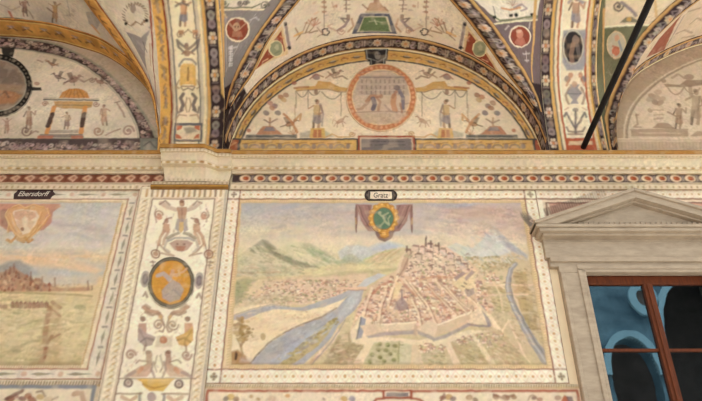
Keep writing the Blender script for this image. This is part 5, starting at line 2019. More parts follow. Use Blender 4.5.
# hills at left
P((210, 196, 160), [(236, 264), (242, 254), (252, 246), (262, 240), (268, 241), (276, 248), (288, 256), (304, 262), (322, 268), (300, 276), (236, 276)], .95, 2)
P((168, 160, 138), [(253, 246), (262, 239.5), (268, 241), (276, 247), (270, 250), (262, 246)], .85, 2)
P((146, 134, 112), [(262, 240), (272, 246), (284, 254), (300, 261), (322, 268), (306, 268), (288, 263), (276, 256), (268, 250)], .75, 2.4)
P((218, 204, 166), [(272, 250), (284, 246), (296, 242), (306, 242), (318, 248), (332, 257), (344, 264), (320, 266), (300, 262), (286, 256)], .95, 2)
P((178, 176, 142), [(300, 244), (309, 243), (320, 249), (333, 257), (342, 264), (328, 262), (316, 256), (306, 250)], .7, 2.4)
P((180, 182, 150), [(338, 263), (346, 255), (352, 254), (360, 259), (370, 265), (356, 266)], .8, 2.2)
P((222, 204, 154), [(300, 270), (340, 264), (400, 262), (408, 268), (390, 274), (340, 276), (300, 276)], .85, 3)
P((194, 184, 148), [(234, 258), (252, 262), (280, 268), (300, 272), (276, 276), (234, 276)], .5, 5)
P((166, 156, 114), [(316, 276), (342, 272), (372, 270), (402, 267), (402, 270), (372, 274), (340, 277)], .6, 2.5)
K.line((186, 160, 120), [(234, 272), (256, 273), (280, 272)], 1.6, .6)
speckle(K, (240, 270, 290, 280), [(186, 140, 116), (176, 160, 124)], 26, .7, 1.6, .5)
P((166, 160, 124), [(233, 281), (246, 278), (256, 280), (250, 294), (238, 305), (232, 304)], .8, 3)
# near plain, left town
P((226, 194, 162), [(252, 282), (290, 278), (340, 275), (370, 272), (366, 284), (348, 296), (318, 304), (270, 306), (236, 308), (240, 300)], .85, 4)
K.line((232, 204, 160), [(258, 281), (240, 303)], 2.2, .9)
P((224, 198, 154), [(250, 284), (262, 281), (266, 292), (248, 297)], .8, 2)


def town(box, inside, n, slope=0.0, sc=1.0, greens=.12, walls=((244, 220, 188), (234, 206, 176), (222, 188, 160)), roofs=((192, 138, 112), (176, 124, 104), (204, 156, 126), (162, 130, 120), (184, 146, 130))):
    poly = np.array(inside, float)

    def ok(x, y):
        c = False
        m = len(poly)
        for i in range(m):
            a, b = poly[i], poly[(i + 1) % m]
            if (a[1] > y) != (b[1] > y) and x < (b[0] - a[0]) * (y - a[1]) / (b[1] - a[1]) + a[0]:
                c = not c
        return c
    pts = []
    while len(pts) < n:
        x, y = random.uniform(box[0], box[2]), random.uniform(box[1], box[3])
        if ok(x, y):
            pts.append((y, x))
    pts.sort()
    for y, x in pts:
        w, h = random.uniform(1.8, 3.6) * sc, random.uniform(1.6, 3.2) * sc
        s = slope * w
        if random.random() < greens:
            K.ell(J((150, 148, 100)), x, y, w * .6, h * .5, 0, .7, n=8)
            continue
        P(J(random.choice(walls), 9), [(x, y), (x + w, y + s), (x + w, y + s + h), (x, y + h)], .8, .7)
        P(J(random.choice(roofs), 12), [(x - .3, y + .2), (x + .8, y - h * .55), (x + w, y + s - h * .5), (x + w + .2, y + s + .3)], .8, .7)
        if random.random() < .4:
            K.line((120, 92, 84), [(x + w, y + s), (x + w, y + s + h)], .8, .5)


town((240, 280, 370, 305), [(262, 283), (300, 280), (345, 276), (372, 273), (366, 282), (346, 294), (318, 302), (286, 304), (256, 304), (246, 300)], 300, 0, .8, .2)
speckle(K, (262, 279, 350, 284), [(150, 140, 100), (186, 140, 116)], 40, .7, 1.5, .5)
P((192, 180, 140), [(240, 298), (276, 294), (300, 296), (286, 304), (250, 307)], .5, 4)
# sandy bank
P((236, 212, 172), [(232, 308), (270, 304), (300, 309), (330, 303), (346, 296), (342, 306), (326, 318), (302, 327), (284, 335), (266, 346), (252, 360), (232, 366)], .95, 2)
K.mottle(.25, .07, .04, (222, 192, 150), .4, (-1.12, -.1, 3.8, 4.4))
# side arm and main stream
RV, RVL, RVD = (174, 170, 170), (198, 196, 192), (140, 132, 132)
P(RV, [(232, 316), (240, 314), (252, 310), (264, 307), (274, 305.5), (288, 307), (302, 307.5), (318, 302), (336, 296), (350, 290), (356, 290), (344, 299), (326, 306), (304, 311), (288, 309.5), (274, 309), (258, 314), (246, 319), (232, 320)], .95)
K.line(RVD, [(234, 315), (254, 308.5), (272, 304.6), (290, 306.6)], 1.0, .6)
P(RVL, [(378, 273.5), (386, 275), (376, 280), (366, 287), (357, 287), (364, 280)], .95)
P(RV, [(352, 290.5), (364, 290), (361, 300), (356, 309), (346, 318), (338, 326), (332, 336), (324, 346), (312, 356), (302, 365.5), (250, 365.5), (254, 358), (268, 344), (285, 332.5), (304, 324), (322, 317), (336, 309), (345, 300)], .98)
P(RVL, [(353, 292), (361, 292), (358, 301), (350, 312), (340, 320), (336, 318), (344, 306)], .7, 2)
P((186, 188, 196), [(290, 346), (310, 332), (330, 322), (334, 324), (314, 338), (296, 352), (284, 362), (278, 362)], .6, 3)
K.line((120, 104, 92), [(250, 364), (256, 356), (268, 343.5), (285, 332), (304, 323.5), (322, 316.5), (336, 308)], 1.3, .8)
P((188, 168, 118), [(338, 316), (334, 324), (328, 334), (318, 346), (302, 358), (290, 365.5), (278, 365.5), (288, 356), (302, 343), (316, 332), (328, 322)], .95, 1.2)
for _ in range(90):
    k = random.random()
    x_, y_ = 336 - 52 * k + random.uniform(-1, 1) * (2 + 7 * k), 320 + 42 * k + random.uniform(-3, 3)
    K.ell(J((160, 140, 90) if random.random() < .6 else (206, 186, 136)), x_, y_, 1.6, 1.2, 0, .6, n=8)
P((226, 196, 164), [(338, 328), (340, 332), (333, 344), (324, 352), (318, 358), (314, 358), (320, 350), (330, 340)], .9)
P((190, 146, 118), [(316, 356), (321, 355), (314, 362), (309, 365), (305, 365)], .6, 1.5)
K.line(RVD, [(345, 320), (338, 332), (328, 346), (317, 358), (311, 365)], 1.1, .6)
# bridge
K.line((226, 190, 156), [(342, 288), (352, 289), (366, 288)], 2.6, .95)
K.line((170, 130, 108), [(344, 290), (366, 290)], 1, .7)
# tree and figure at the left corner
P((172, 126, 76), [(231, 352), (238, 350), (246, 356), (252, 365.5), (231, 365.5)], .9, 2)
K.line((176, 146, 106), [(243, 356), (241, 346), (244, 338), (242, 330)], 2.0, .9)
K.line((150, 120, 84), [(241, 346), (237, 338)], 1.1, .7)
for _ in range(70):
    an, rr = random.uniform(0, 6.28), random.uniform(0, 1) ** .6
    x_, y_ = 241.5 + 8 * rr * math.cos(an), 329 + 13 * rr * math.sin(an)
    if y_ < 318:
        x_ = 241 + (x_ - 241) * .5
    K.ell(J(random.choice([(176, 140, 86), (160, 126, 76), (190, 160, 108), (146, 112, 66)])), x_, y_, 2.2, 1.6, random.uniform(-1, 1), .65, n=8)
for _ in range(14):
    K.ell(J((160, 130, 84)), random.uniform(246, 254), random.uniform(329, 338), 1.3, 1, 0, .7, n=8)
K.ell((180, 156, 110), 263, 337, 2.6, 3.6, 0, .85)
K.line((70, 48, 40), [(236, 354), (236, 359)], 2.0, .9)
K.ell((120, 80, 56), 236, 352.6, 1, 1, 0, .9)
P((200, 186, 176), [(241, 358), (250, 358), (256, 364), (240, 362)], .5, 3)
speckle(K, (284, 311, 330, 319), [(196, 140, 110), (186, 120, 96)], 26, .5, 1, .6)

# right-hand plain
P((204, 180, 142), [(458, 268), (476, 258), (500, 256), (512, 252), (524, 256), (530, 262), (540, 310), (549, 366), (500, 366), (478, 312)], .95, 3)
P((210, 194, 160), [(448, 264), (470, 258), (498, 257), (516, 258), (514, 264), (480, 274), (456, 274)], .8, 3)
for _ in range(150):
    x_, y_ = random.uniform(462, 511), random.uniform(256.5, 271)
    K.ell(J(random.choice([(150, 140, 92), (176, 158, 110), (128, 120, 82), (196, 160, 110)])), x_, y_, 1.3, 1.0, 0, .65, n=8)
K.line((170, 150, 108), [(466, 276), (486, 272), (506, 264), (514, 262)], 2.4, .55)
P((218, 194, 154), [(478, 278), (500, 270), (512, 266), (508, 284), (480, 284)], .7, 3)
for y_ in (285.6, 295):
    K.line((232, 198, 160), [(478, y_), (500, y_ - .6), (538, y_ - 1)], 1.4, .85)
for x0, y0, x1, y1, c_ in ((480, 287, 490, 294, (190, 160, 116)), (492, 287, 507, 294, (176, 158, 110)), (482, 297, 494, 308, (198, 176, 128)), (495, 297, 509, 312, (200, 184, 134)),
                           (512, 286, 528, 293, (196, 162, 112)), (513, 272, 526, 284, (182, 156, 106)), (515, 297, 532, 312, (184, 156, 104)), (520, 314, 536, 330, (172, 146, 96))):
    P(c_, [(x0, y0), (x1, y0), (x1 + 2, y1), (x0 + 2, y1)], .75, 2)
    speckle(K, (x0, y0, x1, y1), [(150, 134, 88), (206, 176, 126), (190, 140, 104)], 9, .7, 1.5, .5)
for q in ([(486, 271), (496, 286), (500, 296), (503, 312)], [(500, 285), (517, 300), (520, 312)], [(484, 310), (496, 328), (514, 346), (531, 364)], [(500, 334), (508, 322), (514, 320)], [(508, 320), (520, 345), (527, 362)], [(478, 285), (482, 300), (492, 318), (502, 334)]):
    K.line((232, 204, 166), q, 1.8, .75)
town((478, 270, 504, 284), [(478, 270), (500, 274), (504, 283), (478, 284)], 26, 0, .9)
RVR = [(516, 264), (511, 269), (508.5, 278), (508, 286), (510, 296), (515, 308), (520, 318), (525, 328), (532, 340), (539, 350), (546, 361)]
for i in range(len(RVR) - 1):
    K.line((158, 152, 148), RVR[i:i + 2], 3.6 + i * .42, .95)
K.line((196, 190, 186), [(x - .9, y) for x, y in RVR], 1.2, .7)
K.line((120, 108, 100), [(x + 2.2, y) for x, y in RVR[2:]], 1.0, .6)

# the city
P((222, 186, 152), [(350, 334), (356, 312), (364, 298), (370, 286), (386, 276), (400, 268), (404, 256), (412, 248), (430, 243), (446, 247), (458, 254), (470, 262), (480, 270), (486, 288), (494, 308), (486, 322), (440, 334), (372, 336)], .95, 2)
P((226, 198, 166), [(396, 274), (400, 258), (410, 249), (426, 244), (446, 248), (460, 256), (474, 268), (462, 280), (430, 276)], .8, 2)
town((352, 258, 492, 330), [(352, 328), (358, 308), (366, 294), (384, 280), (400, 272), (430, 272), (456, 270), (474, 272), (484, 290), (490, 308), (478, 314), (440, 326), (372, 324)], 620, .12, 1.12, .05)
town((402, 248, 474, 276), [(402, 272), (406, 256), (414, 250), (440, 248), (456, 256), (472, 268), (460, 274)], 120, .1, .9, .12, roofs=((170, 138, 124), (156, 124, 110), (186, 146, 126), (140, 112, 100)))
# streets fanning downhill
for q in ([(397, 279), (392, 290), (388, 304)], [(404, 279), (414, 292), (424, 306)], [(410, 283), (426, 302), (436, 324)], [(424, 282), (440, 298), (456, 314)], [(436, 280), (452, 296), (466, 312)], [(462, 288), (478, 306), (486, 316)], [(372, 288), (366, 304), (362, 322)], [(386, 290), (380, 308), (378, 324)], [(446, 286), (458, 300), (472, 310)], [(412, 300), (418, 312), (420, 324)]):
    K.line((238, 210, 174), q, 2.0, .8)
    K.line((158, 104, 84), [(x + 2, y + 1) for x, y in q], 1.1, .55)
for q in ([(392, 281), (380, 286), (372, 294)], [(404, 284), (416, 296)], [(428, 288), (440, 300), (446, 310)]):
    K.line((186, 112, 84), q, 2.2, .5)
P((236, 206, 158), [(396, 281), (402, 284), (398, 298), (392, 300)], .8)
P((146, 128, 128), [(396, 302), (402, 296), (408, 304), (408, 310), (394, 310)], .7)
K.line((130, 112, 112), [(402, 290), (402, 300)], 1.2, .8)
# fortress on the crag
for x_, y_, w_, h_ in ((405, 250, 6, 7), (412, 246, 7, 6), (420, 247, 5, 7), (427, 244, 6, 5), (434, 246, 5, 7), (440, 249, 6, 6), (447, 254, 7, 7), (455, 260, 6, 6), (460, 264, 8, 5), (416, 254, 6, 6), (426, 252, 7, 5)):
    P(J((222, 192, 166), 8), [(x_, y_), (x_ + w_, y_ + 1), (x_ + w_, y_ + h_ + 1), (x_, y_ + h_)], .9, .7)
    P(J((150, 118, 104), 10), [(x_ - .4, y_ + .3), (x_ + 1.4, y_ - 1.8), (x_ + w_, y_ - 1), (x_ + w_ + .3, y_ + 1.2)], .9, .7)
    K.line((136, 108, 98), [(x_ + w_, y_ + 1), (x_ + w_, y_ + h_)], 1.1, .6)
for x_, y0, y1 in ((426, 238, 246), (407, 246, 252), (439, 243, 250), (431, 241, 247)):
    K.line((126, 98, 88), [(x_, y0), (x_, y1)], 1.6, .9)
K.line((110, 86, 78), [(426, 236), (426, 240)], .9, .9)
P((196, 162, 134), [(404, 256), (409, 252), (408, 266), (402, 276), (398, 276)], .8)
K.line((150, 112, 92), [(410, 254), (404, 268), (399, 277)], 1.2, .6)
for _ in range(40):
    x_, y_ = random.uniform(406, 468), random.uniform(252, 274)
    K.line(J((146, 116, 104)), [(x_, y_), (x_ + random.uniform(1, 3), y_ + random.uniform(-1, 1.6))], 1.0, .6)
P((234, 206, 160), [(452, 284), (462, 276), (472, 270), (479, 270), (474, 282), (478, 292), (470, 296), (458, 288)], .9, 1.4)
P((164, 140, 136), [(454, 278), (463, 271), (466, 273), (456, 281)], .85)
P((176, 150, 142), [(464, 278), (472, 270), (475, 272), (466, 281)], .85)
P((168, 146, 140), [(464, 290), (474, 288), (475, 294), (468, 297)], .8)
for x_, y_ in ((462, 286), (466, 289), (464, 283)):
    K.line((110, 88, 80), [(x_, y_), (x_ + 2, y_ + 1)], 1.4, .7)
K.line((206, 150, 112), [(420, 280), (434, 276), (452, 278)], 1.8, .6)
# moat, bastions and walls
P((232, 208, 172), [(344, 344), (352, 330), (360, 316), (372, 318), (370, 336), (420, 340), (470, 330), (500, 332), (500, 340), (452, 346), (372, 344), (346, 346)], .95, 1.6)
P((146, 148, 158), [(361, 317), (366, 319), (362, 338), (356, 339)], .9)
K.line((100, 94, 100), [(361, 318), (357, 338)], 1.2, .7)
P((222, 194, 160), [(360, 326), (372, 324), (381, 324), (382, 332), (366, 336)], .95)
P((160, 150, 148), [(366, 336), (382, 332), (415, 330), (414, 334), (384, 336), (368, 338)], .8, 1.4)
P((226, 200, 166), [(381, 324), (416, 322), (416, 329), (382, 331)], .98)
K.line((246, 222, 188), [(382, 324.4), (416, 322.4)], 1.2, .9)
K.line((178, 140, 116), [(370, 322.6), (416, 320.8)], 1.0, .6)
P((196, 166, 140), [(413, 334), (415, 324), (418, 326), (416, 336)], .8)
P((228, 200, 168), [(417, 329), (428, 320), (438, 324), (435, 337)], .98)
P((158, 146, 146), [(417, 330), (435, 337.4), (446, 334), (470, 322), (470, 326), (446, 338), (434, 341), (418, 334)], .8, 1.4)
P((216, 186, 152), [(435, 337), (438, 325), (470, 312), (470, 319), (440, 334)], .98)
K.line((246, 222, 188), [(438, 325), (470, 312.4)], 1.4, .9)
P((230, 204, 168), [(468, 323), (471, 313), (480, 307), (489, 325)], .98)
K.line((144, 130, 130), [(468, 324), (478, 326), (490, 326)], 1.8, .8)
P((150, 140, 142), [(480, 305), (484, 306), (492, 326), (488, 326)], .8)
K.line((238, 212, 172), [(478, 304), (492, 320), (502, 332)], 2.2, .8)
# gardens and fields along the lower edge
P((176, 154, 118), [(338, 336), (350, 332), (352, 343), (364, 346), (356, 366), (322, 366)], .92, 2)
P((216, 186, 150), [(340, 334), (348, 334), (348, 342), (342, 342)], .8)
speckle(K, (328, 342, 358, 363), [(136, 120, 78), (196, 168, 116), (206, 186, 150)], 46, .8, 1.8, .55)
P((232, 206, 168), [(366, 342), (374, 344), (362, 366), (352, 366)], .9)
P((198, 184, 144), [(374, 343), (400, 341), (399, 366), (362, 366)], .95, 1.4)
for x_, y_ in ((380, 344), (388, 345), (395, 346), (378, 350), (390, 354), (380, 357), (386, 350), (372, 355), (394, 360), (384, 361), (370, 362)):
    K.ell(J((140, 136, 82)), x_, y_, 2.4, 2.0, 0, .8)
    K.ell((104, 100, 60), x_ + .8, y_ + .9, 1.4, 1, 0, .6)
P((206, 194, 158), [(399, 343), (412, 345), (411, 366), (398, 366)], .95, 1.2)
K.line((160, 150, 104), [(399, 343), (398, 365)], 1.4, .8)
P((226, 198, 162), [(412, 344), (418, 345), (424, 366), (411, 366)], .9)
P((200, 184, 146), [(420, 352), (440, 350), (450, 366), (426, 366)], .9, 1.6)
town((416, 343, 446, 352), [(416, 344), (442, 343), (446, 351), (420, 352)], 36, 0, .85, .05)
speckle(K, (424, 355, 446, 364), [(140, 132, 82), (206, 186, 130)], 16, 1, 2, .6)
P((234, 208, 172), [(444, 342), (450, 342), (466, 366), (454, 366)], .9)
P((188, 168, 126), [(450, 342), (470, 336), (492, 366), (462, 366)], .92, 1.6)
town((452, 334, 474, 346), [(452, 340), (470, 334), (474, 342), (456, 346)], 24, 0, .85, .1)
speckle(K, (462, 348, 486, 364), [(146, 134, 82), (200, 170, 116)], 30, .9, 1.9, .55)
P((232, 206, 168), [(470, 334), (475, 334), (498, 366), (490, 366)], .9)
P((194, 172, 132), [(474, 334), (500, 330), (532, 366), (498, 366)], .9, 1.8)
town((474, 332, 504, 348), [(474, 335), (500, 332), (506, 346), (486, 348)], 34, 0, .85, .2)
speckle(K, (490, 344, 524, 364), [(146, 130, 82), (196, 150, 116), (206, 186, 136)], 60, .8, 1.8, .5)
def field(pts, cols, n, ln, ang=0.0, w=1.0, a=.5):
    q = np.array(pts, float)
    lo, hi = q.min(0), q.max(0)
    done = 0
    while done < n:
        x, y = random.uniform(lo[0], hi[0]), random.uniform(lo[1], hi[1])
        c = False
        for i in range(len(q)):
            A, B = q[i], q[(i + 1) % len(q)]
            if (A[1] > y) != (B[1] > y) and x < (B[0] - A[0]) * (y - A[1]) / (B[1] - A[1]) + A[0]:
                c = not c
        if not c:
            continue
        done += 1
        l_ = ln * random.uniform(.5, 1.4)
        g_ = ang + random.uniform(-.25, .25)
        K.line(J(random.choice(cols), 12), [(x, y), (x + l_ * math.cos(g_), y + l_ * math.sin(g_))], w * random.uniform(.7, 1.5), a * random.uniform(.6, 1.1))


TAN = ((150, 132, 92), (206, 186, 146), (226, 204, 168), (164, 146, 106), (190, 150, 118))
field([(338, 336), (364, 346), (356, 366), (322, 366)], TAN, 90, 3.5, -.2)
field([(374, 343), (400, 341), (399, 366), (362, 366)], ((150, 142, 98), (176, 168, 122), (214, 200, 160)), 70, 3, .1)
field([(420, 352), (440, 350), (450, 366), (426, 366)], TAN, 40, 3, .1)
field([(450, 342), (470, 336), (492, 366), (462, 366)], TAN, 80, 3, .3)
field([(474, 334), (500, 330), (532, 366), (498, 366)], TAN, 120, 3, .6)
field([(500, 300), (512, 300), (534, 345), (516, 340)], TAN, 80, 3, .5)
field([(512, 270), (530, 268), (544, 345), (530, 335)], ((136, 112, 76), (176, 146, 102), (206, 176, 134), (150, 128, 88)), 120, 3.5, .2)
field([(478, 284), (508, 282), (510, 312), (490, 312)], TAN, 90, 3, .2)
field([(470, 256), (516, 256), (510, 268), (474, 276)], ((160, 146, 104), (214, 196, 156), (186, 160, 118)), 80, 3.5, -.15)
field([(246, 250), (262, 241), (280, 252), (318, 266), (296, 266), (270, 254)], ((132, 128, 104), (150, 146, 116), (146, 152, 118)), 60, 5, .55, 1.3, .5)
field([(300, 246), (312, 246), (340, 262), (326, 264)], ((156, 166, 126), (174, 178, 140)), 40, 5, .55, 1.3, .5)
field([(234, 282), (252, 280), (250, 292), (238, 304)], ((132, 138, 92), (170, 166, 120), (196, 176, 130)), 50, 3, .2, 1.3, .5)
field([(240, 258), (262, 242), (300, 262), (300, 274), (236, 276)], ((156, 150, 118), (226, 208, 168), (186, 172, 132), (140, 136, 108)), 110, 5, .35, 1.2, .4)
field([(272, 250), (304, 242), (344, 262), (330, 268), (300, 262)], ((170, 170, 134), (226, 212, 172), (196, 182, 140)), 80, 5, .5, 1.2, .4)
field([(236, 266), (400, 262), (370, 276), (300, 278), (240, 282)], ((226, 204, 160), (190, 174, 130), (206, 170, 136)), 130, 6, 0, 1.0, .4)
field([(236, 310), (300, 310), (340, 300), (320, 318), (270, 342), (250, 362)], ((226, 196, 154), (244, 222, 184), (214, 178, 140)), 90, 5, -.2, 1.2, .4)
field([(270, 345), (330, 312), (334, 326), (300, 356), (262, 364)], ((150, 150, 156), (196, 194, 194), (176, 176, 184)), 60, 7, -.55, 1.2, .5)
field([(360, 262), (404, 248), (412, 258), (372, 268)], ((196, 168, 124), (226, 204, 160), (186, 184, 140)), 40, 5, -.5, 1.1, .5)
field([(250, 205), (440, 205), (430, 236), (250, 236)], ((176, 172, 168), (222, 206, 176), (206, 190, 172), (190, 180, 172)), 120, 14, 0, 2.2, .22)
field([(424, 206), (522, 206), (524, 240), (424, 236)], ((190, 154, 138), (226, 200, 172), (206, 178, 158), (180, 160, 156)), 110, 14, .05, 2.2, .26)
field([(440, 250), (494, 228), (526, 258), (444, 264)], ((216, 210, 196), (176, 172, 168), (196, 190, 178)), 60, 5, .7, 1.3, .45)
P((152, 126, 84), [(231, 363), (548, 363), (549, 366), (231, 366)], .45, 2)
K.mottle(.22, .12, .05, None, 0, (-1.12, 1.79, 3.75, 5.0))
# coat of arms with its drapery
DR, DRD, DRL = (158, 118, 106), (122, 88, 82), (186, 146, 130)
for f_ in (1, -1):
    X_ = lambda x: 384 + f_ * (x - 384)
    Q = lambda q: [(X_(a), b) for a, b in q]
    P(DR, Q([(355.5, 204), (372, 205), (370, 222), (377, 232), (368, 231), (361, 221), (358.5, 212), (357.5, 224), (356, 234), (355, 222)]), .95)
    K.line(DRD, Q([(359, 206), (363, 218), (370, 228)]), 1.5, .8)
    K.line(DRL, Q([(358, 206), (361, 216), (366, 224)]), 1.0, .7)
    K.line(DRL, Q([(363, 206), (368, 218), (372, 226)]), 1.1, .6)
    K.line(DRD, Q([(356.4, 206), (356, 220), (356.2, 232)]), 1.4, .7)
    K.line((196, 160, 96), Q([(355.6, 218), (356, 224)]), 1.2, .7)
    K.line(DRD, Q([(368, 206), (371, 212)]), 1.2, .7)
CF = (383.6, 218.0)
P(DRD, [(374, 232), (379, 240), (385, 242), (391, 239), (395, 231)], .85, 1)
K.ell((176, 116, 46), *CF, 14.2, 15.0, 0, 1, n=40)
K.ell((222, 166, 74), *CF, 13.0, 13.8, 0, 1, n=40)
for i in range(14):
    an = i / 14 * 6.283
    K.ell(J((206, 146, 62)), CF[0] + 13.2 * math.cos(an), CF[1] + 13.8 * math.sin(an), 2.7, 2.5, 0, .9, n=10)
    K.ell((236, 190, 104), CF[0] + 12.8 * math.cos(an + .1), CF[1] + 13.3 * math.sin(an + .1), 1.2, 1.1, 0, .85, n=8)
K.ell((150, 96, 40), CF[0], CF[1] + 1, 10.6, 11.6, 0, .9, n=36)
K.ell((100, 128, 100), CF[0], CF[1] + 1, 9.8, 10.8, 0, 1, n=36)
K.line((176, 176, 136), [(379, 214), (383, 217), (385, 222), (389, 225)], 2.2, .8)
K.line((176, 176, 136), [(383, 216), (388, 213)], 1.6, .75)
K.line((170, 172, 132), [(384, 222), (380, 227)], 1.5, .7)
K.line((186, 182, 140), [(389, 224), (388, 219), (390, 216)], 1.2, .7)
K.ell((180, 178, 138), 380, 213, 1.6, 1.4, 0, .8)
K.ell((206, 146, 62), 384.6, 234.6, 4.6, 3.6, 0, .95)
K.ell((236, 190, 104), 384, 234, 2.2, 1.6, 0, .8)
K.line((160, 104, 44), [(380, 237), (384.6, 238.4), (389, 236.6)], 1.2, .8)

# ---- border of the city fresco (in wall metres)
OL, OR = -1.288, 1.935          # outer lines
IL, IR = -1.160, 1.812          # inner lines
ZT1, ZT0, ZB1, ZB0 = at(351, 190.4)[1], at(351, 199.4)[1], at(351, 369.6)[1], at(351, 383.8)[1]
for q in ([(OL, ZB0), (OR, ZB0), (OR, ZB1), (OL, ZB1)], [(OL, ZT0), (OR, ZT0), (OR, ZT1), (OL, ZT1)], [(OL, ZB0), (IL, ZB0), (IL, ZT1), (OL, ZT1)], [(IR, ZB0), (OR, ZB0), (OR, ZT1), (IR, ZT1)]):
    P(BORD, q, 1, .6, uv=True)
for q in ([(IL, ZB1), (IR, ZB1), (IR, PZB), (IL, PZB)], [(IL, PZT), (IR, PZT), (IR, ZT0), (IL, ZT0)]):
    P((232, 202, 156), q, 1, .6, uv=True)
P((232, 202, 156), [(IL, PZB - .02), (lx(PZB), PZB - .02), (lx(PZT), PZT + .02), (IL, PZT + .02)], 1, .6, uv=True)
P((232, 202, 156), [(IR, PZB - .02), (rx(PZB), PZB - .02), (rx(PZT), PZT + .02), (IR, PZT + .02)], 1, .6, uv=True)
# gold bead next to the picture
x_ = lx(PZB)
while x_ < rx(PZB):
    K.line((186, 150, 92), [(x_, PZB - .022), (x_ + .004, PZB - .004)], .9, .7, uv=True)
    K.line((196, 158, 100), [(x_, PZT + .010), (x_ + .004, PZT + .026)], .8, .5, uv=True)
    x_ += .022
z_ = PZB
while z_ < PZT:
    K.line((186, 150, 92), [(lx(z_) - .030, z_), (lx(z_) - .010, z_ + .006)], .9, .6, uv=True)
    K.line((186, 150, 92), [(rx(z_) + .012, z_), (rx(z_) + .030, z_ + .006)], .9, .6, uv=True)
    z_ += .026
for q in ([(lx(PZT) - .004, PZT + .004), (rx(PZT) + .004, PZT + .004), (rx(PZB) + .004, PZB - .002), (lx(PZB) - .004, PZB - .002), (lx(PZT) - .004, PZT + .004)],):
    K.line((214, 184, 136), q, 1.6, .9, uv=True)
LN = (146, 92, 74)
K.line(LN, [(IL, ZB0), (IL, ZT1)], 1.3, .9, uv=True)
K.line(LN, [(IR, ZB0), (IR, ZT1)], 1.4, .9, uv=True)
K.line(LN, [(OR, ZB0), (OR, ZT1)], 1.5, .9, uv=True)
K.line((160, 116, 100), [(OL, ZB0), (OL, ZT1)], 1.2, .7, uv=True)
K.line(LN, [(OL, ZB0), (OR, ZB0)], 1.4, .9, uv=True)
K.line(LN, [(OL, ZB1), (OR, ZB1)], 1.3, .9, uv=True)
K.line((150, 100, 72), [(OL, ZT0), (OR, ZT0)], 1.7, .9, uv=True)
K.line((150, 104, 80), [(OL, ZT1), (OR, ZT1)], 1.2, .8, uv=True)
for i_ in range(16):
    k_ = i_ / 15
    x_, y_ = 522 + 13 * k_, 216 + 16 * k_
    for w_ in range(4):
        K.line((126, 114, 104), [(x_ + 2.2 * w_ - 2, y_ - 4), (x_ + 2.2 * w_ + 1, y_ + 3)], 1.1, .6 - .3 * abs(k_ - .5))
cxl, cxr = (OL + IL) / 2, (OR + IR) / 2
zt, zb = (ZT0 + ZT1) / 2, (ZB0 + ZB1) / 2
lozenge_band(K, ((IL, zt), (IR, zt), .048), 0)
lozenge_band(K, ((IL, zb), (IR, zb), .058), 0)
lozenge_band(K, ((cxl, ZB1), (cxl, ZT0), .052), 0)
lozenge_band(K, ((cxr, ZB1), (cxr, ZT0), .050), 0)
for cx_, cz_ in ((cxl, zt), (cxr, zt), (cxl, zb), (cxr, zb)):
    for k in range(4):
        an = k * math.pi / 2
        K.poly((158, 134, 100), [(cx_ + .02 * math.cos(an) + .014 * math.cos(q), cz_ + .024 * math.sin(an) + .016 * math.sin(q)) for q in np.linspace(0, 6.28, 8)], .9, .8, uv=True)
    K.poly((128, 106, 92), [(cx_ + .012 * math.cos(q), cz_ + .012 * math.sin(q)) for q in np.linspace(0, 6.28, 8)], .9, .8, uv=True)
K.mottle(.35, .3, .035)
sheet('picture', K, [ruled([(lx(PZB), PZB), (rx(PZB), PZB)], [(lx(PZT), PZT), (rx(PZT), PZT)], .0074)], 0, t)
fr = [ruled([(OL, ZB0), (OR, ZB0)], [(lx(PZB), PZB), (rx(PZB), PZB)], .0074), ruled([(OL, ZT1), (OR, ZT1)], [(lx(PZT), PZT), (rx(PZT), PZT)], .0074),
      ruled([(OL, ZB0), (OL, ZT1)], [(lx(PZB), PZB), (lx(PZT), PZT)], .0074), ruled([(OR, ZB0), (OR, ZT1)], [(rx(PZB), PZB), (rx(PZT), PZT)], .0074)]
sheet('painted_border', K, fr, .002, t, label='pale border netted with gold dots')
co = sheet('coat_of_arms', K, [fan(K.conv(oval(CF[0], CF[1], 15.2, 15.9, 0, 40)), .0074)], .006, t, rim=.006, label='green shield with a pale beast in a gilt frame')
# the title plaque
tp = 0.02


def rounded_plaque(px, zc, hw, hh, n=10):
    out = []
    for sx, a0 in ((1, -math.pi / 2), (-1, math.pi / 2)):
        for k in range(n + 1):
            an = a0 + math.pi * k / n
            out.append((px + sx * hw + hh * .8 * math.cos(an), zc + hh * math.sin(an)))
    return out


def text_part(name, body, x, z, w, h, y, mat, parent, shear=0.0):
    cu = bpy.data.curves.new(name, 'FONT')
    cu.body = body
    cu.align_x, cu.align_y = 'CENTER', 'CENTER'
    cu.shear = shear
    cu.extrude = .05
    ob = bpy.data.objects.new(name, cu)
    C.objects.link(ob)
    dg = bpy.context.evaluated_depsgraph_get()
    me = bpy.data.meshes.new_from_object(ob.evaluated_get(dg))
    bpy.data.objects.remove(ob)
    n = len(me.vertices)
    co = np.zeros(n * 3, np.float32)
    me.vertices.foreach_get('co', co)
    co = co.reshape(-1, 3)
    mn, mx = co.min(0), co.max(0)
    q = (co - (mn + mx) / 2) / np.maximum(mx - mn, 1e-6)
    out = np.stack([x + q[:, 0] * w, y - .002 * (q[:, 2] + .5), z + q[:, 1] * h], -1).astype(np.float32)
    me.vertices.foreach_set('co', out.ravel())
    me.update()
    me.name = name
    return link_mesh(name, me, mat, parent)


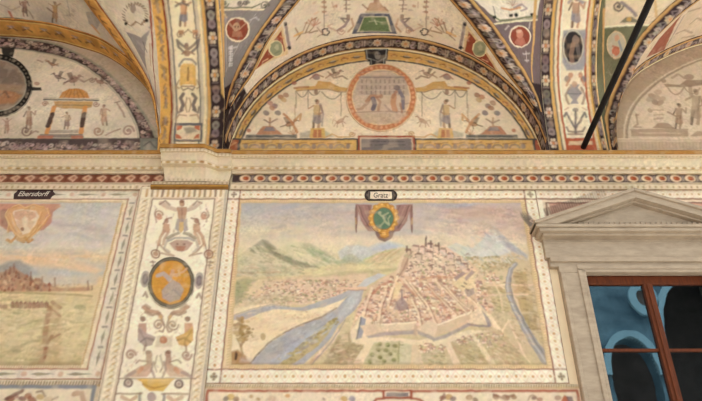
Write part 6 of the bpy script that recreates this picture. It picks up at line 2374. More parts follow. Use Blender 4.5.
xp, zp = at(380.8, 196)
hw, hh = .118, .066
Kp = Canvas(Wall(-.005), xp - .25, xp + .25, zp - .12, zp + .12, (78, 66, 62), 320, 1.0)
Kp.m = .004
Kp.poly((238, 218, 188), [(xp - .112, zp - .046), (xp + .112, zp - .046), (xp + .112, zp + .046), (xp - .112, zp + .046)], 1, uv=True)
for s_ in (-1, 1):
    Kp.poly((120, 106, 98), [(xp + s_ * .140 + .012 * math.cos(q), zp + .02 * math.sin(q)) for q in np.linspace(0, 6.28, 10)], .9, uv=True)
    Kp.line((150, 134, 120), [(xp + s_ * .125, zp - .05), (xp + s_ * .132, zp), (xp + s_ * .125, zp + .05)], 2, .7, uv=True)
pq = sheet('title_plaque', Kp, [fan(rounded_plaque(xp, zp, hw, hh), .005)], .010, t, M_STUCCO, rim=.010, label='white title plaque with dark rounded ends')
text_part('lettering', 'Gratz', xp, zp, .150, .062, -.016, M_LETTER, pq, .12)

# ------------------------------------------------------------------ left landscape
t = thing('landscape_fresco', 'faded fresco of an olive-tan plain under a grey sky, cut by the left edge', 'fresco')
K = Canvas(W0, -5.4, -2.19, 3.55, 5.70, (214, 200, 176), 140, 1.14)
K.contrast = 0.06
P = K.poly
lrx0, lrx1 = -2.378, -2.428
rl = lambda z: lrx0 + (lrx1 - lrx0) * (5.499 - z) / (5.499 - 3.77)


def sky2(U, V):
    tt = (5.512 - V) / (5.512 - 3.767)
    return mix_stops(tt, [(0, (196, 190, 178)), (.12, (204, 194, 182)), (.2, (198, 186, 176)), (.3, (212, 202, 182)), (.37, (224, 190, 148)), (.41, (206, 188, 164)), (.47, (190, 184, 174)),
                          (.50, (220, 192, 150)), (.56, (216, 190, 144)), (.7, (218, 198, 152)), (.85, (212, 194, 148)), (1, (200, 180, 134))])


K.fill(sky2)
K.mottle(.6, .08, .05, (222, 206, 180), .45, (-5.4, -2.3, 4.75, 5.52))
K.mottle(.5, .12, .05, (184, 182, 184), .4, (-5.4, -2.3, 4.9, 5.52))
K.mottle(.3, .14, .06, (192, 178, 132), .4, (-5.4, -2.3, 3.75, 4.6))
K.mottle(.25, .10, .05, (226, 202, 160), .5, (-5.4, -2.3, 3.75, 4.6))
P((178, 160, 156), [(52, 222), (78, 222), (104, 228), (108, 234), (80, 230), (60, 228)], .5, 5)
P((184, 176, 178), [(50, 206), (98, 206), (112, 212), (104, 218), (70, 216)], .4, 6)
P((170, 166, 166), [(66, 230), (98, 236), (110, 238), (104, 242), (76, 240)], .35, 5)
P((228, 192, 148), [(24, 256), (60, 260), (92, 266), (102, 270), (96, 274), (60, 268), (20, 264)], .75, 4)
P((150, 148, 142), [(-10, 270), (8, 262), (20, 260), (30, 266), (40, 274), (20, 278), (-10, 278)], .8, 3)
P((190, 186, 180), [(30, 268), (60, 270), (98, 276), (96, 284), (50, 286), (30, 278)], .6, 4)
P((176, 134, 104), [(-10, 290), (-10, 274), (4, 272), (10, 268), (14, 266), (18, 270), (24, 274), (34, 280), (48, 284), (60, 288), (90, 287), (90, 291), (-10, 292)], .85, 1.6)
for _ in range(130):
    x_ = random.uniform(-6, 50)
    top = 270 + max(0, abs(x_ - 13) * .38)
    y_ = random.uniform(top, 290)
    c_ = random.choice([(160, 108, 84), (136, 100, 82), (206, 166, 128), (190, 140, 108), (150, 90, 66)])
    P(J(c_), [(x_, y_), (x_ + 1.2, y_ - 1.8), (x_ + 2.6, y_), (x_ + 2.6, y_ + 1.8), (x_, y_ + 1.8)], .7, .7)
for x_, y0, y1 in ((14, 264, 272), (10, 267, 273), (31, 272, 280), (42, 277, 284), (55, 278, 286), (88, 281, 290), (6, 270, 276), (92, 286, 290)):
    K.line((146, 106, 88), [(x_, y0), (x_, y1)], 1.4, .75)
speckle(K, (50, 284, 94, 291), [(186, 140, 110), (206, 166, 128), (160, 130, 100)], 34, .6, 1.4, .55)
K.line((160, 140, 96), [(-10, 292), (30, 293), (60, 294), (92, 296)], 2, .6)
P((208, 188, 140), [(-10, 296), (92, 298), (88, 306), (-10, 302)], .5, 4)
P((146, 102, 84), [(-10, 304), (8, 305), (8, 309), (-10, 308)], .6, 1)
for x_ in np.arange(11, 46, 4.2):
    P(J((140, 88, 76)), [(x_, 303), (x_ + 1.6, 300.6), (x_ + 4, 303), (x_ + 4, 308), (x_ + .4, 308)], .8, .9)
    K.line((206, 170, 130), [(x_ + 2, 304), (x_ + 2, 307)], .9, .5)
K.line((160, 112, 88), [(52, 302), (60, 308)], 3, .6)
K.ell((140, 140, 96), 80, 307, 6, 2.4, 0, .5)
K.ell((140, 140, 96), 18, 313, 5, 1.6, 0, .5)
P((190, 158, 116), [(48, 306), (58, 304), (62, 330), (60, 366), (28, 366), (38, 352)], .55, 4)
K.line((166, 116, 84), [(50, 308), (47, 322), (45, 336), (46, 350), (40, 366)], 4.4, .65, 1.6)
K.line((150, 94, 66), [(52, 336), (47, 344), (44, 358)], 2.6, .65)
K.line((160, 110, 80), [(47, 342), (56, 336), (60, 334)], 1.8, .6)
K.line((160, 110, 80), [(48, 305), (53, 310), (60, 316)], 1.8, .6)
K.line((140, 130, 88), [(10, 350), (30, 342), (40, 340)], 2.2, .4)
K.ell((136, 130, 86), 17, 351, 5, 1.6, 0, .5)
speckle(K, (-5, 310, 90, 362), [(170, 156, 104), (214, 196, 146), (150, 132, 88)], 130, .8, 2.4, .35)
field([(-8, 296), (90, 298), (84, 364), (-8, 364)], ((176, 158, 112), (230, 208, 166), (196, 168, 126), (166, 152, 108)), 260, 7, 0, 1.3, .35)
field([(-8, 204), (118, 204), (100, 262), (-8, 258)], ((182, 178, 172), (222, 210, 190), (206, 190, 176)), 120, 14, .1, 2.2, .22)
P((150, 128, 88), [(-10, 362), (84, 362), (84, 367), (-10, 367)], .5, 2)
# arms at the top
P((190, 130, 104), [(-6, 204), (58, 204), (60, 207), (53, 212), (52, 222), (44, 230), (36, 232), (10, 232), (0, 226), (-6, 216)], .85, 1.4)
P((156, 106, 92), [(0, 212), (6, 206), (8, 226), (2, 226)], .6, 1.5)
P((206, 150, 120), [(-4, 203.5), (60, 203.5), (61, 207), (54, 209), (-4, 209)], .7, 1)
P((214, 166, 112), [(9, 209), (16, 206), (25, 208), (36, 206), (45, 208), (48, 213), (44, 222), (40, 230), (33, 237), (28, 241), (22, 241), (16, 237), (10, 229), (7, 220), (6, 213)], .9, 1.4)
P((226, 204, 174), [(14, 211), (24, 209), (36, 211), (40, 217), (36, 227), (30, 233), (23, 235), (17, 231), (13, 223), (12, 215)], .95, 1.2)
P((200, 140, 104), [(15, 212), (24, 210), (35, 212), (37, 217), (30, 221), (25, 216), (20, 221), (14, 218)], .6, 1.6)
P((206, 160, 124), [(16, 222), (22, 219), (24, 228), (20, 231)], .5, 1.4)
P((206, 160, 124), [(28, 219), (35, 222), (31, 230), (27, 227)], .5, 1.4)
K.ell((150, 106, 78), 22.5, 229.5, 1.8, 2, 0, .85)
for q in ([(9, 210), (6, 216), (10, 224), (8, 232)], [(48, 209), (50, 216), (44, 224), (38, 231)], [(13, 208), (20, 205), (26, 209), (34, 205), (44, 208)], [(10, 224), (15, 233), (21, 238), (28, 238), (35, 232), (40, 223)], [(12, 214), (16, 226), (21, 234)], [(42, 213), (37, 225), (30, 234)]):
    K.line((204, 150, 90), q, 1.9, .8)
    K.line((232, 194, 140), [(x - .8, y - .8) for x, y in q], 1.0, .7)
for q in ([(7, 240), (11, 242), (16, 237)], [(18, 239), (24, 242)], [(25, 238), (29, 242), (32, 240)]):
    K.line((200, 146, 84), q, 2.8, .9)
# frame
GB = (222, 208, 184)
ZT1l, ZT0l = at(351, 190.2)[1], at(351, 199.6)[1]
ZB1l, ZB0l = at(351, 369)[1], at(351, 379.6)[1]
OX, IXl = -2.214, -2.318
P((226, 206, 170), [(-5.4, ZT0l), (IXl, ZT0l), (lrx0, 5.512), (-5.4, 5.512)], 1, .6, uv=True)
P((226, 206, 170), [(-5.4, ZB1l), (IXl - .045, ZB1l), (lrx1, 3.767), (-5.4, 3.767)], 1, .6, uv=True)
P((226, 206, 170), [(rl(3.7), 3.7), (IXl - .045, 3.7), (IXl, 5.62), (rl(5.56), 5.56)], 1, .6, uv=True)
P(GB, [(-5.4, ZT0l), (OX, ZT0l), (OX, ZT1l), (-5.4, ZT1l)], 1, .6, uv=True)
P(GB, [(-5.4, ZB0l), (OX, ZB0l), (OX, ZB1l), (-5.4, ZB1l)], 1, .6, uv=True)
P(GB, [(IXl - .045, ZB0l), (OX, ZB0l), (OX, ZT1l), (IXl, ZT1l)], 1, .6, uv=True)
RL = (170, 108, 86)
K.line(RL, [(-5.4, ZT1l), (OX, ZT1l)], 1.4, .85, uv=True)
K.line(RL, [(-5.4, ZT0l), (IXl, ZT0l)], 1.2, .85, uv=True)
K.line((186, 150, 104), [(-5.4, 5.520), (lrx0, 5.520)], 1.0, .7, uv=True)
K.line(RL, [(-5.4, ZB1l), (IXl - .045, ZB1l)], 1.4, .85, uv=True)
K.line(RL, [(-5.4, ZB0l), (OX, ZB0l)], 1.4, .85, uv=True)
K.line(RL, [(IXl - .045, ZB1l), (IXl, ZT0l)], 1.4, .85, uv=True)
K.line(RL, [(OX - .01, ZB0l), (OX - .005, ZT1l)], 1.4, .8, uv=True)
K.line((196, 160, 112), [(lrx1 + .012, 3.78), (lrx0 + .014, 5.50)], 1.4, .8, uv=True)
x_ = -5.4
while x_ < lrx1:
    K.line((170, 134, 84), [(x_, 3.752), (x_ + .004, 3.768)], 1.0, .7, uv=True)
    x_ += .022
z_ = 3.78
while z_ < 5.49:
    K.line((186, 150, 96), [(rl(z_) + .006, z_), (rl(z_) + .020, z_ + .006)], 1.0, .6, uv=True)
    z_ += .026
for i, z_ in enumerate(np.arange(3.84, 5.50, .196)):
    xm = (IXl - .045 * (5.6 - z_) / 2 + OX) / 2
    K.poly((140, 130, 104), [(xm - .004, z_ - .075), (xm + .016, z_), (xm + .008, z_ + .075), (xm - .014, z_)], .8, .8, uv=True)
    K.line((128, 112, 102), [(xm - .018, z_ + .1), (xm + .016, z_ + .1)], 1.8, .7, uv=True)
for z_, st in (((ZB0l + ZB1l) / 2, 1), ((ZT0l + ZT1l) / 2, 0)):
    x_ = OX - .15
    while x_ > -5.3:
        K.poly((140, 130, 100), [(x_ - .17, z_), (x_ - .1, z_ + .016), (x_ + .05, z_), (x_ - .1, z_ - .016)], .85, .8, uv=True)
        K.poly((206, 160, 126), [(x_ + .105 + .026 * math.cos(q), z_ + .026 * math.sin(q)) for q in np.linspace(0, 6.28, 10)], .7, .8, uv=True)
        x_ -= .33
K.mottle(.35, .3, .04)
sheet('picture', K, [ruled([(-5.3, 3.767), (lrx1, 3.767)], [(-5.3, 5.512), (lrx0, 5.512)], .0085)], 0, t)
sheet('painted_border', K, [ruled([(-5.3, ZB0l), (OX, ZB0l)], [(-5.3, 3.767), (lrx1, 3.767)]), ruled([(-5.3, ZT1l), (OX, ZT1l)], [(-5.3, 5.512), (lrx0, 5.512)]),
                            ruled([(OX, ZB0l), (OX, ZT1l)], [(lrx1, 3.767), (lrx0, 5.512)])], .002, t, label='grey border of dark spindles between red lines')
sheet('coat_of_arms', K, [fan(K.conv([(9, 208), (16, 205), (25, 207), (36, 205), (45, 207), (49, 213), (45, 222), (41, 230), (33, 238), (30, 242.5), (20, 242.5), (15, 238), (9, 230), (6, 220), (5, 213)]))], .005, t, rim=.005, label='pale shield in a worn gilt frame')
xp, zp = at(35.2, 194.6)
Kp = Canvas(Wall(-.005), xp - .3, xp + .3, zp - .12, zp + .12, (92, 70, 68), 320, 1.0)
Kp.m = .004
Kp.mottle(.1, .08, .1)
w_, h_ = .205, .062
ol = [(xp - w_, zp - h_), (xp + w_ - .03, zp - h_), (xp + w_ - .02, zp - .03), (xp + w_ + .012, zp), (xp + w_ - .02, zp + .03), (xp + w_ - .03, zp + h_), (xp - w_ + .02, zp + h_), (xp - w_ + .012, zp + .03), (xp - w_ - .012, zp)]
pq = sheet('title_plaque', Kp, [fan(ol, .005)], .010, t, M_STUCCO, rim=.010, label='dark title plaque with worn white script')
text_part('lettering', 'Ebersdorff', xp - .005, zp, .325, .060, -.016, M_LETTER_W, pq, .3)

# ------------------------------------------------------------------ painted panels along the lower edge
t = thing('grotesque_panel', 'cream panel of grotesques in a red line frame, under the city landscape', 'fresco')
ZL = at(351, 384.4)[1]
K = Canvas(W0, -1.31, 2.06, 3.2, ZL, (236, 216, 184), 140, 1.0)
P = K.poly
K.mottle(.3, .2, .05, (220, 196, 164), .5)
zb_, zr_ = at(351, 388)[1], at(351, 391)[1]
x_ = -1.29
while x_ < 2.03:
    K.line(J((150, 122, 78), 14), [(x_, ZL - .03), (x_ + .004, ZL - .006)], 1.1, .8, uv=True)
    x_ += .022
K.line((206, 172, 120), [(-1.3, ZL - .032), (2.04, ZL - .032)], 1.2, .8, uv=True)
K.line((186, 96, 66), [(-1.262, 3.2), (-1.262, zr_), (1.99, zr_), (1.99, 3.2)], 2.2, .9, uv=True)
K.line((184, 92, 62), [(384, 391), (384, 397.6), (411, 397.6), (411, 391)], 2.2, .95)
P((242, 224, 196), [(385.4, 392), (409.6, 392), (409.6, 396.6), (385.4, 396.6)], 1)
P((142, 130, 128), [(386.4, 392.7), (408.6, 392.7), (408.6, 396.8), (386.4, 396.8)], .95)
K.line((184, 92, 62), [(373, 403), (376, 399.5), (384, 398.4)], 2, .9)
K.line((184, 92, 62), [(411, 398.4), (420, 399.5), (424, 403)], 2, .9)
for x_, y_, c_, s_ in ((231, 397, (214, 172, 96), 4), (236, 399, (176, 140, 116), 3.4), (226, 399, (150, 132, 124), 3), (251, 396.5, (206, 150, 84), 2.2), (258, 399.5, (186, 150, 104), 2.4), (288, 396, (214, 150, 84), 2.6), (272, 398.5, (214, 180, 150), 4),
                       (344, 399, (214, 170, 90), 3.6), (352, 399, (150, 140, 150), 3.4), (324, 399, (150, 116, 98), 1.6), (449, 397, (206, 160, 92), 4), (453, 399, (150, 124, 124), 3.4), (442, 398, (166, 112, 92), 3), (469, 397.5, (186, 140, 100), 3.6),
                       (475, 400, (150, 120, 100), 3), (496, 397, (166, 120, 90), 3.4), (506, 397.6, (166, 120, 90), 4), (514, 397, (166, 120, 90), 3), (534, 398, (150, 116, 98), 2.6), (540, 399.5, (186, 140, 110), 3), (558, 398, (166, 120, 100), 3.4)):
    K.ell(J(c_, 8), x_, y_, s_, s_ * .8, random.uniform(-.5, .5), .8)
K.line((160, 112, 92), [(440, 402), (444, 394), (445, 398)], 1.6, .8)
K.line((160, 116, 90), [(494, 395), (502, 398), (514, 395)], 2.0, .8)
P((196, 100, 60), [(561, 402), (564, 394.5), (568, 397), (570, 403)], .9)
P((130, 110, 116), [(566, 396), (572, 397), (575, 404), (569, 404)], .8)
swag(K, 528, 400, 538, 400, -5, (176, 140, 112), 1.1)
K.mottle(.35, .3, .04)
sheet('painted_field', K, [rect(-1.288, 2.035, 3.2, ZL)], 0, t)
sheet('inscription_panel', K, [rect(*[K.conv([(384, 398)])[0][0], K.conv([(411, 398)])[0][0], at(351, 398)[1], at(351, 390.6)[1]])], .005, t, rim=.005, label='small grey inscription framed in red')

t = thing('grotesque_panel', 'cream panel of grotesques in a blue-grey line frame, below the left landscape', 'fresco')
ZL = at(351, 380.2)[1]
K = Canvas(W0, -5.4, -2.19, 3.2, ZL, (234, 216, 184), 130, 1.0)
P = K.poly
K.mottle(.3, .2, .05, (220, 198, 166), .5)
x_ = -5.4
while x_ < -2.22:
    K.line(J((140, 112, 74), 14), [(x_, ZL - .045), (x_ + .004, ZL - .012)], 1.3, .8, uv=True)
    x_ += .026
K.line((206, 172, 120), [(-5.4, ZL - .05), (-2.2, ZL - .05)], 1.4, .8, uv=True)
zr_ = at(351, 387)[1]
K.line((140, 146, 156), [(-5.4, zr_), (-2.262, zr_), (-2.275, 3.2)], 3.0, .9, uv=True)
for x_, y_, c_, s_ in ((28, 396, (190, 128, 96), 4), (32, 400, (176, 108, 80), 5), (40, 397, (206, 170, 110), 4), (22, 399, (150, 96, 84), 4), (10, 399, (170, 100, 76), 5), (16, 396, (190, 140, 120), 3), (48, 400, (206, 186, 150), 5)):
    K.ell(J(c_, 8), x_, y_, s_, s_ * .7, random.uniform(-.5, .5), .8)
K.line((140, 96, 84), [(6, 399), (14, 395), (22, 391)], 3, .8)
K.line((150, 116, 100), [(37, 392), (42, 391), (45, 396)], 1.6, .7)
K.line((196, 152, 120), [(74, 394), (82, 393), (84, 402)], 4, .7)
K.line((176, 140, 112), [(52, 400), (58, 397)], 1.6, .6)
K.mottle(.35, .3, .04)
sheet('painted_field', K, [rect(-5.3, -2.214, 3.2, ZL)], 0, t)

# ---- painted frame that runs on behind the pediment
t = thing('painted_frame', 'dotted painted frame running behind the stone pediment at the right', 'fresco')
K = Canvas(W0, 1.93, 6.4, 4.95, 5.70, (236, 210, 180), 130, 1.0)
P = K.poly
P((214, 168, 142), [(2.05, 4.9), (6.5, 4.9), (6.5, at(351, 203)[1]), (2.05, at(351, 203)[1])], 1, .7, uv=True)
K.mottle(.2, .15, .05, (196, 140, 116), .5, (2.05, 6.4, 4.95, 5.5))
z0_, z1_ = at(351, 199.2)[1], at(351, 190)[1]
P(BORD, [(1.9, z0_), (6.5, z0_), (6.5, z1_), (1.9, z1_)], 1, .6, uv=True)
lozenge_band(K, ((1.95, (z0_ + z1_) / 2), (6.38, (z0_ + z1_) / 2), .048), 0)
K.line((150, 100, 72), [(1.9, z0_), (6.5, z0_)], 1.7, .9, uv=True)
K.line((150, 104, 80), [(1.9, z1_), (6.5, z1_)], 1.2, .8, uv=True)
zz = at(351, 203)[1]
K.line((128, 78, 62), [(2.02, 4.9), (2.02, zz), (6.5, zz)], 1.5, .9, uv=True)
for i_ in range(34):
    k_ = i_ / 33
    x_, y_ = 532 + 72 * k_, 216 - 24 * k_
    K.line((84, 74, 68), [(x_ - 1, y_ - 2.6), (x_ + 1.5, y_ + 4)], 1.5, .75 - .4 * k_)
P(BORD, [(1.93, 4.9), (1.985, 4.9), (1.985, z0_ - .01), (1.93, z0_ - .01)], 1, .7, uv=True)
K.mottle(.35, .3, .04)
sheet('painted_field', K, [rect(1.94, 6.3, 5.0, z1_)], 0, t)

# ------------------------------------------------------------------ window with its stone surround
win = structure('window_1', label='window with a grey stone pediment and brown wooden casement', cat='window')
XM = 2.864
YF = -.06
zr = lambda r, y=YF: at(351, r, y)[1]
JX0, JX1 = 2.0, 2.262          # left jamb, outer and inner edge
MR = lambda x: 2 * XM - x
zj = 1.0
z_arch0, z_arch1 = zr(272.3), zr(258)
for s_ in (0, 1):
    f = (lambda x: x) if s_ == 0 else MR
    P0 = [(JX0 + .012, zj), (JX1, zj), (JX1, z_arch0), (JX0 + .012, z_arch0)]
    prism_xz('jamb', [(f(x), z) for x, z in (P0 if s_ == 0 else P0[::-1])], YF, .018, M_STONE, win, bevel=.006)
    for a, b, yy in ((JX0 + .012, JX0 + .05, -.085), (JX1 - .075, JX1 - .03, -.078), (JX1 - .03, JX1, -.07)):
        q = [(a, zj), (b, zj), (b, z_arch0 + (.02 if a > 2.1 else 0)), (a, z_arch0 + (.02 if a > 2.1 else 0))]
        prism_xz('jamb_moulding', [(f(x), z) for x, z in (q if s_ == 0 else q[::-1])], yy, YF, M_STONE, win, bevel=.008)
EX = 1.935
ze = zr(266.5)
prism_xz('architrave', [(EX, ze), (JX0 + .012, ze), (JX0 + .012, z_arch0), (MR(JX0 + .012), z_arch0), (MR(JX0 + .012), ze), (MR(EX), ze), (MR(EX), z_arch1), (EX, z_arch1)],
         YF, .018, M_STONE, win, bevel=.006)
boxes('architrave_moulding', [(EX, MR(EX), -.088, YF, z_arch1 - .05, z_arch1), (JX1 - .075, MR(JX1 - .075), -.078, YF, z_arch0 + .03, z_arch0 + .075), (JX1 - .03, MR(JX1 - .03), -.07, YF, z_arch0, z_arch0 + .03)],
      M_STONE, win, bevel=.006)
z_fr1 = zr(243)
prism_xz('frieze_block', [(1.905, z_arch1), (MR(1.905), z_arch1), (MR(1.905), zr(232)), (1.905, zr(232))], -.066, .0, M_STONE, win, bevel=.004)
boxes('frieze_fillet', [(1.90, MR(1.90), -.074, -.066, z_fr1 - .004, z_fr1 + .012)], M_STONE, win, bevel=.004)
# horizontal cornice, stepped
zc0 = at(351, 232, -.19)[1]
zc1 = at(351, 223, -.22)[1]
TX = at(534.5, 222, -.24)[0]
boxes('horizontal_cornice', [(TX + .09, MR(TX + .09), -.15, 0, zc0 - .012, zc0 + .02), (TX + .05, MR(TX + .05), -.195, 0, zc0 + .012, zc0 + .05), (TX + .02, MR(TX + .02), -.215, 0, zc0 + .05, zc1)], M_STONE, win, bevel=.008)
# dentils at the foot of the tympanum
AP = at(624, 187.2, -.24)
zt0 = zc1
dn = []
for x in np.arange(TX + .42, MR(TX + .42), .052):
    dn.append((x, x + .030, -.125, -.095, zt0 + .02, zt0 + .07))
boxes('dentil_row', dn, M_STONE, win)
slope = (AP[1] - zt0 - .02) / (XM - TX)
prism_xz('tympanum', [(TX + .2, zt0), (MR(TX + .2), zt0), (XM, AP[1] - .10)], -.10, 0, M_STONE, win)
for s_ in (0, 1):
    f = (lambda x: x) if s_ == 0 else MR
    for (o0, o1, yy) in ((0.0, .035, -.24), (.03, .105, -.215), (.10, .125, -.15)):
        zb0 = zt0 + .02
        x0 = TX + (o0 * .2)
        up_ = lambda x, o: zb0 + slope * (x - TX) - o
        q = [(x0, max(zt0, up_(x0, o1))), (XM, up_(XM, o1)), (XM, up_(XM, o0)), (x0, up_(x0, o0))]
        xs_ = TX + (o1 - .02) / slope
        q = [(x0, zt0), (max(x0 + .001, xs_), zt0), (XM, up_(XM, o1)), (XM, up_(XM, o0)), (x0, max(zt0 + .004, up_(x0, o0)))]
        prism_xz('raking_cornice', [(f(x), z) for x, z in (q if s_ == 0 else q[::-1])], yy, 0, M_STONE, win, bevel=.005)
# casement
YG = .09
GZ1 = at(351, 278.6, .022)[1]
GX0, GX1 = JX1 - .03, MR(JX1 - .03)
fw = .045
boxes('casement_frame', [(GX0, GX0 + fw, .022, .085, 1.1, GZ1 + .03), (GX1 - fw, GX1, .022, .085, 1.1, GZ1 + .03), (GX0 + fw, GX1 - fw, .022, .085, GZ1 - .062, GZ1 + .03), (GX0 + fw, GX1 - fw, .022, .085, 1.1, 1.2)], M_WOOD, win, bevel=.006)
boxes('mullion', [(XM - .044, XM - .002, .008, .085, 1.2, GZ1 - .062), (XM + .002, XM + .044, .008, .085, 1.2, GZ1 - .062), (XM - .014, XM + .016, -.004, .012, 1.2, GZ1 - .062)], M_WOOD, win, bevel=.006)
zbar = at(351, 350, .03)[1]
bars = [zbar, zbar - .72, zbar - 1.44]
for zb_ in bars:
    for xa, xb in ((GX0 + fw, XM - .044), (XM + .044, GX1 - fw)):
        boxes('glazing_bar', [(xa, xb, .028, .07, zb_ - .014, zb_ + .014)], M_WOOD, win, bevel=.004)
zz = [GZ1 - .062] + bars
for i in range(3):
    for xa, xb in ((GX0 + fw, XM - .044), (XM + .044, GX1 - fw)):
        boxes('pane', [(xa - .005, xb + .005, .047, .051, zz[i + 1] + .01, zz[i] + .004)], M_GLASS, win)
# dark room behind the glass
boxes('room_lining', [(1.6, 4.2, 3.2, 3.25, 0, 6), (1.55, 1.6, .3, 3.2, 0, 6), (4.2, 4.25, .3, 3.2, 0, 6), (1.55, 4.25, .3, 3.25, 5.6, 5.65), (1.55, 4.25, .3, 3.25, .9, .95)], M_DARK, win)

# ------------------------------------------------------------------ iron tie rod
xr0, zr0 = at(583.5, 147, -.02)
d = ray(650.5, 0)
tt = (zr0 + .02 - EYE) / d[2]
far = np.array([d[0] * tt, -DIST + d[1] * tt, zr0 + .02])
near = np.array([xr0, .06, zr0])
dirv = far - near
end = near + dirv * 1.75
dirv = dirv / np.linalg.norm(dirv)
sd = np.cross(dirv, [0, 0, 1])
sd /= np.linalg.norm(sd)
upv = np.cross(sd, dirv)
V_, F_ = [], []
NS = 14
for p in (near, end):
    for k in range(NS):
        an = 2 * math.pi * k / NS
        V_.append(tuple(p + .031 * (math.cos(an) * sd + math.sin(an) * upv)))
for k in range(NS):
    j = (k + 1) % NS
    F_.append((k, j, j + NS, k + NS))
F_ += [tuple(range(NS - 1, -1, -1)), tuple(range(NS, 2 * NS))]
rod = poly_mesh('tie_rod', V_, F_, M_IRON)
rod['label'] = 'black iron tie rod slanting from the wall across the right vault'
rod['category'] = 'iron rod'

# ------------------------------------------------------------------ courtyard: paving and the arcade opposite
fl = structure('floor')
boxes('paving', [(-16, 16, -17, 0, -.2, 0)], M_FLOOR, fl)
opp = structure('wall_front')
YO = -12.0


def refl(px, py):
    """where a ray mirrored by the glass meets the opposite building"""
    return at(px, py, -YO + 2 * .047)


_l, _r = refl(609, 362), refl(656, 362)
arc1 = ((_l[0] + _r[0]) / 2, refl(628, 376)[1], (_r[0] - _l[0]) / 2, refl(628, 338)[1] - refl(628, 376)[1])
_b = refl(664, 335)
arc2 = (_b[0] + 1.35, refl(664, 340)[1], 1.35, 2.0)


def arch_opening(cx_, z0, r, rv, n=28):
    return [(cx_ + r * math.cos(math.pi * k / n), z0 + rv * math.sin(math.pi * k / n)) for k in range(n + 1)]


def arch_block(x0, x1, zt_, cx_, z0, r, rv, y0, y1, name, mat, parent):
    """wall bay between x0 and x1 with one arched opening"""
    n = 28
    V, Fc = [], []
    for y in (y0, y1):
        for k in range(n + 1):
            an = math.pi - math.pi * k / n
            V.append((cx_ + r * math.cos(an), y, z0 + rv * math.sin(an)))
        for k in range(n + 1):
            V.append((x0 + (x1 - x0) * k / n, y, zt_))
    m = 2 * (n + 1)
    for s in (0, m):
        for k in range(n):
            q = (s + k, s + k + 1, s + n + 2 + k, s + n + 1 + k)
            Fc.append(q if s == 0 else q[::-1])
    for k in range(n):
        Fc.append((k, m + k, m + k + 1, k + 1))
    i0 = len(V)
    # piers below the springing
    for xa, xb in ((x0, cx_ - r), (cx_ + r, x1)):
        v, f = box_vf(xa, xb, y0, y1, 0, z0)
        b = len(V)
        V += v
        Fc += [tuple(i + b for i in q) for q in f]
    # flanks above the springing
    b = len(V)
    V += [(x0, y0, z0), (cx_ - r, y0, z0), (x0, y0, zt_), (cx_ + r, y0, z0), (x1, y0, z0), (x1, y0, zt_)]
    Fc += [(b, b + 1, b + 2), (b + 3, b + 4, b + 5)]
    return poly_mesh(name, V, Fc, mat, parent)


def archivolt(cx_, z0, r0, rv0, w, y, dep, parent):
    n = 30
    V, Fc = [], []
    for k in range(n + 1):
        an = math.pi * k / n
        for rr, rv, yy in ((r0, rv0, y - dep), (r0, rv0, y + dep), (r0 + w, rv0 + w, y + dep), (r0 + w, rv0 + w, y - dep)):
            V.append((cx_ + rr * math.cos(an), yy, z0 + rv * math.sin(an)))
    for k in range(n):
        for j in range(4):
            a, b = k * 4 + j, k * 4 + (j + 1) % 4
            Fc.append((a, b, b + 4, a + 4))
    for s in (-1, 1):
        pass
    return poly_mesh('archivolt', V, Fc, M_RIM, parent)


cxa, za, ra, rva = arc1
cxb, zb_, rb, rvb = arc2
xm_ = (cxa + ra + cxb - rb) / 2
for s0, s1, (cx_, z0, r, rv) in ((cxa - 5.0, xm_, arc1), (xm_, cxb + 6.0, arc2)):
    arch_block(s0, s1, 12.5, cx_, z0, r, rv, YO, YO - .5, 'arcade_bay', M_PALE, opp)
    archivolt(cx_, z0, r, rv, .20, YO, .10, opp)
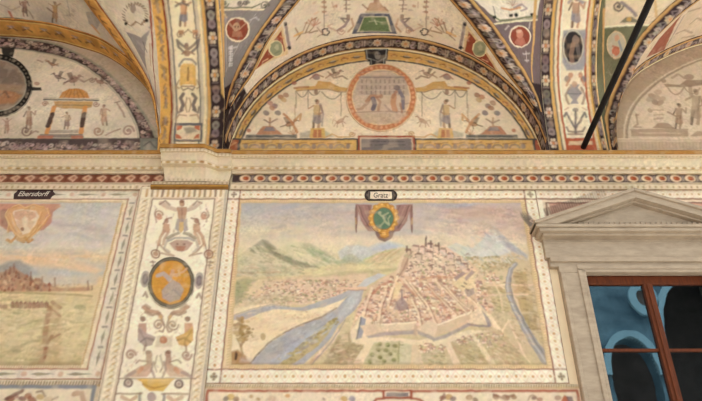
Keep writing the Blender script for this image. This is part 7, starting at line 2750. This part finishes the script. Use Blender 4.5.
# a round window over the pier
ox, oz = refl(642, 299)
V_, F_ = [], []
for k in range(28):
    an = 2 * math.pi * k / 28
    for rr, yy in ((.20, YO - .04), (.20, YO + .10), (.42, YO + .10), (.42, YO - .04)):
        V_.append((ox + rr * math.cos(an), yy, oz + 1.25 * rr * math.sin(an)))
for k in range(28):
    for j in range(4):
        a_, b_ = k * 4 + j, k * 4 + (j + 1) % 4
        n_ = (k + 1) % 28 * 4
        F_.append((a_, b_, n_ + (j + 1) % 4, n_ + j))
oc = poly_mesh('round_window', V_, F_, M_RIM, opp)
poly_mesh('round_window_glass', [(ox + .21 * math.cos(q), YO + .02, oz + .26 * math.sin(q)) for q in np.linspace(0, 6.283, 24, endpoint=False)], [tuple(range(24))], M_DARK, oc)
boxes('dark_passage', [(cxa - 5, cxb + 6, YO - 3.2, YO - 3.1, 0, 12.4), (cxa - 5, cxb + 6, YO - 3.1, YO - .5, 12.3, 12.4), (cxa - 5, cxb + 6, YO - 3.1, YO - .5, .01, .05)], M_DARK, opp)

wl = structure('added_shade_wall')  # unseen brown wall, added to block skylight and dim the left side
boxes('light_blocker', [(-5.4, -5.2, -9, 0, 0, 8.4)], M_BLOCKER, wl)

# ------------------------------------------------------------------ daylight
w = bpy.data.worlds.new('daylight')
bpy.context.scene.world = w
w.use_nodes = True
bg = w.node_tree.nodes['Background']
bg.inputs['Color'].default_value = (1.0, 1.0, 1.0, 1)
bg.inputs['Strength'].default_value = 1.0
su = bpy.data.lights.new('sun', 'SUN')
su.energy = 3.6
su.angle = math.radians(12)
su.color = (1.0, 0.97, 0.93)
so = bpy.data.objects.new('sun', su)
so.rotation_euler = (math.radians(-16), math.radians(10), 0)
so.location = (0, -6, 14)
C.objects.link(so)

# ------------------------------------------------------------------ camera
cam = bpy.data.cameras.new('camera')
cam.sensor_width = 36
cam.lens = F * 36 / 702
cam.clip_end = 200
co_ = bpy.data.objects.new('camera', cam)
co_.location = (0, -DIST, EYE)
co_.rotation_euler = (math.radians(90) + TH, 0, 0)
C.objects.link(co_)
sc = bpy.context.scene
sc.camera = co_
sc.view_settings.view_transform = 'Standard'
sc.view_settings.look = 'None'
sc.view_settings.gamma = 1.0
sc.view_settings.use_curve_mapping = False
sc.view_settings.exposure = 0.78
